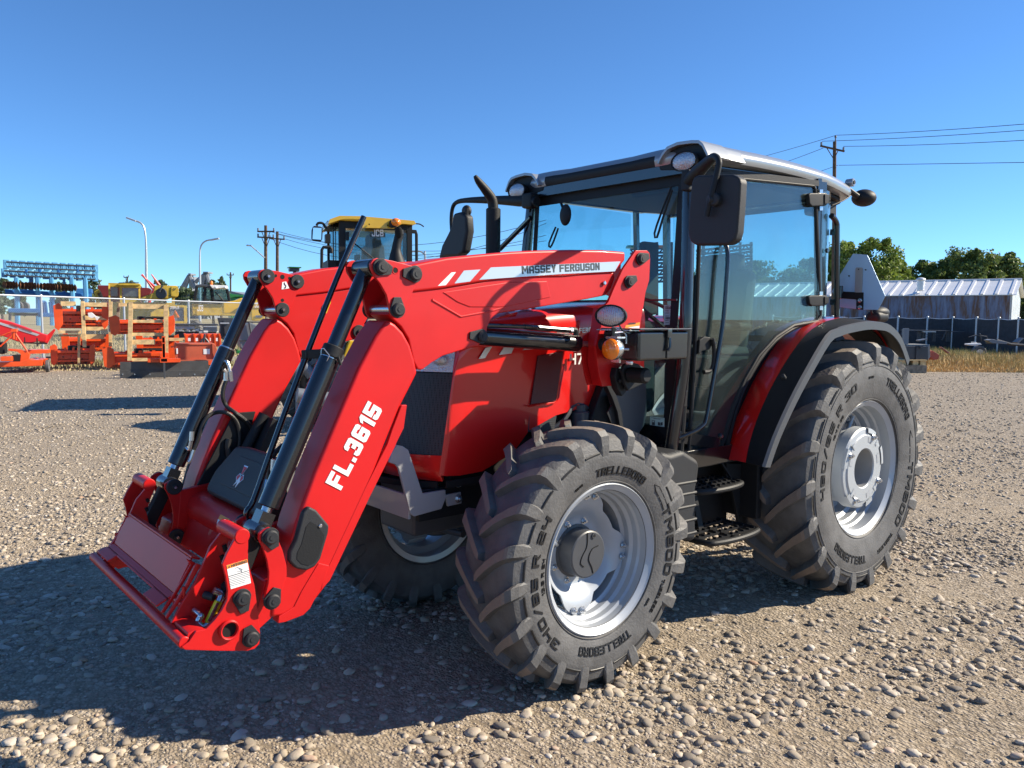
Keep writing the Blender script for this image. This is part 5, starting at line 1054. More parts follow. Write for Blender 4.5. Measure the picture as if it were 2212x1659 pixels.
def scatter(name, N, dmin, dmax, sub, smin, smax, dens_gain, label, power=1.0, band=1.15):
    v0, f0 = ico(sub)
    d = np.sqrt(rng.uniform(0, 1, N)*(dmax**2-dmin**2)+dmin**2) if power == 1 else dmin+(dmax-dmin)*rng.uniform(0, 1, N)**power
    a = rng.uniform(-.5, .5, N)*band*1.25
    F = np.array(FHz)[:2]; Rr = np.array(RHz)[:2]; P = np.array(CAMP)[:2]+(d*np.cos(a))[:, None]*F+(d*np.sin(a))[:, None]*Rr
    x, y = P[:, 0], P[:, 1]
    keep = rng.uniform(0, 1, N) < np.clip((1-.93*ruts(x, y)*np.exp(-(d/20)**2))*dens_gain, 0, 1)
    x, y, d = x[keep], y[keep], d[keep]; n = len(x)
    s = smin*(smax/smin)**(rng.uniform(0, 1, n)**3.0)
    sx = s*rng.uniform(.9, 1.5, n); sy = s*rng.uniform(.7, 1.1, n); sz = s*rng.uniform(.30, .62, n)
    var = [v0*(1+.16*np.sin(v0@rng.normal(0, 2.4, 3)+rng.uniform(0, 6))[:, None]+.10*np.sin(v0@rng.normal(0, 4, 3))[:, None]) for _ in range(14)]
    var += [np.round(v*2.1)/2.1*.8+v*.2 for v in var[:10]]
    V = np.stack(var)[rng.integers(0, 24, n)]
    V = V*np.stack([sx, sy, sz], -1)[:, None, :]
    t1 = rng.normal(0, .22, n); c, s_ = np.cos(t1)[:, None], np.sin(t1)[:, None]; V = np.stack([V[..., 0]*c-V[..., 2]*s_, V[..., 1], V[..., 0]*s_+V[..., 2]*c], -1)
    t2 = rng.uniform(0, 6.283, n); c, s_ = np.cos(t2)[:, None], np.sin(t2)[:, None]; V = np.stack([V[..., 0]*c-V[..., 1]*s_, V[..., 0]*s_+V[..., 1]*c, V[..., 2]], -1)
    z = smoothed(x, y)*np.exp(-(np.hypot(x-cx, y-cy)/12)**2)
    V = V+np.stack([x, y, z+sz*rng.uniform(-.25, .6, n)], -1)[:, None, :]
    F_ = (f0[None]+(np.arange(n)*len(v0))[:, None, None]).reshape(-1)
    me = bpy.data.meshes.new(name); me.vertices.add(n*len(v0)); me.vertices.foreach_set('co', V.reshape(-1).astype(np.float32))
    nf = n*len(f0); me.loops.add(nf*3); me.loops.foreach_set('vertex_index', F_.astype(np.int32)); me.polygons.add(nf); me.polygons.foreach_set('loop_start', np.arange(0, nf*3, 3, dtype=np.int32))
    at = me.attributes.new('tone', 'FLOAT', 'POINT'); at.data.foreach_set('value', np.repeat(rng.beta(1.6, 1.5, n), len(v0)).astype(np.float32))
    me.update(calc_edges=True); me.shade_smooth(); me.materials.append(STONE)
    o = bpy.data.objects.new(name, me); COL.objects.link(o); tag(o, label, 'gravel', None, 'stuff'); return o
scatter('gravel', 52000, 2.0, 6.2, 2, .0035, .028, 1, 'rounded beige and grey river stones in the near yard')
scatter('gravel', 110000, 6.2, 14, 1, .005, .025, .9, 'loose beige and grey gravel under and around the tractor', 1.25)
scatter('gravel', 60000, 14, 30, 1, .009, .030, .8, 'far loose gravel of the yard', 1.2)
scatter('gravel', 110000, 2.0, 6.2, 1, .0015, .006, 1, 'fine grit between the near stones')
# ================================================================ BACKGROUND
OR = mat('orange_paint', (.82,.085,.008), .35, coat=.4, noise=.12, nscale=4, dust=.08)
ORD = mat('orange_paint_dusty', (.60,.11,.045), .5, noise=.15, nscale=3, dust=.2)
WOOD = mat('pine_wood', (.74,.52,.25), .7, noise=.3, nscale=9, dust=.05); WOODG = mat('weathered_wood', (.28,.23,.17), .8, noise=.4, nscale=9)
BRED = mat('loader_red', (.62,.012,.016), .35, coat=.5, dust=.08)
YELO = mat('machine_yellow', (.78,.46,.012), .35, coat=.5, noise=.08, nscale=3, dust=.05); YELD = mat('faded_yellow', (.60,.40,.035), .55, noise=.25, nscale=3, dust=.12)
GALV = mat('galvanised', (.50,.52,.54), .4, metal=.5); BLUE = mat('implement_blue', (.02,.13,.36), .4, coat=.3, dust=.05); BLUL = mat('pale_blue', (.10,.32,.55), .45)
RUST = mat('rusty_disc', (.17,.07,.028), .8, noise=.5, nscale=7); MAR = mat('maroon', (.16,.012,.012), .5, noise=.2, nscale=2)
POLE = mat('pole_wood', (.13,.085,.055), .9, noise=.4, nscale=5); LAMPG = mat('lamp_pole_grey', (.48,.52,.56), .4, metal=.4); WIRE = mat('wire', (.06,.065,.07), .6)
GRN = mat('machine_green', (.012,.16,.03), .4, coat=.3); CONC = mat('concrete', (.26,.26,.25), .85, noise=.25, nscale=6, bump=.3, bscale=40); TANK = mat('dark_steel', (.04,.045,.055), .45, dust=.1)
GREYM = mat('mid_grey', (.16,.18,.21), .45, metal=.3, dust=.1); WHT = mat('white_paint', (.75,.75,.74), .4); BGGL = glass('machine_glass', (.55,.72,.75), .9, .06, 1.5); DRIM = mat('elevator_steel', (.22,.24,.27), .5, noise=.2, nscale=.5)
SMVR = mat('reflective_orange', (.95,.22,.03), .4); BACKR = mat('black_rubber_sheet', (.05,.055,.06), .6, dust=.25, noise=.3, nscale=4)
SK, XC = 0.0, 300.0         # turn of the picture-parallel faces about the vertical, and the column it turns about
def FV(): return (FHz-RHz*SK).normalized()
def SD_(x, D): return D*(1+SK*(x-XC)/FPX)
def bx(mb, f, x0, y0, x1, y1, D, dep, mi=0, bev=0, ground=False):
    """block whose front face spans the given rectangle at depth D and runs back dep metres"""
    a = Z(f, x0, y0); b = Z(f, x1, y1); p00 = GP(a[0], a[1], SD_(a[0], D)); p11 = GP(b[0], b[1], SD_(b[0], D))
    zt, zb = max(p00.z, p11.z), min(p00.z, p11.z); zb = 0 if ground else max(zb, 0)
    A = V3((p00.x, p00.y, zb)); B = V3((p11.x, p11.y, zb))
    mb.prism([A, B, B+FV()*dep, A+FV()*dep], (0, 0, zt-zb), mi, bev); return mb
def pg(mb, f, pts, D, dep, mi=0, bev=0):
    P = [Pt(f, x, y, D) for x, y in pts]
    for p in P: p.z = max(p.z, .003)
    mb.prism(P, FV()*dep, mi, bev); return mb
def tb(mb, f, pts, D, r, mi=0, n=8, sub=0):
    Ds = D if isinstance(D, (list, tuple)) else [D]*len(pts)
    P = [Pt(f, x, y, d) for (x, y), d in zip(pts, Ds)]
    for p in P: p.z = max(p.z, r if not isinstance(r, list) else 0)
    mb.tube(P, r, n, mi, sub=sub); return mb
def Pt(f, x, y, D):
    q = Z(f, x, y); return GP(q[0], q[1], SD_(q[0], D))
class TH:
    """a thing whose parts are built in world space and then hung on an Empty at its foot"""
    def __init__(s, name, label, cat, foot, group=None): s.r = thing(name, label, cat, foot, 0, group)
    def part(s, name, mb, mats, label=None, parent=None, sharp=32): return mb.build(name, mats, parent or s.r, sharp, label)
def txt(mb, s, f, x0, y0, x1, D, size, mi, bold=.0, off=.01, sx=1):
    """writing facing the viewer between two columns"""
    a = Pt(f, x0, y0, D)-FHz*off; b = Pt(f, x1, y0, D)-FHz*off; k = len(mb.v); u = (b-a).normalized()
    mb.text(s, size, lambda x, y, h: a+u*x+V3((0, 0, y))-FHz*h, mi, bold=bold, extr=.001)
    L = (b-a).length; e = max((V3(v)-a).dot(u) for v in mb.v[k:]); mb.v[k:] = [tuple(V3(v)+u*((V3(v)-a).dot(u)*(L/e-1))) for v in mb.v[k:]]

def wheel_bg(mb, c, ax, R, w, mi_t=0, mi_r=1, rim=.55, lugs=0):
    """plain wheel about axis ax; tyre profile, dished rim"""
    ax = V3(ax).normalized(); u = ax.cross(V3((0, 0, 1))).normalized(); k = V3((0, 0, 1)); c = V3(c); n = 36
    def ring(prof, mi):
        rows = [[c+ax*h+(u*math.cos(a)+k*math.sin(a))*r for a in [2*math.pi*j/n for j in range(n+1)]] for r, h in prof]; mb.sheet(rows, mi)
    ring([(R*rim, w*.42), (R*.8, w*.5), (R*.95, w*.42), (R, w*.3), (R, -w*.3), (R*.95, -w*.42), (R*.8, -w*.5), (R*rim, -w*.42)], mi_t)
    for s in (1, -1): ring([(R*rim*1.02, s*w*.43), (R*rim*.92, s*w*.40), (R*rim*.86, s*w*.2), (R*rim*.4, s*w*.12), (R*rim*.3, s*w*.22), (0.001, s*w*.22)], mi_r)
    for j in range(lugs):
        for s in (1, -1):
            a = 2*math.pi*(j+(.5 if s < 0 else 0))/lugs; b = a+.16
            p = c+(u*math.cos(a)+k*math.sin(a))*R; q = c+(u*math.cos(b)+k*math.sin(b))*R*.985+ax*s*w*.46; mb.bar(p, q, .05*R/.6, .06*R/.6, mi_t, up=(p-c).normalized())

# ---- yellow wheel loader behind the arms
D0 = 14.2; SK, XC = .35, 800.
t = TH('wheel_loader', 'yellow wheel loader with tall black cab parked behind the red loader arms', 'wheel loader', gnd(800, 15.5))
mb = MB(); cab_l, cab_r = 425, 1090
for x0, x1, D, y1 in ((425,485,D0,640),(1045,1090,D0,640),(320,345,D0+1.3,640),(372,382,D0+.2,640),(395,402,D0+.2,640)): bx(mb,'K',x0,205,x1,y1,D,.10)
bx(mb,'K',425,190,1090,295,D0,.12); bx(mb,'K',425,575,1090,640,D0,.12); bx(mb,'K',325,205,430,262,D0+.3,.9); bx(mb,'K',325,560,430,640,D0+.1,1.3)
bx(mb,'K',1010,200,1060,560,D0+1.3,.08); bx(mb,'K',470,200,490,600,D0+1.35,.06); cabp = t.part('cab_frame', mb, BLKM)
mb = MB(); bx(mb,'K',485,292,1045,578,D0+.03,.01); mb.cut(); bx(mb,'K',345,262,425,560,D0+.6,.01); t.part('cab_window', mb, BGGL, parent=cabp)
mb = MB(); bx(mb,'K',490,310,1010,565,D0+1.5,.01); t.part('rear_window', mb, BGGL, parent=cabp)
mb = MB(); pg(mb,'K',[(320,250),(345,190),(430,160),(620,163),(1110,205),(1125,235),(1090,240),(1000,232),(925,275),(640,268),(610,190),(480,188),(440,195),(330,230)],D0-.12,1.8,0,.03)
pg(mb,'K',[(320,245),(350,195),(435,170),(1115,212),(1120,232),(430,200)],D0-.10,1.9,0,.02)
for x,y in ((648,235),(700,238),(868,247)): q=Pt('K',x,y,D0-.13); mb.cyl(q,q-FHz*.01,.012,10,1)
t.part('cab_roof', mb, [YELO, HOLE])
mb = MB(); q=Pt('K',942,218,D0-.25); mb.ball(q,(.085,.085,.07),0,20); t.part('beacon', mb, AMBER)
mb = MB(); q=Pt('K',915,215,D0-.18); mb.cyl(q-FHz*.0,q+V3((0,0,-.10)),.07,16,0,.01); mb.bar(Pt('K',900,222,D0-.15),Pt('K',930,222,D0),.05,.08); t.part('beacon_bracket', mb, BLKM)
mb = MB(); bx(mb,'K',712,310,845,356,D0,.005,0); txt(mb,'JCB','K',725,348,832,D0,.17,1,.008,.012); t.part('window_sign', mb, [DARK, WHITE])
mb = MB(); pg(mb,'K',[(680,340),(700,325),(800,330),(812,400),(838,450),(845,560),(640,560),(650,440),(682,425)],D0+.8,.25,0,.05); bx(mb,'K',690,360,730,560,D0+.75,.08); bx(mb,'K',585,510,620,560,D0+.6,.3); t.part('seat', mb, SEAT)
mb = MB(); tb(mb,'K',[(950,600),(945,540),(945,470),(955,400),(970,340),(975,300)],D0-.9,[.16,.12,.08,.07,.072,.078],0,18,sub=3); q=Pt('K',975,305,D0-1.02); tb(mb,'K',[(972,330),(970,290)],D0-.95,.075,0,16)
q=Pt('K',968,312,D0-1.0); mb.ball(q,(.062,.03,.10),1,16,Matrix((RHz,FHz,V3((0,0,1)))).transposed()); t.part('exhaust_stack', mb, [POLE if 0 else BLKM, HOLE])
mb = MB(); tb(mb,'K',[(320,270),(300,262),(285,235),(265,225),(235,228),(222,250)],D0-.05,.022,0,8,sub=2); m_ = t.part('mirror_arm', mb, BLKM)
mb = MB(); P=[Pt('K',x,y,D0-.1) for x,y in ((188,262),(200,250),(265,258),(280,275),(275,375),(262,393),(190,385),(176,368),(178,290))]; mb.prism(P,FV()*.06,0,.012); mb.prism([Pt('K',x,y,D0-.101) for x,y in ((192,268),(268,272),(264,378),(186,372))],-FHz*.004,1); t.part('mirror', mb, [BLKM, CHROME], parent=m_)
mb = MB(); tb(mb,'K',[(268,630),(270,470),(285,445),(345,445),(358,460),(358,500)],D0-.05,.028,0,8); mb.cut(); tb(mb,'K',[(1088,300),(1120,300),(1128,330),(1130,640)],D0+.1,.028,0,8); bx(mb,'K',1085,290,1125,318,D0,.1); mb.cut(); bx(mb,'K',305,325,350,405,D0-.05,.2); mb.cut(); tb(mb,'K',[(1120,232),(1160,237),(1195,260)],D0,.012,0,6,sub=3); mb.cut(); bx(mb,'K',490,305,518,385,D0-.04,.03); mb.cut(); tb(mb,'K',[(570,415),(740,550)],D0-.06,.012); t.part('grab_rail', mb, BLKM)
mb = MB(); bx(mb,'K',300,640,1150,1100,D0+.2,2.0,0,.03); bx(mb,'K',80,560,0,1100,D0+1,.5,0) if 0 else None; t.part('front_frame', mb, TANK)
mb = MB(); pg(mb,'K',[(520,1290),(640,1300),(640,1330),(590,1350),(560,1470),(460,1450)],11.2,.5,0,.02); pg(mb,'K',[(240,1360),(440,1270),(520,1280),(560,1300),(560,1470),(470,1450),(380,1380)],12.6,.6,0,.02); t.part('fender', mb, YELO)
mb = MB(); c=Pt('K',215,1480,12.4); c.z=.78; wheel_bg(mb,c,(FHz*.25+RHz*-.97),.78,.55,0,1,.55,18); t.part('wheel', mb, [RUB, YELO])
mb = MB(); c=Pt('K',520,1600,11.9); c.z=.78; wheel_bg(mb,c,(FHz*.25+RHz*-.97),.78,.55,0,1,.5,18); t.part('wheel', mb, [RUB, YELO])
mb = MB(); c=gnd(1010,12.4); c.z=.78; wheel_bg(mb,c,(FHz*.25+RHz*-.97),.78,.55,0,1,.5,18); t.part('wheel', mb, [RUB, YELO])
mb = MB(); c=gnd(940,18); c.z=.78; wheel_bg(mb,c,(FHz*.25+RHz*-.97),.78,.55,0,1,.5,18); t.part('wheel', mb, [RUB, YELO])
mb = MB(); tb(mb,'K',[(0,1560),(120,1540),(180,1600)],11.4,.09,0,12); tb(mb,'B',[(560,1360),(700,1380),(870,1400)],11.0,.10,0,12); bx(mb,'B',548,1160,590,1659,11.6,.2,0,.03); t.part('loader_linkage', mb, GREYM)

SK, XC = 0., 300.
# ---- chain link fence on the left
def chain_mat():
    m = bpy.data.materials.new('chain_link'); m.use_nodes = True; n = m.node_tree.nodes; l = m.node_tree.links; b = n['Principled BSDF']; b.inputs['Base Color'].default_value = (.30,.31,.32,1); b.inputs['Metallic'].default_value = .5; b.inputs['Roughness'].default_value = .45
    tc = n.new('ShaderNodeTexCoord'); s = n.new('ShaderNodeSeparateXYZ'); l.new(tc.outputs['UV'], s.inputs[0])
    def M(op, a, c=None, v=None):
        x = n.new('ShaderNodeMath'); x.operation = op; l.new(a, x.inputs[0])
        if c is not None: l.new(c, x.inputs[1])
        if v is not None: x.inputs[1].default_value = v
        return x.outputs[0]
    P = .085
    def line(src): return M('LESS_THAN', M('ABSOLUTE', M('SUBTRACT', M('FRACT', M('DIVIDE', src, v=P)), v=.5)), v=.045)
    w = M('MAXIMUM', line(M('ADD', s.outputs[0], s.outputs[1])), line(M('SUBTRACT', s.outputs[0], s.outputs[1])))
    l.new(w, b.inputs['Alpha']); return m
CHAIN = chain_mat()
def fence_panel(t, A, B, h, mat_, name='mesh_panel', uv=True):
    me = bpy.data.meshes.new(name); L = (B-A).length
    me.from_pydata([A, B, B+V3((0,0,h)), A+V3((0,0,h))], [], [(0,1,2,3)]); u = me.uv_layers.new(); 
    for i,c in enumerate(((0,0),(L,0),(L,h),(0,h))): u.data[i].uv = c
    me.materials.append(mat_); o = bpy.data.objects.new(name, me); COL.objects.link(o); o.parent = t.r; o.location = -t.r.location; return o
def fence_run(label, x_of, posts, h, r=.035):
    pass
FH_ = 2.22; a = gnd(93.7, 28.3); b = gnd(409.7, 36.2); u = (b-a)/ (b-a).length; seg = (b-a).length/2
t = TH('chain_link_fence', 'galvanised chain link fence with top rail behind the orange machinery', 'fence', a)
N0, N1 = -2, 5; P0 = a+u*seg*N0; P1 = a+u*seg*N1
mb = MB(); mb.tube([P0+V3((0,0,FH_)), P1+V3((0,0,FH_))], .028, 8); t.part('top_rail', mb, GALV)
for k in range(N0, N1+1):
    p = a+u*seg*k; mb = MB(); mb.tube([p, p+V3((0,0,FH_+.03))], .042, 10); mb.ball(p+V3((0,0,FH_+.03)), (.05,.05,.04), 0, 10); t.part('post', mb, GALV)
fence_panel(t, P0+FHz*.03+V3((0,0,.05)), P1+FHz*.03+V3((0,0,.05)), FH_-.08, CHAIN)

SK = .42
# ---- spare red loader boom lying on the ground at the left edge
t = TH('loader_boom', 'spare red loader boom with silver stripe lying on the ground at the left edge', 'loader boom', gnd(40, 25))
mb = MB(); pg(mb,'I',[(-500,700),(-150,860),(0,925),(120,955),(330,1030),(500,1095),(555,1110),(560,1150),(540,1200),(450,1190),(330,1215),(200,1190),(0,1115),(-500,960)],25,.25,0,.03); pg(mb,'I',[(460,1200),(640,1040),(660,1050),(560,1220)],25.2,.1,0,.01); t.part('boom', mb, BRED)
mb = MB(); pg(mb,'I',[(-400,790),(0,960),(470,1105),(440,1125),(0,990),(-400,830)],24.99,.006,0); A=Pt('I',115,1003,24.98); B=Pt('I',378,1085,24.98); U=(B-A).normalized(); k=len(mb.v); mb.text('MASSEY FERGUSON',.10,lambda x,y,h:A+U*x+V3((0,0,1))*y*.9-FHz*(h+.003),1,bold=.003,extr=.001); e=max((V3(v)-A).dot(U) for v in mb.v[k:]); f=(B-A).length/e; mb.v[k:]=[tuple(V3(v)+U*((V3(v)-A).dot(U)*(f-1))) for v in mb.v[k:]]; t.part('decal', mb, [DSILV, DARK])
# ---- finishing mower
t = TH('finishing_mower', 'orange three point finishing mower with a small black wheel at the far left', 'mower', gnd(60, 23.2)); D = 23
mb = MB(); pg(mb,'I',[(-420,1430),(0,1435),(230,1430),(330,1400),(360,1400),(380,1410),(505,1405),(500,1480),(330,1485),(0,1495),(-420,1495)],D,1.3,0,.02); bx(mb,'I',0,1370,140,1425,D-.1,.4,0,.02); pg(mb,'I',[(95,1275),(230,1285),(320,1310),(350,1340),(340,1400),(240,1430),(245,1340),(200,1310),(95,1300)],D+.1,.15,0,.01); bx(mb,'I',320,1288,572,1332,D+.3,.5,0,.015); t.part('deck', mb, OR)
mb = MB(); tb(mb,'I',[(0,1250),(140,1120),(155,1070)],D+.3,.022,0); tb(mb,'I',[(0,1130),(135,1075)],D+.6,.02,0); tb(mb,'I',[(185,1100),(325,1310)],D+.1,.024,0); tb(mb,'I',[(160,1040),(160,1160)],D+.3,.03,0); tb(mb,'I',[(190,1040),(190,1170)],D+.5,.02,0); bx(mb,'I',130,1040,195,1075,D+.25,.25,0); t.part('hitch_frame', mb, OR)
mb = MB(); bx(mb,'I',285,1140,300,1200,D+.2,.04); bx(mb,'I',430,1150,450,1250,D+.2,.04); bx(mb,'I',545,1370,600,1390,D+.2,.1); bx(mb,'I',140,1350,245,1430,D+.1,.3,0,.03); bx(mb,'I',-60,1200,60,1340,D+.4,.4,0,.05); tb(mb,'I',[(280,1205),(440,1210),(560,1215)],D+.3,.02); t.part('gearbox', mb, BLKM)
mb = MB(); bx(mb,'I',80,1200,250,1280,D+.7,.3,0,.04); t.part('carton', mb, WOOD) if 0 else None
mb = MB(); c=Pt('I',563,1450,D+.2); c.z=.17; wheel_bg(mb,c,RHz*-.9+FHz*-.4,.17,.10,0,1,.5); t.part('wheel', mb, [RUB, GREYM])
# ---- crated rotary tillers
def tiller(label, f, x0, y0, x1, y1, D, grp, cover=OR):
    t = TH('rotary_tiller', label, 'tiller', Pt(f,(x0+x1)/2,y1,D), grp); w = x1-x0; h = y1-y0
    mb = MB(); pg(mb,f,[(x0,y0+h*.1),(x0+w*.10,y0),(x0+w*.16,y0+h*.1),(x0+w*.18,y0+h*.75),(x0+w*.10,y1),(x0+w*.03,y0+h*.9)],D,.05,0,.01); mb.cut(); pg(mb,f,[(x1-w*.12,y0+h*.1),(x1-w*.02,y0),(x1,y0+h*.3),(x1-w*.01,y0+h*.8),(x1-w*.08,y1),(x1-w*.14,y0+h*.7)],D,.05,0,.01); t.part('side_plate', mb, cover)
    mb = MB(); bx(mb,f,x0+w*.14,y0+h*.30,x1-w*.10,y0+h*.42,D+.05,.5,0,.01); bx(mb,f,x0+w*.14,y0+h*.46,x1-w*.10,y0+h*.70,D+.16,.03,0,.01); bx(mb,f,x0+w*.16,y0+h*.74,x1-w*.12,y0+h*.80,D+.02,.06,0,.01); bx(mb,f,x0+w*.12,y0+h*.22,x1-w*.10,y0+h*.92,D+.42,.05,0,.01)
    for q in (.3,.48,.66): pg(mb,f,[(x0+w*q,y0+h*.42),(x0+w*(q+.02),y0+h*.16),(x0+w*(q+.06),y0+h*.16),(x0+w*(q+.08),y0+h*.42)],D+.08,.04,0)
    t.part('hood', mb, cover)
    mb = MB(); a=Pt(f,x0+w*.14,y0+h*.62,D+.3); b=Pt(f,x1-w*.12,y0+h*.62,D+.3); mb.tube([a,b],.035,8)
    for k in range(9):
        c=a.lerp(b,(k+.5)/9)
        for j in range(4): an=k*.7+j*math.pi/2; e=c+(FHz*math.cos(an)+V3((0,0,1))*math.sin(an))*.17; mb.bar(c,e,.012,.03); mb.bar(e,e+RHz*.05,.012,.03)
    t.part('tine_rotor', mb, TANK)
    mb = MB(); q=Pt(f,x0+w*.5,y0+h*.22,D+.2); mb.box(q,(.22,.22,.2),0,.03); a=Pt(f,x0+w*.52,y0+h*.12,D+.15); b=Pt(f,x0+w*.9,y0+h*.14,D+.15); mb.tube([a,a.lerp(b,.3),a.lerp(b,.35),b],[.03,.03,.045,.04],10); t.part('gearbox', mb, BLKM)
def crate(label, f, posts, slats, D, dep, grp, name='wooden_crate'):
    t = TH(name, label, 'crate', Pt(f,posts[0][0],posts[0][3],D), grp)
    for k,(x0,y0,x1,y1,lean,dd) in enumerate(posts):
        mb = MB(); P=[Pt(f,x,y,D+dd) for x,y in ((x0,y0),(x1,y0),(x1+lean,y1),(x0+lean,y1))]
        for p in P: p.z=max(p.z,.01)
        mb.prism(P,FV()*.09,0,.004); t.part('post',mb,WOOD if dd<.5 else WOODG)
    for (x0,y0,x1,y1,dd) in slats:
        mb = MB(); bx(mb,f,x0,y0,x1,y1,D+dd,.04,0,.003); t.part('slat',mb,WOOD)
G1='orange rotary tillers stacked in wooden crates'; G2='wooden crates around the orange tillers'
tiller('orange rotary tiller in the upper level of the left crate stack','I',630,730,1290,1060,24.0,G1)
tiller('orange rotary tiller on the ground under the left crate stack','I',590,1220,1130,1480,24.0,G1)
crate('upright pine crate frame around the left pair of tillers','I',[(955,712,1000,1260,25,-.05),(1290,715,1332,900,0,.0),(920,1120,950,1475,0,.05),(1290,1080,1330,1250,0,.3)],[(720,712,900,770,.05),(1000,725,1270,778,.0),(1000,885,1280,935,.1),(1000,1015,1275,1060,.1),(960,1105,1240,1160,.1),(690,1060,960,1095,.1),(700,1105,950,1130,.5)],23.9,.8,G2)
tiller('orange rotary tiller lying low behind the left crate stack','I',720,1085,1330,1330,25.4,G1)
tiller('orange rotary tiller seen through the middle of the right crate','J',540,930,1050,1130,24.7,G1)
tiller('orange rotary tiller in the upper level of the right crate stack','J',230,710,1000,950,23.4,G1)
tiller('orange rotary tiller at the bottom of the right crate stack','J',150,1080,1010,1330,23.4,G1)
crate('upright pine crate frame around the right pair of tillers','J',[(460,562,512,1240,-15,-.08),(868,590,922,1210,0,-.08),(335,560,370,760,-20,.9),(235,560,272,730,0,.9)],[(345,570,440,610,.8),(512,580,870,640,.0),(512,765,860,800,.0),(505,915,860,950,.0),(505,995,770,1050,.0),(500,1210,680,1245,.0),(650,1100,790,1125,.5),(930,975,1110,1010,.6)],23.3,.8,G2)
mb = MB(); pg(mb,'I',[(1040,850),(1090,845),(1140,890),(1185,900),(1150,945),(1120,900),(1090,915),(1050,900)],23.8,.05,0,.01); q=mb.build('plastic_bag',WHT); tag(q,'white plastic bag tied inside the left crate stack','bag')
# ---- box blade with rubber edge, and the bucket beside it
D=20.3
t = TH('snow_blade', 'wide orange blade frame with a black rubber edge and upright mast', 'snow blade', gnd(350, D))
mb = MB(); bx(mb,'J',360,1255,1390,1355,D,.03,0,.004); pg(mb,'J',[(358,1350),(1388,1352),(1388,1440),(1250,1450),(400,1440),(358,1425)],D-.02,.03,0,.003); t.part('rubber_edge', mb, BACKR)
mb = MB()
for x in (395,535,710,880,1058,1230,1355): q=Pt('J',x,1397,D-.02); mb.cyl(q,q-FHz*.015,.018,8)
t.part('bolt', mb, ZINC)
mb = MB(); bx(mb,'J',680,1218,830,1258,D-.15,.2,0,.008); mb.cut(); bx(mb,'J',915,1215,1062,1258,D-.15,.2,0,.008); bx(mb,'J',830,1215,915,1256,D-.35,.5,1,.0); 
for q in ((826,1208,838,1258),(908,1208,920,1258),(826,1208,920,1216),(826,1252,920,1260)): bx(mb,'J',*q,D-.38,.5,0)
bx(mb,'J',820,1150,930,1210,D-.1,.3,0,.01); bx(mb,'J',1385,1240,1440,1290,D,.1,0,.01); t.part('blade_frame', mb, [OR, HOLE])
mb = MB(); bx(mb,'J',848,955,888,1200,D-.2,.06,1,.003); 
for q in ((846,955,856,1200),(880,955,890,1200),(846,955,890,968),(846,1030,890,1042)): bx(mb,'J',*q,D-.23,.05,0)
bx(mb,'J',862,1262,890,1445,D-.4,.06,2,.004); t.part('mast', mb, [OR, HOLE, TANK])
t = TH('tractor_bucket', 'orange tractor bucket with a white label lying beside the crates', 'bucket', gnd(430, 21.5)); D=21
mb = MB(); pg(mb,'J',[(1020,1045),(1430,1040),(1470,1240),(1440,1250),(1030,1245),(1010,1210)],D,.04,0,.006); pg(mb,'J',[(1430,1040),(1470,1050),(1500,1150),(1470,1245),(1435,1150)],D-.05,.7,0,.006); pg(mb,'J',[(1000,1020),(1020,1045),(1030,1210),(1005,1200),(985,1080)],D-.05,.7,0,.006); bx(mb,'J',1020,1040,1440,1055,D-.02,.7,0,.006); bx(mb,'J',1010,1232,1470,1250,D-.15,.2,0,.004); t.part('shell', mb, ORD)
mb = MB(); bx(mb,'J',1330,1103,1405,1163,D-.008,.004); bx(mb,'J',1015,1095,1035,1160,D-.06,.004); t.part('label', mb, WHITE)
t = TH('land_roller', 'orange ribbed drum cover with white labels behind the bucket', 'roller', gnd(450, 22.6)); D=22.2
mb = MB()
for k,x in enumerate((1100,1205,1290,1370,1440,1500)): 
    pg(mb,'J',[(x,925),(x+22,922),(x+34,960),(x+38,1070),(x+16,1075),(x+14,970)],D-.02,.5,0,.006)
pg(mb,'J',[(1105,930),(1500,925),(1520,960),(1525,1075),(1130,1080),(1120,970)],D+.02,.5,0,.03); t.part('drum', mb, OR)
mb = MB()
for x in (1150,1235,1385,1465): bx(mb,'J',x,975,x+32,1012,D-.01,.004)
t.part('label', mb, WHITE); mb = MB(); tb(mb,'J',[(1300,1045),(1310,1000),(1350,980),(1390,1030)],D-.25,.03,0,8,sub=2); tb(mb,'J',[(1330,1040),(1345,930)],D-.25,.03); t.part('hitch', mb, TANK)
# grey and black attachments
t = TH('skid_bucket', 'black skid steer bucket standing on its edge behind the left cylinder', 'bucket', gnd(500, 24)); D=23.6
mb = MB(); pg(mb,'J',[(1500,740),(1700,745),(1720,775),(1690,850),(1640,980),(1560,1000),(1515,960),(1530,850)],D,.7,0,.02); pg(mb,'J',[(1560,770),(1690,760),(1650,860),(1580,960)],D-.1,.1,0,.01); bx(mb,'J',1525,795,1630,812,D-.14,.03,1); t.part('shell', mb, [TANK, GALV])
t = TH('grapple_bucket', 'grey curved bucket lying on the gravel beside the far loader arm', 'bucket', gnd(530, 22.8)); D=22.6
mb = MB(); pg(mb,'J',[(1770,830),(1880,800),(1960,830),(2020,900),(2000,1060),(1900,1110),(1790,1120),(1750,1080),(1745,1010)],D,.9,0,.04); pg(mb,'J',[(1740,1000),(1990,1000),(1990,1012),(1740,1014)],D-.03,.05,1); pg(mb,'J',[(1760,780),(2010,785),(2015,800),(1765,800)],D+.1,.1,1); tb(mb,'J',[(1860,790),(1880,900),(1900,1000)],D-.05,.03,1); t.part('shell', mb, [GREYM, TANK])
t = TH('metal_pallet', 'low pallet stacked with silver machine parts in front of the fence', 'pallet', gnd(430, 26)); D=25.5
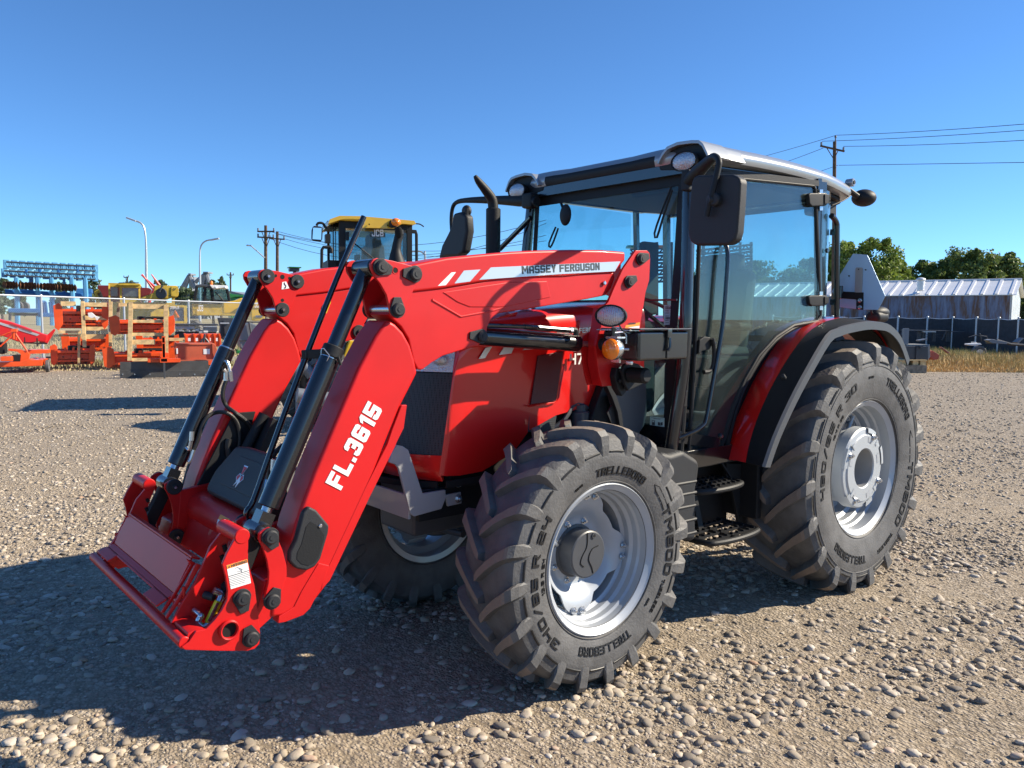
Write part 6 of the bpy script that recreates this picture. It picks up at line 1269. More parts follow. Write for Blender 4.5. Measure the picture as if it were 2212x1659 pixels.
mb = MB(); bx(mb,'J',985,812,1500,832,D,.9,1,.005); bx(mb,'J',1000,835,1230,870,D+.1,.7,0,.01); bx(mb,'J',1330,835,1490,905,D,.7,0,.005)
for k in range(26): x=1000+random.random()*480; y=860+random.random()*60; bx(mb,'J',x,y,x+20+random.random()*50,y+10+random.random()*16,D-.1+random.random()*.5,.15,random.choice((0,0,1,2)),.003)
for y in (848,862,876,890): bx(mb,'J',1325,y,1495,y+5,D-.02,.02,1)
bx(mb,'J',985,985,1510,1010,D+.1,.8,3,.004); bx(mb,'J',1000,905,1480,985,D+.2,.7,1,.01); t.part('load', mb, [GALV, TANK, WHT, WOOD])
t = TH('green_implement', 'small bright green implement lying on the gravel by the grey bucket', 'implement', gnd(525, 22.5)); mb = MB(); pg(mb,'J',[(1700,1095),(1730,1120),(1780,1125),(1780,1155),(1715,1160)],21.8,.4,0,.02); tb(mb,'J',[(1725,1120),(1735,1085),(1740,1110)],21.8,.01); t.part('body', mb, GRN)
# ---- machines beyond the fence
D=46
t = TH('combine_harvester', 'old yellow combine with boxy cab and grain chute beyond the fence', 'combine', gnd(230, 50))
mb = MB()
for q in ((355,345,385,560),(575,360,600,560),(225,345,250,560)): bx(mb,'J',*q,D,.12)
bx(mb,'J',355,340,600,395,D-.05,.15,0,.01); bx(mb,'J',355,510,600,560,D,.15); bx(mb,'J',225,335,360,380,D+.2,1.5); t.part('cab', mb, YELD)
mb = MB(); bx(mb,'J',385,393,575,515,D+.03,.02); bx(mb,'J',250,378,355,510,D+.8,.02); t.part('cab_window', mb, BGGL)
mb = MB(); pg(mb,'J',[(335,348),(345,335),(580,340),(595,358),(590,366),(340,362)],D-.3,2.2,0,.03); tb(mb,'J',[(345,335),(580,332)],D-.3,.02,1); t.part('cab_roof', mb, [YELD, TANK])
mb = MB(); pg(mb,'J',[(590,520),(660,490),(750,450),(760,370),(790,366),(1020,368),(1042,400),(1040,480),(1020,500),(960,505),(900,525),(800,525)],D-.2,1.6,0,.05); pg(mb,'J',[(958,380),(1030,378),(1040,400),(1036,480),(1018,495),(955,490)],D-.25,.05,0,.01); q=Pt('J',845,460,D-.25); mb.cyl(q,q-FHz*.1,.32,18,1,.02); tb(mb,'J',[(820,440),(850,370),(865,375)],D-.4,.05,1)
for x,y in ((985,405),(1005,405),(990,420),(900,483),(930,487),(945,487)): q=Pt('J',x,y,D-.26); mb.cyl(q,q-FHz*.02,.03,8,1)
t.part('grain_chute', mb, [YELD, TANK])
mb = MB(); bx(mb,'J',230,555,1000,760,D+.5,2.5,0,.05); bx(mb,'J',960,500,1000,600,D-.1,.2); t.part('body', mb, YELD)
mb = MB(); 
for q in ((915,592,1110,622),(915,780,1140,808),(1100,600,1140,808),(915,600,935,808)): bx(mb,'J',*q,D-3,.25,0,.01)
bx(mb,'J',930,620,1108,785,D-2.9,.3,1,.01); P=[GP(*Z('J',x,y),D-3.05) for x,y in ((998,655),(1006,655),(1052,733),(1046,742),(975,742),(970,733))]; mb.prism(P,-FHz*.03,2); P=[GP(*Z('J',x,y),D-3.1) for x,y in ((1002,672),(1038,730),(983,730))]; mb.prism(P,-FHz*.02,3); txt(mb,'CATERPILLAR','J',945,640,1050,D-3.02,.22,4,.004,.01); t.part('rear_panel', mb, [YELD, GREYM, SMVR, ORNG, WHITE])
mb = MB(); c=gnd(200,D); c.z=.8; wheel_bg(mb,c,FHz*.3+RHz,.8,.6,0,1,.5,16); t.part('wheel', mb, [RUB, YELD]); mb = MB(); c=gnd(390,D+.5); c.z=.6; wheel_bg(mb,c,FHz*.3+RHz,.6,.4,0,1,.5,14); t.part('wheel', mb, [RUB, YELD])
t = TH('grain_cart', 'dark maroon grain box standing behind the old yellow combine', 'grain cart', gnd(240, 54)); mb = MB(); pg(mb,'J',[(100,362),(230,365),(700,395),(725,410),(710,470),(600,500),(150,500),(105,420)],54,3.0,0,.05); t.part('box', mb, MAR); mb = MB(); c=gnd(230,54); c.z=.7; wheel_bg(mb,c,FHz*.3+RHz,.7,.5,0,1,.5); t.part('wheel', mb, [RUB, MAR]); mb = MB(); bx(mb,'J',150,490,600,760,54.2,2.4,0,.05); t.part('hopper', mb, MAR)
t = TH('bale_spear', 'raised red bale spear tines against the sky above the combine', 'bale spear', gnd(250, 50))
mb = MB()
for q in (((605,240),(770,390)),((620,232),(740,400)),((725,235),(818,362))): tb(mb,'J',q,49.5,[.03,.09],0,8)
tb(mb,'J',[(740,370),(755,430),(700,560),(690,760)],50,.10); t.part('tine', mb, BRED)
t = TH('folding_lift', 'yellow folding lift arm beside the blue disc harrow', 'lift arm', gnd(195, 47)); mb = MB(); pg(mb,'I',[(1115,600),(1165,570),(1185,580),(1180,610),(1150,620),(1180,700),(1190,790),(1160,790),(1130,690)],47,.25,0,.02); tb(mb,'I',[(1175,600),(1220,700),(1250,790)],47.2,.10,1); tb(mb,'I',[(1200,780),(1200,1050)],47.3,.12,0); t.part('arm', mb, [YELD, WOODG])
# telehandler with the white roof
D=48; t = TH('telehandler', 'telehandler with black cab, white roof and orange beacon beyond the fence', 'telehandler', gnd(500, 51))
mb = MB(); 
for q in (((1225,550),(1255,375)),((1345,550),(1350,380)),((1445,550),(1425,410)),((1632,550),(1605,410)),((1440,545),(1632,548))): tb(mb,'J',q,D,.09,0,6)
bx(mb,'J',1225,548,1640,575,D,1.6); t.part('cab_frame', mb, BLKM)
mb = MB(); pg(mb,'J',[(1255,385),(1345,385),(1345,545),(1235,545)],D+.3,.02); pg(mb,'J',[(1350,385),(1425,400),(1442,545),(1352,545)],D+.1,.02); pg(mb,'J',[(1425,410),(1605,410),(1630,545),(1447,545)],D,.02); t.part('cab_window', mb, BGGL)
mb = MB(); pg(mb,'J',[(1240,360),(1300,350),(1400,358),(1440,400),(1430,412),(1340,378),(1250,385)],D-.05,1.8,1,.03); pg(mb,'J',[(1400,358),(1610,365),(1618,400),(1600,408),(1560,395),(1500,400),(1450,412),(1430,395)],D-.2,1.8,0,.03); t.part('cab_roof', mb, [WHT, DGREY])
mb = MB()
for x in (1475,1585): q=Pt('J',x,392,D-.25); mb.ball(q,(.1,.1,.08),0,10)
t.part('headlight', mb, WHT); mb = MB(); q=Pt('J',1422,338,D); mb.ball(q,(.10,.10,.14),0,12); t.part('beacon', mb, SMVR)
mb = MB(); tb(mb,'J',[(1470,440),(1560,540)],D-.1,.03); tb(mb,'J',[(1515,315),(1540,360)],D,.015); t.part('wiper', mb, BLKM)
mb = MB(); bx(mb,'J',1200,575,1850,720,D+.1,2.0,0,.06); t.part('body', mb, YELD); mb=MB(); txt(mb,'JCB','J',1262,665,1330,D,.55,0,.02,.02); t.part('lettering', mb, WHITE)
mb = MB()
for x in (420,590): c=gnd(x,D); c.z=.65; wheel_bg(mb,c,FHz*.9+RHz*.3,.65,.45,0,1,.5,14)
t.part('wheel', mb, [RUB, YELD])
D=41; t = TH('backhoe_loader', 'bright yellow machine tail with white lettering between the arms and the fence', 'excavator', gnd(550, 43))
mb = MB(); pg(mb,'J',[(1900,520),(2020,512),(2038,560),(2045,780),(1890,778),(1880,650)],D,2.2,0,.06); pg(mb,'J',[(1560,560),(1700,540),(1760,510),(1900,515),(1900,700),(1560,690)],D+1,1.6,0,.06); t.part('body', mb, YELO)
mb = MB(); bx(mb,'J',1895,590,2000,632,D-.02,.01,1); txt(mb,'JCB','J',1925,622,1998,D-.04,.40,0,.02,.01); bx(mb,'J',1935,712,2015,738,D-.03,.01,2); t.part('lettering', mb, [WHITE, YELO, GREYM]); mb = MB(); c=gnd(540,D+.6); c.z=.6; wheel_bg(mb,c,FHz*.9+RHz*.3,.6,.4,0,1,.5,14); t.part('wheel', mb, [RUB, YELO])
t = TH('green_combine', 'green combine top edge showing between the telehandler and the loader arm', 'combine', gnd(560, 60)); mb = MB(); pg(mb,'J',[(1620,455),(1700,470),(1830,478),(1830,500),(1700,500),(1620,520)],60,3,0,.05); bx(mb,'J',1640,500,1900,760,60.2,3,0,.05); t.part('hopper', mb, GRN)
t = TH('work_light_mast', 'small green and black light box above the far loader arm', 'light box', gnd(640, 20)); mb = MB(); bx(mb,'B',492,310,596,322,20,.4,0,.01); bx(mb,'B',500,322,580,350,20.05,.3,1,.01); tb(mb,'B',[(540,350),(540,900)],20.2,.05,1); t.part('box', mb, [GRN, TANK])
# blue disc harrow
D=44; t = TH('disc_harrow', 'folded blue disc harrow with long rollers above a row of rusty discs', 'disc harrow', gnd(110, 45))
for (a,b,h) in (((75,245),(1130,300),55),((50,350),(1130,402),52)):
    mb = MB()
    for dz,dd in ((0,0),(h,0),(h*.15,1),(h*.85,1),(h*.5,.5)): tb(mb,'I',[(a[0],a[1]+dz),(b[0],b[1]+dz)],D+dd,.045,0,6)
    for k in range(23):
        x=a[0]+(b[0]-a[0])*k/22; y=a[1]+(b[1]-a[1])*k/22; tb(mb,'I',[(x-12,y),(x+10,y+h)],D,.04,1,6); tb(mb,'I',[(x+14,y+h*.1),(x-8,y+h*.9)],D+.9,.03,1,6)
        c=Pt('I',x,y+h/2,D+.45)
        if k%2==0: mb.box(c,(.25,.25,.45),1,.02)
    t.part('roller', mb, [TANK, BLUL])
mb = MB()
for x in (205,455,620,860,1020): tb(mb,'I',[(x-10,430),(x,640),(x+4,1000)],D,.12,0,6)
for x in (360,380,760): tb(mb,'I',[(x,410),(x,640)],D+1,.07,1,6)
for x in (310,470,690,920): tb(mb,'I',[(x,330),(x+6,370)],D,.08,1,6)
tb(mb,'I',[(60,600),(1090,650)],D+.3,.14,1,6); bx(mb,'I',900,560,1090,620,D+.4,.8,1,.03); bx(mb,'I',200,570,330,640,D+.5,.8,1,.03); t.part('frame', mb, [BLUL, BLUE])
dm=MB(); dm.lathe([(0,0),(.15,.03),(.32,.10)],(0,0,0),'X',14); dme=dm.mesh('disc',[RUST])
for k in range(24):
    c=Pt('I',75+k*36.5,518+k*1.6,D-.3); o=bpy.data.objects.new('disc',dme); COL.objects.link(o); o.parent=t.r; o.location=c-t.r.location; o.rotation_euler=(0,0,R_(150)+.3*math.sin(k)+YAW); o.scale=(1.0,.62,.62)
D=40; t = TH('seed_drill', 'dark blue tillage frame resting behind the chain link fence', 'implement', gnd(100, 42))
mb = MB(); bx(mb,'I',95,795,480,850,D,1.2,0,.04); bx(mb,'I',440,700,520,900,D+.2,1.0,0,.04); bx(mb,'I',480,850,640,900,D,1.0,0,.03); tb(mb,'I',[(120,850),(118,940)],D,.06,1,6); bx(mb,'I',170,850,460,885,D+.3,.6,1,.02)
for x in (540,590,620): tb(mb,'I',[(x,720),(x+20,890)],D+.2,.06,0,6)
t.part('frame', mb, [BLUE, TANK])
t = TH('parked_truck', 'small white truck far away between the blue machines', 'truck', gnd(85, 80)); mb = MB(); pg(mb,'I',[(195,725),(290,728),(305,750),(302,768),(190,764)],80,2.2,0,.05); t.part('body', mb, WHT); mb = MB(); c=Pt('I',215,770,79.8); mb.cyl(c,c+FHz*.3,.4,14); c=Pt('I',285,772,79.8); mb.cyl(c,c+FHz*.3,.4,14); t.part('wheel', mb, RUB)
SK = 0
# ---- street lamps, utility poles, wires
def street_lamp(label, f, pts, D, base_x, head=True):
    t = TH('street_lamp', label, 'street lamp', gnd(base_x, D), 'street lamps along the road'); p0 = gnd(base_x, D)
    P = [GP(*Z(f,x,y), D) for x,y in pts]; n = len(P); mb = MB(); mb.tube([p0]+P, [.13]+[.10]+[.07]*(n-1), 8, 0, sub=3); t.part('pole', mb, LAMPG)
    mb = MB(); a=P[-1]; d=(P[-1]-P[-2]).normalized(); mb.box(a+d*.3,(.8,.3,.14),0,.04,Matrix((d,V3((0,0,1)).cross(d),V3((0,0,1)))).transposed()); t.part('lamp_head', mb, LAMPG)
street_lamp('tallest curved grey street lamp above the yellow combine','d',[(316,580),(315,520),(311,492),(303,481),(292,477)],62,317)
street_lamp('curved grey street lamp to the right of the grain elevator','d',[(432,600),(432,545),(436,528),(446,520),(457,518)],74,432)
street_lamp('thin curved street lamp just right of the yellow wheel loader','K',[(1206,540),(1196,510),(1175,490),(1150,482),(1118,483)],70,Z('K',1207,540)[0])
def pole_obj(label, x, D, top_y, arms, lean=0, extra=None, f='d'):
    t = TH('utility_pole', label, 'utility pole', gnd(x, D), 'wooden utility poles'); b = gnd(x, D); tp = GP(x+lean, top_y, D); mb = MB(); mb.tube([b, tp], [.17,.12], 10); t.part('pole', mb, POLE)
    for (x0,y0,x1,y1) in arms:
        mb = MB(); A=GP(x0,y0,D-.2); B=GP(x1,y1,D-.2); mb.bar(A,B,.10,.12); m_=t.part('crossarm', mb, POLE)
        for q in (.04,.96): mb = MB(); p=A.lerp(B,q); mb.cyl(p+V3((0,0,.05)),p+V3((0,0,.28)),.07,8,0,.02); t.part('insulator', mb, GREYM, parent=m_)
        mb = MB(); mb.tube([A.lerp(B,.25),V3((tp.x,tp.y,A.z-.9))],.03,6); mb.tube([A.lerp(B,.75),V3((tp.x,tp.y,A.z-.9))],.03,6); t.part('brace', mb, POLE)
    return t
pole_obj('nearer of the twin utility poles left of the wheel loader',574,66,487,[(556,500,593,500),(556,512,592,514)] )
pole_obj('farther of the twin utility poles left of the wheel loader',599,72,500,[(582,515,615,517)])
t=pole_obj('leaning utility pole rising behind the cab roof',1800,58,306,[(1772,315,1824,327)],lean=3)
mb=MB(); p=GP(1805,297,58); mb.cyl(p-V3((0,0,.5)),p,.05,8); mb.ball(p+V3((0,0,.05)),(.09,.09,.09)); t.part('insulator',mb,GREYM)
pole_obj('small far utility pole beyond the combine',498,130,588,[(490,594,505,594)]); pole_obj('short far utility pole above the combine cab',Z('J',445,300)[0],120,Z('J',445,262)[1],[(Z('J',405,272)[0],Z('J',405,272)[1],Z('J',462,268)[0],Z('J',462,268)[1])])
# lamp on a pole left
t = TH('pole_lamp', 'small lamp on a slanted bracket fixed to the twin poles', 'street lamp', gnd(573, 65.5)); mb = MB(); tb(mb,'B',[(150,135),(185,142),(290,235)],65.5,.05); bx(mb,'B',143,132,180,142,65.5,.3,0,.02); mb.tube([GP(*Z('B',290,235),65.5),GP(*Z('B',296,235),65.9)],.04); t.part('bracket', mb, LAMPG)
def wire(label, x0, y0, D0_, x1, y1, D1_, sag, r=.019):
    A=GP(x0,y0,D0_); B=GP(x1,y1,D1_); P=[A.lerp(B,k/16)-V3((0,0,sag*4*(k/16)*(1-k/16))) for k in range(17)]
    mb = MB(); mb.tube(P, r, 5); o = mb.build('power_line', WIRE); tag(o, label, 'power line', 'overhead power lines')
wire('power line from the pole head to the right edge, topmost',1807,292,58,2330,258,40,.1); wire('power line second from the top right of the pole',1776,305,58,2330,272,40,.1)
wire('power line third from the top right of the pole',1822,316,58,2330,296,40,.1); wire('lowest power line right of the leaning pole',1812,357,58,2330,349,40,.0)
wire('power line running left and down behind the cab roof',1807,292,58,1500,372,90,.2); wire('lower power line running left behind the cab roof',1778,320,58,1560,390,90,.2); wire('short power line left of the leaning pole',1810,357,58,1560,430,95,.2)
wire('bright twin power line above the wheel loader mirror, upper',600,500,72,1180,520,60,1.2); wire('twin power line above the wheel loader mirror, lower',600,506,72,1180,545,62,1.0); wire('power line right of the wheel loader, upper',574,498,66,1180,475,55,1.5); wire('power line right of the wheel loader, middle',574,512,66,1180,482,55,2.2); wire('power line right of the wheel loader, lower',615,516,72,1180,508,55,1.4)
# grain elevator
t = TH('grain_elevator', 'distant grey grain elevator towers with guy pipes', 'grain elevator', gnd(425, 300)); D=300
mb = MB(); bx(mb,'J',1158,230,1176,760,D,4); bx(mb,'J',1152,225,1182,245,D-1,5); bx(mb,'J',1210,265,1230,760,D+5,4); bx(mb,'J',1328,215,1346,760,D,3); bx(mb,'J',1358,205,1378,760,D,3); bx(mb,'J',1325,205,1382,225,D-1,5); 
for y in range(240,430,28): bx(mb,'J',1328,y,1378,y+5,D-.5,4)
t.part('tower', mb, DRIM); mb = MB()
for a,b in (((1165,250),(1060,430)),((1165,250),(1105,430)),((1170,250),(1230,400)),((1340,240),(1235,330)),((1350,240),(1300,430)),((1365,240),(1430,430)),((1340,250),(1290,400)),((1370,240),(1400,430))): tb(mb,'J',[a,b],D,.7,0,6)
t.part('pipe', mb, DRIM); mb = MB(); bx(mb,'J',1050,430,1330,760,D+2,20,0); t.part('bin', mb, DRIM)
t = TH('grey_shed', 'low grey shed roof on the horizon right of the telehandler', 'shed', gnd(580, 120)); mb = MB(); pg(mb,'J',[(1620,432),(1640,430),(1830,478),(1830,520),(1620,520)],120,12,0); t.part('roof', mb, DRIM); mb = MB(); bx(mb,'J',1560,500,1880,700,120.5,11,0); t.part('wall', mb, GREYM)

# ---- trees
def leaf_mat(name, a, b):
    m = bpy.data.materials.new(name); m.use_nodes = True; n = m.node_tree.nodes; l = m.node_tree.links; bs = n['Principled BSDF']; bs.inputs['Roughness'].default_value = .6
    at = n.new('ShaderNodeAttribute'); at.attribute_name = 'tone'; c = ramp(n, l, at.outputs['Fac'], [(0, a), (1, b)]); l.new(c, bs.inputs['Base Color'])
    tr = n.new('ShaderNodeBsdfTranslucent'); l.new(c, tr.inputs[0]); mx = n.new('ShaderNodeMixShader'); mx.inputs[0].default_value = .3; l.new(bs.outputs[0], mx.inputs[1]); l.new(tr.outputs[0], mx.inputs[2]); l.new(mx.outputs[0], n['Material Output'].inputs[0]); return m
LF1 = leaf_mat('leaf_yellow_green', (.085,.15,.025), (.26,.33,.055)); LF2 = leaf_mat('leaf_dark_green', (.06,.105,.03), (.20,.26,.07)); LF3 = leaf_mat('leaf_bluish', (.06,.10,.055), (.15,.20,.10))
BARK = mat('bark', (.10,.08,.06), .9)
def leaves(pts, size, n, matl, parent, seed):
    r = np.random.default_rng(seed); K = len(pts); idx = r.integers(0, K, n); C = np.array([p[:3] for p in pts])[idx]; Rr = np.array([p[3] for p in pts])[idx]
    d = r.normal(0, 1, (n,3)); d /= np.linalg.norm(d, axis=1)[:,None]; C = C+d*(Rr*r.uniform(.05,1.25,n)**.75)[:,None]*np.array([1,1,.85])
    s = size*r.uniform(.5,1.3,n)[:,None]; a = r.normal(0,1,(n,3)); a /= np.linalg.norm(a,axis=1)[:,None]; b = np.cross(a, r.normal(0,1,(n,3))); b /= np.linalg.norm(b,axis=1)[:,None]
    V = np.stack([C-a*s, C+b*s*.55, C+a*s, C-b*s*.55], 1).reshape(-1,3); me = bpy.data.meshes.new('crown')
    me.vertices.add(n*4); me.vertices.foreach_set('co', V.reshape(-1).astype(np.float32)); me.loops.add(n*4); me.loops.foreach_set('vertex_index', np.arange(n*4, dtype=np.int32)); me.polygons.add(n); me.polygons.foreach_set('loop_start', np.arange(0,n*4,4,dtype=np.int32))
    at = me.attributes.new('tone','FLOAT','POINT'); at.data.foreach_set('value', np.repeat(np.clip(r.normal(.5,.28,n),0,1),4).astype(np.float32)); me.update(calc_edges=True); me.materials.append(matl)
    o = bpy.data.objects.new('crown', me); COL.objects.link(o); o.parent = parent; return o
def tree(label, x, D, top_y, half_px, matl, seed, n=13000, grp='trees beyond the shed'):
    r = random.Random(seed); base = gnd(x, D); top = GP(x, top_y, D).z; W2 = half_px/FPX*D
    t = thing('tree', label, 'tree', base, 0, grp); mb = MB(); pts = []
    mb.tube([(0,0,0),(.1,0,top*.25),(0,.1,top*.55),(.1,0,top*.85)], [top*.035,top*.026,top*.016,.04], 8, sub=2)
    for k in range(12):
        a = r.uniform(0,6.28); z0 = top*r.uniform(.2,.6); L = W2*r.uniform(.5,.95); e = V3((math.cos(a)*L, math.sin(a)*L*.8, min(top*.93, z0+top*r.uniform(.12,.36)))); mb.tube([(0,0,z0),(e.x*.5,e.y*.5,z0+(e.z-z0)*.65),e],[top*.012,top*.008,.02],6,sub=2); pts.append((*e, W2*r.uniform(.22,.36)))
    for k in range(34):
        a = r.uniform(0,6.28); q = r.uniform(0,1)**.5; z = top*r.uniform(.22,.93); env = math.sqrt(max(.05,1-((z/top-.5)/.52)**2)); pts.append((math.cos(a)*W2*q*env, math.sin(a)*W2*.8*q*env, z, W2*r.uniform(.20,.36)))
    for k in range(7): a=r.uniform(0,6.28); pts.append((math.cos(a)*W2*.4*r.random(), math.sin(a)*W2*.4*r.random(), top*r.uniform(.86,.97), W2*.13))
    mb.build('trunk', BARK, t, center=False).location=(0,0,0); o = leaves(pts, .0022*D, n, matl, t, seed); return t
for k,(x,D,ty,hw,lf,lb) in enumerate(((1745,88,560,70,LF1,'leafy tree seen dimly through the rear of the cab glass'),(1820,84,520,62,LF1,'yellow green tree directly behind the rear grab rail'),(1885,82,513,62,LF1,'tall yellow green tree behind the triangle sign'),(1935,90,560,40,LF1,'lower yellow green tree right of the triangle sign'),(1990,96,560,44,LF2,'dark green tree at the dip of the tree line'),(2040,94,553,42,LF2,'slim dark tree left of the largest right hand tree'),(2100,88,534,58,LF2,'largest dark tree above the white shed roof'),(2160,90,545,50,LF2,'dark tree above the shed gable'),(2225,92,565,55,LF3,'pale tree cut off by the right edge'),(1620,90,565,70,LF2,'tree behind the cab seat seen through the door glass'),(1530,95,575,55,LF2,'tree seen through the cab between seat and pillar'))): tree(lb,x,D,ty,hw,lf,100+k)
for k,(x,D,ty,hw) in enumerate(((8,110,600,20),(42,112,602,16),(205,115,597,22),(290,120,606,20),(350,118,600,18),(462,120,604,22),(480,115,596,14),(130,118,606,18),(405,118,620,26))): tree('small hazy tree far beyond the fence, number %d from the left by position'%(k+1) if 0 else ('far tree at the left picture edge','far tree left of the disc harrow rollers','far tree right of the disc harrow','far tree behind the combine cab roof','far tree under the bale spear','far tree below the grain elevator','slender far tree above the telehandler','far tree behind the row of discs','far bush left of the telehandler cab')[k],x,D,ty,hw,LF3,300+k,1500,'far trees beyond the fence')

# ---- old barn with white roof on the right
def rust_mat():
    m = bpy.data.materials.new('rusty_siding'); m.use_nodes = True; n = m.node_tree.nodes; l = m.node_tree.links; b = n['Principled BSDF']; b.inputs['Roughness'].default_value = .5; b.inputs['Metallic'].default_value = .2
    tc = n.new('ShaderNodeTexCoord'); mp = n.new('ShaderNodeMapping'); mp.inputs['Scale'].default_value = (2.2,2.2,.35); l.new(tc.outputs['Object'], mp.inputs[0])
    t = n.new('ShaderNodeTexNoise'); t.inputs['Scale'].default_value = 1.1; t.inputs['Detail'].default_value = 8; t.inputs['Roughness'].default_value = .7; l.new(mp.outputs[0], t.inputs[0])
    c = ramp(n, l, t.outputs['Fac'], [(.36,(.10,.045,.03)),(.44,(.13,.085,.075)),(.51,(.12,.14,.22)),(.7,(.22,.26,.37))]); l.new(c, b.inputs['Base Color']); return m
RSTM = rust_mat(); RIB = mat('white_metal_roof', (.72,.73,.74), .35, metal=.2, noise=.08, nscale=1)
D=60; t = TH('barn', 'long old barn with ribbed white metal roof and rust streaked blue siding', 'barn', gnd(1950, 61))
cr = Z('L',1975,795); A = gnd(cr[0], D); zl = GP(cr[0], cr[1], D).z; A.z = 0
far_l = gnd(1640, 66); back = gnd(2300, 69); ub = (RHz*math.sin(R_(36))+FHz*math.cos(R_(36))); ul = (FHz*math.sin(R_(36))-RHz*math.cos(R_(36)))
Wd = 8.; ridge = zl+1.25; Lb = 26.
mb = MB(); mb.prism([A, A+ul*Lb, A+ul*Lb+ub*.1, A+ub*.1], (0,0,zl)); t.part('side_wall', mb, RSTM)
mb = MB(); mb.prism([A, A+ub*Wd, A+ub*Wd+V3((0,0,zl)), A+ub*Wd/2+V3((0,0,ridge-.06)), A+V3((0,0,zl))], ul*.1)
for k in range(44): p=A+ub*(Wd*(k+.5)/44); z=zl+(ridge-zl)*(1-abs((k+.5)/44*2-1))-.08; mb.bar(p-ul*.015+V3((0,0,.1)), p-ul*.015+V3((0,0,z)), .09,.04,0,up=ul)
t.part('gable_wall', mb, RIB)
mb = MB(); e=ub*-.25; mb.prism([A-ul*.3+e+V3((0,0,zl-.02)), A-ul*.3+ub*Wd/2+V3((0,0,ridge)), A+ul*Lb+ub*Wd/2+V3((0,0,ridge)), A+ul*Lb+e+V3((0,0,zl-.02))], (0,0,.05))
mb.prism([A-ul*.3+ub*(Wd+.25)+V3((0,0,zl-.02)), A+ul*Lb+ub*(Wd+.25)+V3((0,0,zl-.02)), A+ul*Lb+ub*Wd/2+V3((0,0,ridge)), A-ul*.3+ub*Wd/2+V3((0,0,ridge))], (0,0,.05))
for k in range(28): p=A+ul*(Lb*(k+.3)/28-.2); mb.bar(p+e+V3((0,0,zl+.06)), p+ub*Wd/2+V3((0,0,ridge+.08)), .20,.09,0)
mb.tube([A-ul*.3+ub*Wd/2+V3((0,0,ridge+.08)), A+ul*Lb+ub*Wd/2+V3((0,0,ridge+.08))], .09, 8); t.part('roof', mb, RIB)
mb = MB(); p=GP(*Z('L',1085,680),64); mb.cyl(p-V3((0,0,.6)),p+V3((0,0,.25)),.28,16,0,.06); mb.ball(p+V3((0,0,.3)),(.36,.36,.18)); t.part('roof_vent', mb, RIB)
# ---- screened fence on the right
SLAT = mat('dark_screen', (.035,.04,.05), .7, noise=.25, nscale=6)
fx = [(860,1022,1142,40),(1155,1030,1155,39.5),(1412,1035,1160,39),(1650,1048,1230,37),(1875,1050,1235,36),(2072,1040,1240,35),(2300,1040,1240,34)]
t = TH('screened_fence', 'low fence with dark privacy screen and pale posts below the barn', 'fence', gnd(Z('L',860,1100)[0], 40))
xs = [-400,-100,200,520]+[q[0] for q in fx]; 
prev=None
for i,x in enumerate(xs):
    D = 42.5-i*.55 if i<4 else fx[i-4][3]; y = 1024+ (i-4)*3 if i>=4 else 1012+i*3; X_ = Z('L',x,y); top = GP(X_[0],X_[1],D); b = V3((top.x,top.y,0))
    mb = MB(); mb.tube([b, top+V3((0,0,.04))], .05, 8); mb.ball(top+V3((0,0,.05)),(.06,.06,.05),0,8); t.part('post', mb, LAMPG)
    if prev:
        mb = MB(); A_,B_ = prev, top; rows=[[ (A_.lerp(B_,k/8)).xy.to_3d()+V3((0,0,(z*(A_.z+(B_.z-A_.z)*k/8-.04-.05*math.sin(math.pi*k/8)))+.05)) for k in range(9)] for z in (0,.5,1)]; mb.sheet(rows,0,.02)
        t.part('screen', mb, SLAT); mb = MB(); mb.tube([A_-V3((0,0,.01)), A_.lerp(B_,.5)-V3((0,0,.05)), B_-V3((0,0,.01))],.022,6); t.part('top_rail', mb, LAMPG)
    prev = top
t = TH('steel_rack', 'black steel table frames standing in the weeds before the screened fence', 'rack', gnd(Z('L',1230,1200)[0], 37)); D=37
mb = MB()
for q in ((1005,1148,1130,1158),(1140,1150,1260,1160),(1270,1152,1390,1162),(1390,1160,1530,1168)): bx(mb,'L',*q,D,1.2,0)
for x in (1060,1075,1110,1215,1225,1345,1362,1380): bx(mb,'L',x,1155,x+9,1265,D+.1,.1,0)
for y in (1190,1215): bx(mb,'L',1060,y,1380,y+6,D+.15,.05,0)
tb(mb,'L',[(1340,1165),(1300,1250)],D,.04); bx(mb,'L',1110,1160,1240,1170,D-.1,.1,1); t.part('frame', mb, [TANK, GALV])
t = TH('ballast_block', 'dark grey concrete ballast block with a clamp on a pallet behind the rear wheel', 'ballast block', gnd(Z('L',1060,1450)[0], 25.5)); D=25
mb = MB(); bx(mb,'L',945,1310,1160,1450,D,1.0,0,.02); pg(mb,'L',[(1155,1310),(1178,1290),(1183,1420),(1160,1450)],D,.9,1,.01); bx(mb,'L',950,1292,1178,1312,D+.1,.9,1,.01); t.part('block', mb, [TANK, CONC])
mb = MB(); bx(mb,'L',1045,1305,1065,1450,D-.05,.06); q=Pt('L',1085,1320,D-.05); mb.cyl(q,q-FHz*.08,.05,12); bx(mb,'L',1060,1308,1100,1335,D-.06,.05); t.part('clamp', mb, TANK)
mb = MB(); bx(mb,'L',922,1130,962,1320,D+.2,.12,0,.01); bx(mb,'L',905,1140,930,1200,D+.3,.05); t.part('upright', mb, GREYM)
t = TH('wooden_pallet', 'weathered wooden pallet under the ballast block', 'pallet', gnd(Z('L',1080,1480)[0], 25)); mb = MB()
for x in (905,1010,1085): bx(mb,'L',x,1452,x+52,1512,24.9,1.0,0,.004,True)
bx(mb,'L',900,1446,1150,1458,24.85,1.1,0,.003); bx(mb,'L',900,1500,1150,1514,24.85,1.1,1,.003,True); t.part('board', mb, [WOOD, WOODG])
mb = MB(); 
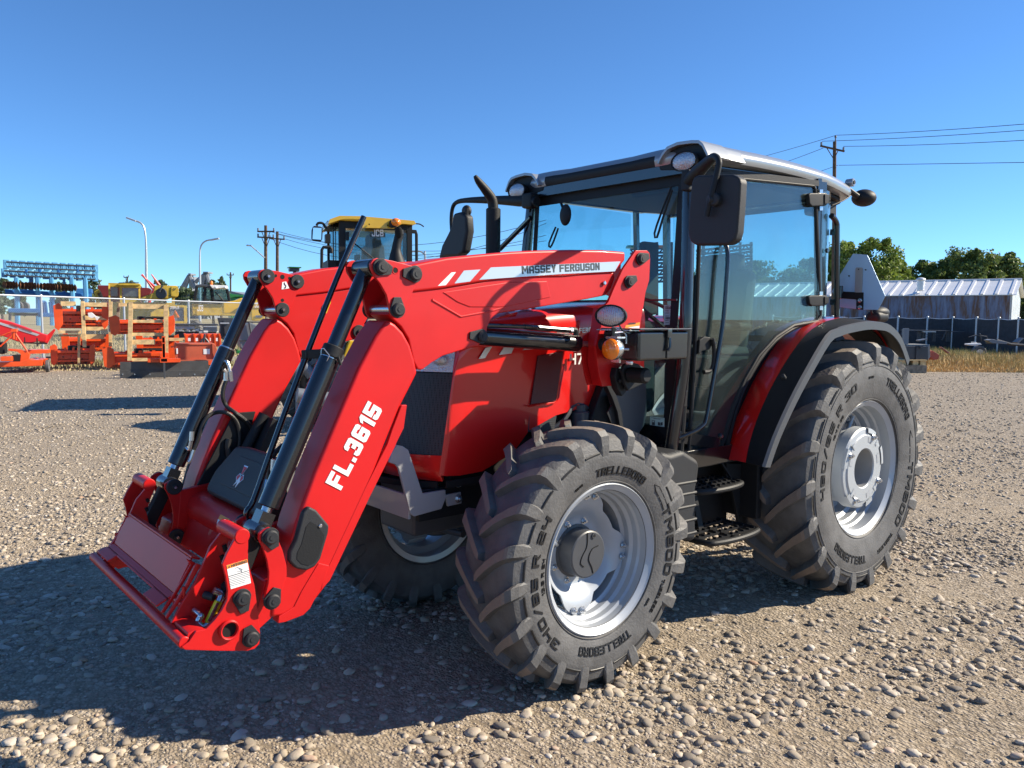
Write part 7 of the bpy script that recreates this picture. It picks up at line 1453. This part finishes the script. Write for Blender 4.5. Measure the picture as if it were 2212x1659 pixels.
def junk(nm,label,cat,f,pts,D,dep,m_): mb=MB(); pg(mb,f,pts,D,dep,0,.01); o=mb.build(nm,m_); return tag(o,label,cat)
junk('scrap_metal','orange red scrap panel lying in the dry grass','scrap','L',[(1185,1360),(1210,1355),(1275,1400),(1265,1440),(1220,1450),(1190,1420)],27,.4,mat('faded_red',(.45,.10,.06),.6))
junk('pipe_scrap','faded red pipe lying in the grass behind the ballast block','scrap','L',[(1285,1320),(1300,1318),(1385,1380),(1370,1385)],30,.15,mat('dull_red',(.30,.13,.10),.7))
for k,(pts,lb) in enumerate((([(1570,1285),(1690,1280),(1700,1295),(1620,1305),(1570,1300)],'long white scrap panel in the weeds'),([(1635,1265),(1655,1275),(1670,1300),(1640,1305)],'pointed white scrap piece in the weeds'),([(1880,1455),(1918,1448),(1910,1498),(1885,1495)],'upright white board near the gravel edge'),([(1640,1450),(1690,1445),(1700,1465),(1645,1470)],'flat white scrap left of the upright board'),([(1760,1250),(1800,1240),(1960,1270),(1955,1290),(1800,1280)],'pale curved pipe section before the fence'),([(2050,1270),(2110,1225),(2124,1230),(2070,1285)],'pale trailer tongue at the right edge'),([(1070,1250),(1150,1235),(1160,1242),(1080,1260)],'grey plank on the weeds under the rack'))): junk('scrap_piece',lb,'scrap','L',pts,30+.4*k,.3,(WHT,WHT,WHT,GREYM,GREYM,GREYM,GREYM)[k])
mb=MB(); q=Z('L',1650,1290)
t = TH('trailer', 'low metal trailer frame and wheel before the fence at the right', 'trailer', gnd(Z('L',1700,1260)[0], 34)); mb=MB(); tb(mb,'L',[(1570,1220),(1640,1200),(1750,1215),(1760,1250)],34,.03); tb(mb,'L',[(1680,1180),(1700,1260)],34,.03); bx(mb,'L',1800,1240,1840,1290,33.5,.5,0,.05); tb(mb,'L',[(1850,1250),(1990,1290),(2124,1300)],33,.05); t.part('frame',mb,[TANK,GALV]); mb=MB(); c=gnd(Z('L',1665,1)[0],33.8); c.z=.3; wheel_bg(mb,c,FHz,.3,.2,0,1,.5); t.part('wheel',mb,[RUB,WHT])
# far bright silo bits between trees
t = TH('white_building', 'small white building glimpsed between trees above the barn roof', 'building', gnd(Z('L',850,660)[0], 84)); mb=MB(); bx(mb,'L',810,655,890,700,84,4,0); t.part('wall',mb,WHT); mb=MB(); pg(mb,'L',[(800,658),(850,640),(900,658)],83.8,4.4,0); t.part('roof',mb,GREYM)
# ---- dry grass and weeds on the right, and along the left fence
def blades(name, N, region, hmin, hmax, cols, seed, label):
    r = np.random.default_rng(seed); pts=[]
    x0,x1,d0,d1 = region; d = r.uniform(0,1,N)**1.1*(d1-d0)+d0; px = r.uniform(x0,x1,N)
    F=np.array(FHz); Rr=np.array(RHz); P=np.array(CAMP)+F*d[:,None]+Rr*(d*(px-1106)/FPX)[:,None]; P[:,2]=0
    k = .5+.5*np.sin(P[:,0]*.9+seed)*np.sin(P[:,1]*1.1)+r.normal(0,.25,N); h = hmin+(hmax-hmin)*np.clip(k,0,1)*r.uniform(.4,1,N); h *= np.clip((d-d0)/3+.25,0,1)
    a = r.uniform(0,6.28,N); w = .012+.02*r.random(N); side=np.stack([np.cos(a),np.sin(a),0*a],-1)*w[:,None]; lean=r.normal(0,.25,(N,3))*h[:,None]; lean[:,2]=0
    V=np.stack([P-side,P+side,P+lean+np.stack([0*h,0*h,h],-1)],1).reshape(-1,3); me=bpy.data.meshes.new(name)
    me.vertices.add(N*3); me.vertices.foreach_set('co',V.reshape(-1).astype(np.float32)); me.loops.add(N*3); me.loops.foreach_set('vertex_index',np.arange(N*3,dtype=np.int32)); me.polygons.add(N); me.polygons.foreach_set('loop_start',np.arange(0,N*3,3,dtype=np.int32))
    at=me.attributes.new('tone','FLOAT','POINT'); at.data.foreach_set('value',np.repeat(np.clip(k*.5+.4*(d-d0)/(d1-d0)+r.normal(0,.15,N),0,1),3).astype(np.float32)); me.update(calc_edges=True)
    me.materials.append(cols); o=bpy.data.objects.new(name,me); COL.objects.link(o); tag(o,label,'grass',None,'stuff')
def grass_mat(nm, st):
    m=bpy.data.materials.new(nm); m.use_nodes=True; n=m.node_tree.nodes; l=m.node_tree.links; b=n['Principled BSDF']; b.inputs['Roughness'].default_value=.8; at=n.new('ShaderNodeAttribute'); at.attribute_name='tone'; c=ramp(n,l,at.outputs['Fac'],st); l.new(c,b.inputs['Base Color']); return m
GD=grass_mat('dry_grass',[(0,(.62,.42,.19)),(.5,(.52,.37,.16)),(.8,(.34,.30,.10)),(1,(.18,.22,.06))]); GL=grass_mat('straw',[(0,(.45,.36,.20)),(.6,(.36,.30,.16)),(1,(.18,.20,.08))])
blades('dry_grass',60000,(1960,2330,25.5,41),.10,.55,GD,5,'tall dry yellow grass and weeds between the gravel and the barn fence')
blades('straw_grass',50000,(-120,720,31,60),.06,.30,GL,6,'straw coloured grass growing beyond the chain link fence')
blades('weeds',5000,(-60,520,22.5,26.5),.04,.30,GL,8,'sparse dry weeds growing around the orange machinery')
# ---- what the cab glass shows behind the tractor
t = TH('sprayer_boom', 'folded lattice sprayer boom standing behind the tractor, seen through the cab glass', 'sprayer', gnd(1560, 26)); D=25
mb=MB()
def lattice(x0,y0,x1,y1,h,n_):
    tb(mb,'D',[(x0,y0),(x1,y1)],D,.035,0,5); tb(mb,'D',[(x0,y0+h),(x1,y1+h)],D,.035,0,5)
    for k in range(n_):
        a=k/n_; b=(k+1)/n_; tb(mb,'D',[(x0+(x1-x0)*a,y0+(y1-y0)*a+(h if k%2 else 0)),(x0+(x1-x0)*b,y0+(y1-y0)*b+(0 if k%2 else h))],D,.022,0,4)
for j in range(4): lattice(500,1010+j*62,960,960+j*56,34,16)
for j in range(5): lattice(-40,1000+j*62,300,990+j*58,34,10)
for x in (30,180,300,560,700,860,950): tb(mb,'D',[(x,940),(x,1330),(x,1800)],D+.1,.05,0,5)
t.part('boom',mb,TANK); mb=MB(); bx(mb,'D',180,965,290,990,D+.3,.4,0); bx(mb,'D',-60,965,90,985,D+.3,.4,1); t.part('bracket',mb,[SMVR,GRN])
t = TH('green_tractor', 'green tractor with yellow stripe parked behind, seen through the door glass', 'tractor', gnd(1640, 21)); D=20
mb=MB(); pg(mb,'D',[(510,1260),(620,1250),(760,1270),(840,1310),(900,1330),(910,1500),(500,1500)],D,1.2,0,.08); t.part('hood',mb,GRN); mb=MB(); pg(mb,'D',[(520,1310),(840,1330),(840,1345),(520,1330)],D-.02,.02,0); t.part('stripe',mb,YELO)
mb=MB(); c=gnd(1560,D); c.z=.6; wheel_bg(mb,c,FHz,.6,.4,0,1,.5,14); t.part('wheel',mb,[RUB,YELO]); mb=MB(); c=gnd(1680,D+.2); c.z=.8; wheel_bg(mb,c,FHz,.8,.5,0,1,.5,14); t.part('wheel',mb,[RUB,YELO])
